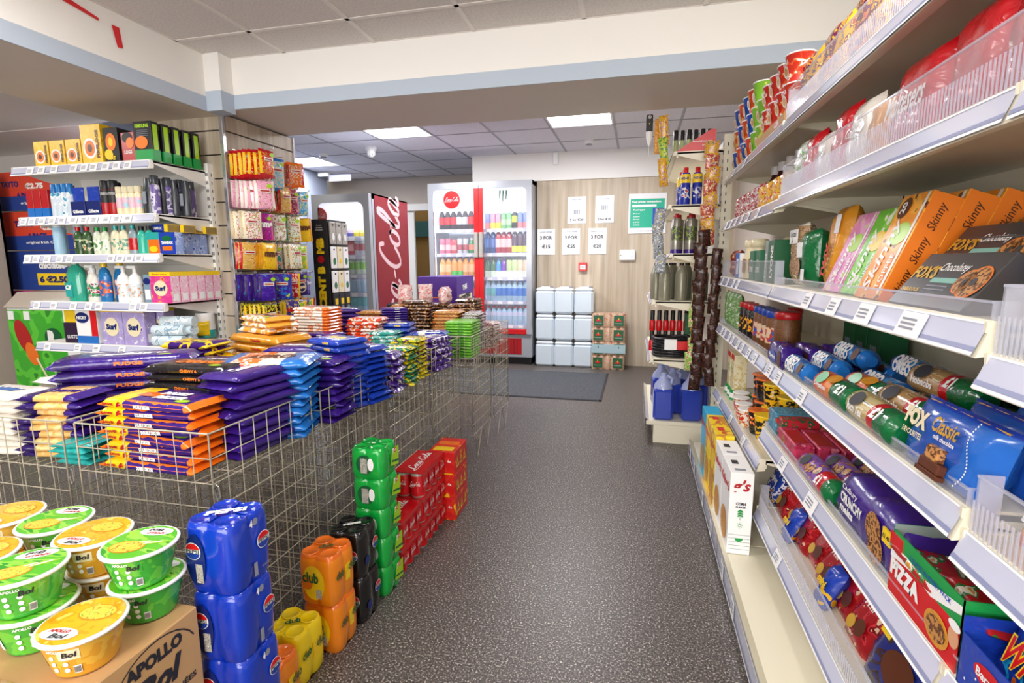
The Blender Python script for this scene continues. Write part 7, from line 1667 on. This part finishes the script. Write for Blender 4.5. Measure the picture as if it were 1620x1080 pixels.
b = MB(); cartonbox(b, .12, .1, .07, 'teagreen'); b.disc(.03, .02, 'film_gold', FT(0, .035)); k = thing(b, 'bulb_box', 'box'); k.put((.40, 3.82, .588 + .145), 0, 'small dark green box beside the cable coil, lower'); k.put((.40, 3.82, .588 + .216), 0, 'small dark green box beside the cable coil, upper'); b = MB()
M['oilgrey'] = mat('oilgrey', '#8f8c78', .3, .2)
b = MB(); b.lathe([(.5, 0), (.52, .01), (.52, .17), (.3, .225), (.2, .235)], 'oilgrey', 12, Matrix.Diagonal((.075, .11, 1, 1)), wave=(.05, 4)); l = MB(); l.lathe([(.016, .232), (.016, .25)], 'black', 12); k = thing(b, 'oil_bottle', 'bottle', 'grey oil bottles on the end shelving', parts=[('cap', l)])
for i, (x, y) in enumerate(((.185, 3.70), (.29, 3.70), (.395, 3.70), (.13, 3.80), (.23, 3.86), (.34, 3.86), (.44, 3.84), (.15, 3.98), (.26, 4.02))): k.put((x, y, .983), 0, 'grey oil bottle on the end shelving, %s' % ['front row left', 'front row middle', 'front row right', 'second row, first from the aisle', 'second row, second', 'second row, third', 'second row, last', 'third row left', 'third row right'][i])
b, l = can(.029, .265, mat('brushed', '#a8a49a', .3, .6), M['lidred'], .03, .014, bands=((.0, .03, M['violet_card'] if 'violet_card' in M else M['choc_purple']), (.09, .18, pr('canlab', '#5a5a50', ['#9ab04a', '#3a3a38'], 30, wrinkle=0)))); k = thing(b, 'tyre_foam_can', 'spray can', parts=[('cap', l)])
for i, (x, y) in enumerate(((.245, 3.68), (.335, 3.68), (.42, 3.68), (.27, 3.78), (.36, 3.78), (.25, 3.88), (.34, 3.88))): k.put((x, y, 1.293), 0, 'tall silver spray can with a dark red cap, %s' % ['front left', 'front middle', 'front right', 'second row left', 'second row right', 'third row left', 'third row right'][i])
b, l = can(.031, .25, mat('wdblue', '#1c2f9a', .25), 'red', .035, .016, bands=((.15, .205, 'yellow'), (.05, .12, pr('wdl', '#1c2f9a', ['#d8d8e0', '#b02030'], 26, wrinkle=0)))); b.text('WD-40', .05, 'deepblue', T(0, -.0014, .178) @ FRONT, h=.018, bold=.06)
k = thing(b, 'lubricant_can', 'spray can', parts=[('cap', l)])
for i, (x, y) in enumerate(((.285, 3.69), (.365, 3.69), (.29, 3.78), (.37, 3.78), (.29, 3.88), (.44, 3.74))): k.put((x, y, 1.603), random.uniform(-.3, .5), 'blue and yellow lubricant can with a red cap, %s' % ['front left', 'front right', 'second row left', 'second row right', 'third row', 'beside the bracket'][i])
b = MB(); b.add([(-.13, 0, 0), (.13, 0, 0), (.13, 0, .14), (.10, 0, .14)], [(0, 1, 2, 3)], 'red'); b.add([(-.13, .003, 0), (.10, .003, .14), (.13, .003, .14), (.13, .003, 0)], [(0, 1, 2, 3)], 'red'); b.box(-.13, -.001, 0, .13, .004, .006, 'red'); b.text('essential car care', .12, 'white', FT(.05, .07, -.002), h=.012); b.text('products', .06, 'white', FT(.08, .045, -.002), h=.012)
b.build('shelf_banner', loc=(.33, 3.66, 1.933), label='red triangular banner on the top of the end shelving', cat='banner')
b, l = can(.017, .16, mat('pengr', '#b8c890', .3, alpha=.8), 'black', .06, .015); k = thing(b, 'touch_up_bottle', 'bottle', parts=[('cap', l)])
for i in range(6): k.put((.22 + .042 * i, 3.72 + .01 * (i % 2), 1.933), 0, 'slim bottle with a black cap behind the red banner, %s from the left' % ORD[i + 1])
b = MB(); b.box(-.04, -.02, 0, .04, .02, .21, 'film_gold', .004); k = thing(b, 'sponge_pack', 'pack'); k.put((.12, 3.62, 1.93), 0, 'orange wrapped pack hanging at the top left of the end shelving')
# ================================================================ FAR LEFT: freezer, posters, crisps
g = empty('ice_cream_freezer', (-5.05, 3.18, 0), 0, label='low freezer with a green lolly picture behind the white shelving', cat='freezer')
b = MB(); b.box(0, 0, .08, .72, .6, .90, 'white', .01); b.build('cabinet', g)
M['lolly_bg'] = pr('lolly_bg', '#3fae2f', ['#5cc83a', '#2f8a28'], 4, wrinkle=0)
b = MB(); b.box(.01, -.004, .14, .60, 0, .88, M['lolly_bg']); b.disc(.075, .15, 'lidred', T(.16, -.006, .66) @ FRONT @ RZ(.4), 20); b.disc(.06, .1, 'film_orange', T(.23, -.007, .52) @ FRONT @ RZ(.4), 18); b.poly([(-.01, -.12), (.01, -.12), (.01, .12), (-.01, .12)], 'film_cream', T(.33, -.008, .38) @ FRONT @ RZ(.5)); b.disc(.09, .08, 'teagreen', T(.48, -.0085, .66) @ FRONT, 22); b.text('R', .09, 'white', T(.47, -.0095, .66) @ FRONT, h=.12, bold=.08); b.build('picture_panel', g)
b = MB(); b.add([(0, -.02, .90), (.72, -.02, .90), (.72, .1, 1.02), (0, .1, 1.02)], [(0, 1, 2, 3)], 'beige_paint'); b.box(0, .1, .9, .72, .6, 1.02, 'beige_paint'); b.box(.03, -.012, .8, .09, -.006, .87, 'paper'); b.box(.2, -.012, .8, .26, -.006, .87, 'paper'); b.build('lid', g)
def poster(x0, x1, z0, z1, bg, rows, label, y=3.45):
    b = MB(); b.box(x0, y, z0, x1, y + .004, z1, bg)
    for t, w, h, x, z, m in rows: b.text(t, w, m, T(x, y - .0016, z) @ FRONT, h=h, bold=.06)
    return b, label
M['tayred'] = mat('tayred', '#d8432c', .5); M['tayblue'] = mat('tayblue', '#24408f', .5)
for (z1, z0, bg, rows, lab) in ((2.02, 1.70, 'tayred', [('TAYTO', .2, .05, -5.22, 1.92, 'deepblue'), ('€2.75', .2, .05, -4.95, 1.90, 'white'), ('6 PACK', .2, .04, -5.05, 1.83, 'deepblue')], 'red and blue crisps poster, uppermost of the column at far left'),
                               (1.69, 1.37, 'tayred', [('TAYTO', .22, .055, -5.12, 1.59, 'deepblue'), ('€2.75', .22, .055, -4.83, 1.56, 'white'), ('6 PACK', .22, .045, -4.98, 1.49, 'deepblue')], 'red and blue crisps poster reading €2.75, below the uppermost'),
                               (1.36, 1.03, 'tayblue', [('chickatees', .32, .06, -4.86, 1.24, 'white'), ('Tayto', .1, .03, -4.86, 1.31, 'yellow')], 'blue snack poster reading €2.50, above the pink one'),
                               (1.02, .86, 'film_pink', [('only', .2, .04, -4.9, .97, 'white')], 'pink poster, lowest of the column at far left')):
    b, _ = poster(-5.45, -4.60, z0, z1, M[bg] if bg in M else bg, rows, lab)
    if bg == 'tayred': b.box(-5.45, 3.448, z0, -4.60, 3.45, z0 + .12, 'tayblue'); b.text('original Irish Crisps', .4, 'white', T(-4.92, 3.4465, z0 + .06) @ FRONT, h=.03)
    if bg == 'tayblue': b.box(-5.05, 3.448, 1.07, -4.68, 3.45, 1.17, 'yellow'); b.text('6 €2.50', .32, 'deepblue', T(-4.865, 3.4465, 1.12) @ FRONT, h=.06, bold=.06)
    b.build('wall_poster', label=lab, cat='poster')
g = empty('snack_rack', (-6.0, 2.9, 0), 0, label='cream rack of crisps at the left edge of the photo', cat='rack')
b = MB(); b.box(.76, 0, 0, .80, .45, 2.0, 'beige_paint'); b.box(0, .43, 0, .8, .45, 2.0, 'beige_paint'); b.build('frame', g)
for z in (.22, .53, .84, 1.12, 1.42): b = MB(); b.box(0, .0, z - .03, .77, .44, z, 'beige_paint'); b.box(0, -.02, z - .04, .77, 0, z + .01, 'strip'); b.build('shelf', g)
b = MB(); pouch(b, .16, .2, .08, pr('crisp', '#e8b01c', ['#c9301c', '#1c3fae', '#e8b01c'], 14, rough=.2), seed=71); k = thing(b, 'crisp_bag', 'crisps')
for i, z in enumerate((.22, .53, .84, 1.12)):
    for j in range(3): k.put((-5.32 - .17 * j, 2.98, z), (-.2, 0, 0), 'yellow crisp bag on the rack at the left edge, %s shelf, %s from the right' % (ORD[i + 1], ORD[j + 1]))
g = empty('bottle_rack', (-5.4, 4.4, 0), 0, label='dark rack of bottles seen between the posters and the white shelving', cat='rack')
b = MB(); b.box(0, .3, 0, 1.5, .32, 2.0, 'dark'); 
for z in (.6, .9, 1.2, 1.5): b.box(0, 0, z - .03, 1.5, .3, z, 'card_dark')
b.build('frame', g)
b = MB(); b.lathe([(.03, 0), (.03, .14), (.012, .2), (.012, .24)], mat('darkgreen_glass', '#1d2a20', .12, coat=.5), 10); k = thing(b, 'wine_bottle', 'bottle')
for i, z in enumerate((.602, .902, 1.202)):
    for j in range(9): k.put((-5.3 + .09 * j, 4.48, z), 0, 'dark bottle in the rack behind the posters, %s shelf, %s from the left' % (ORD[i + 1], ORD[j + 1]), 'dark bottles in the rack behind the white shelving')
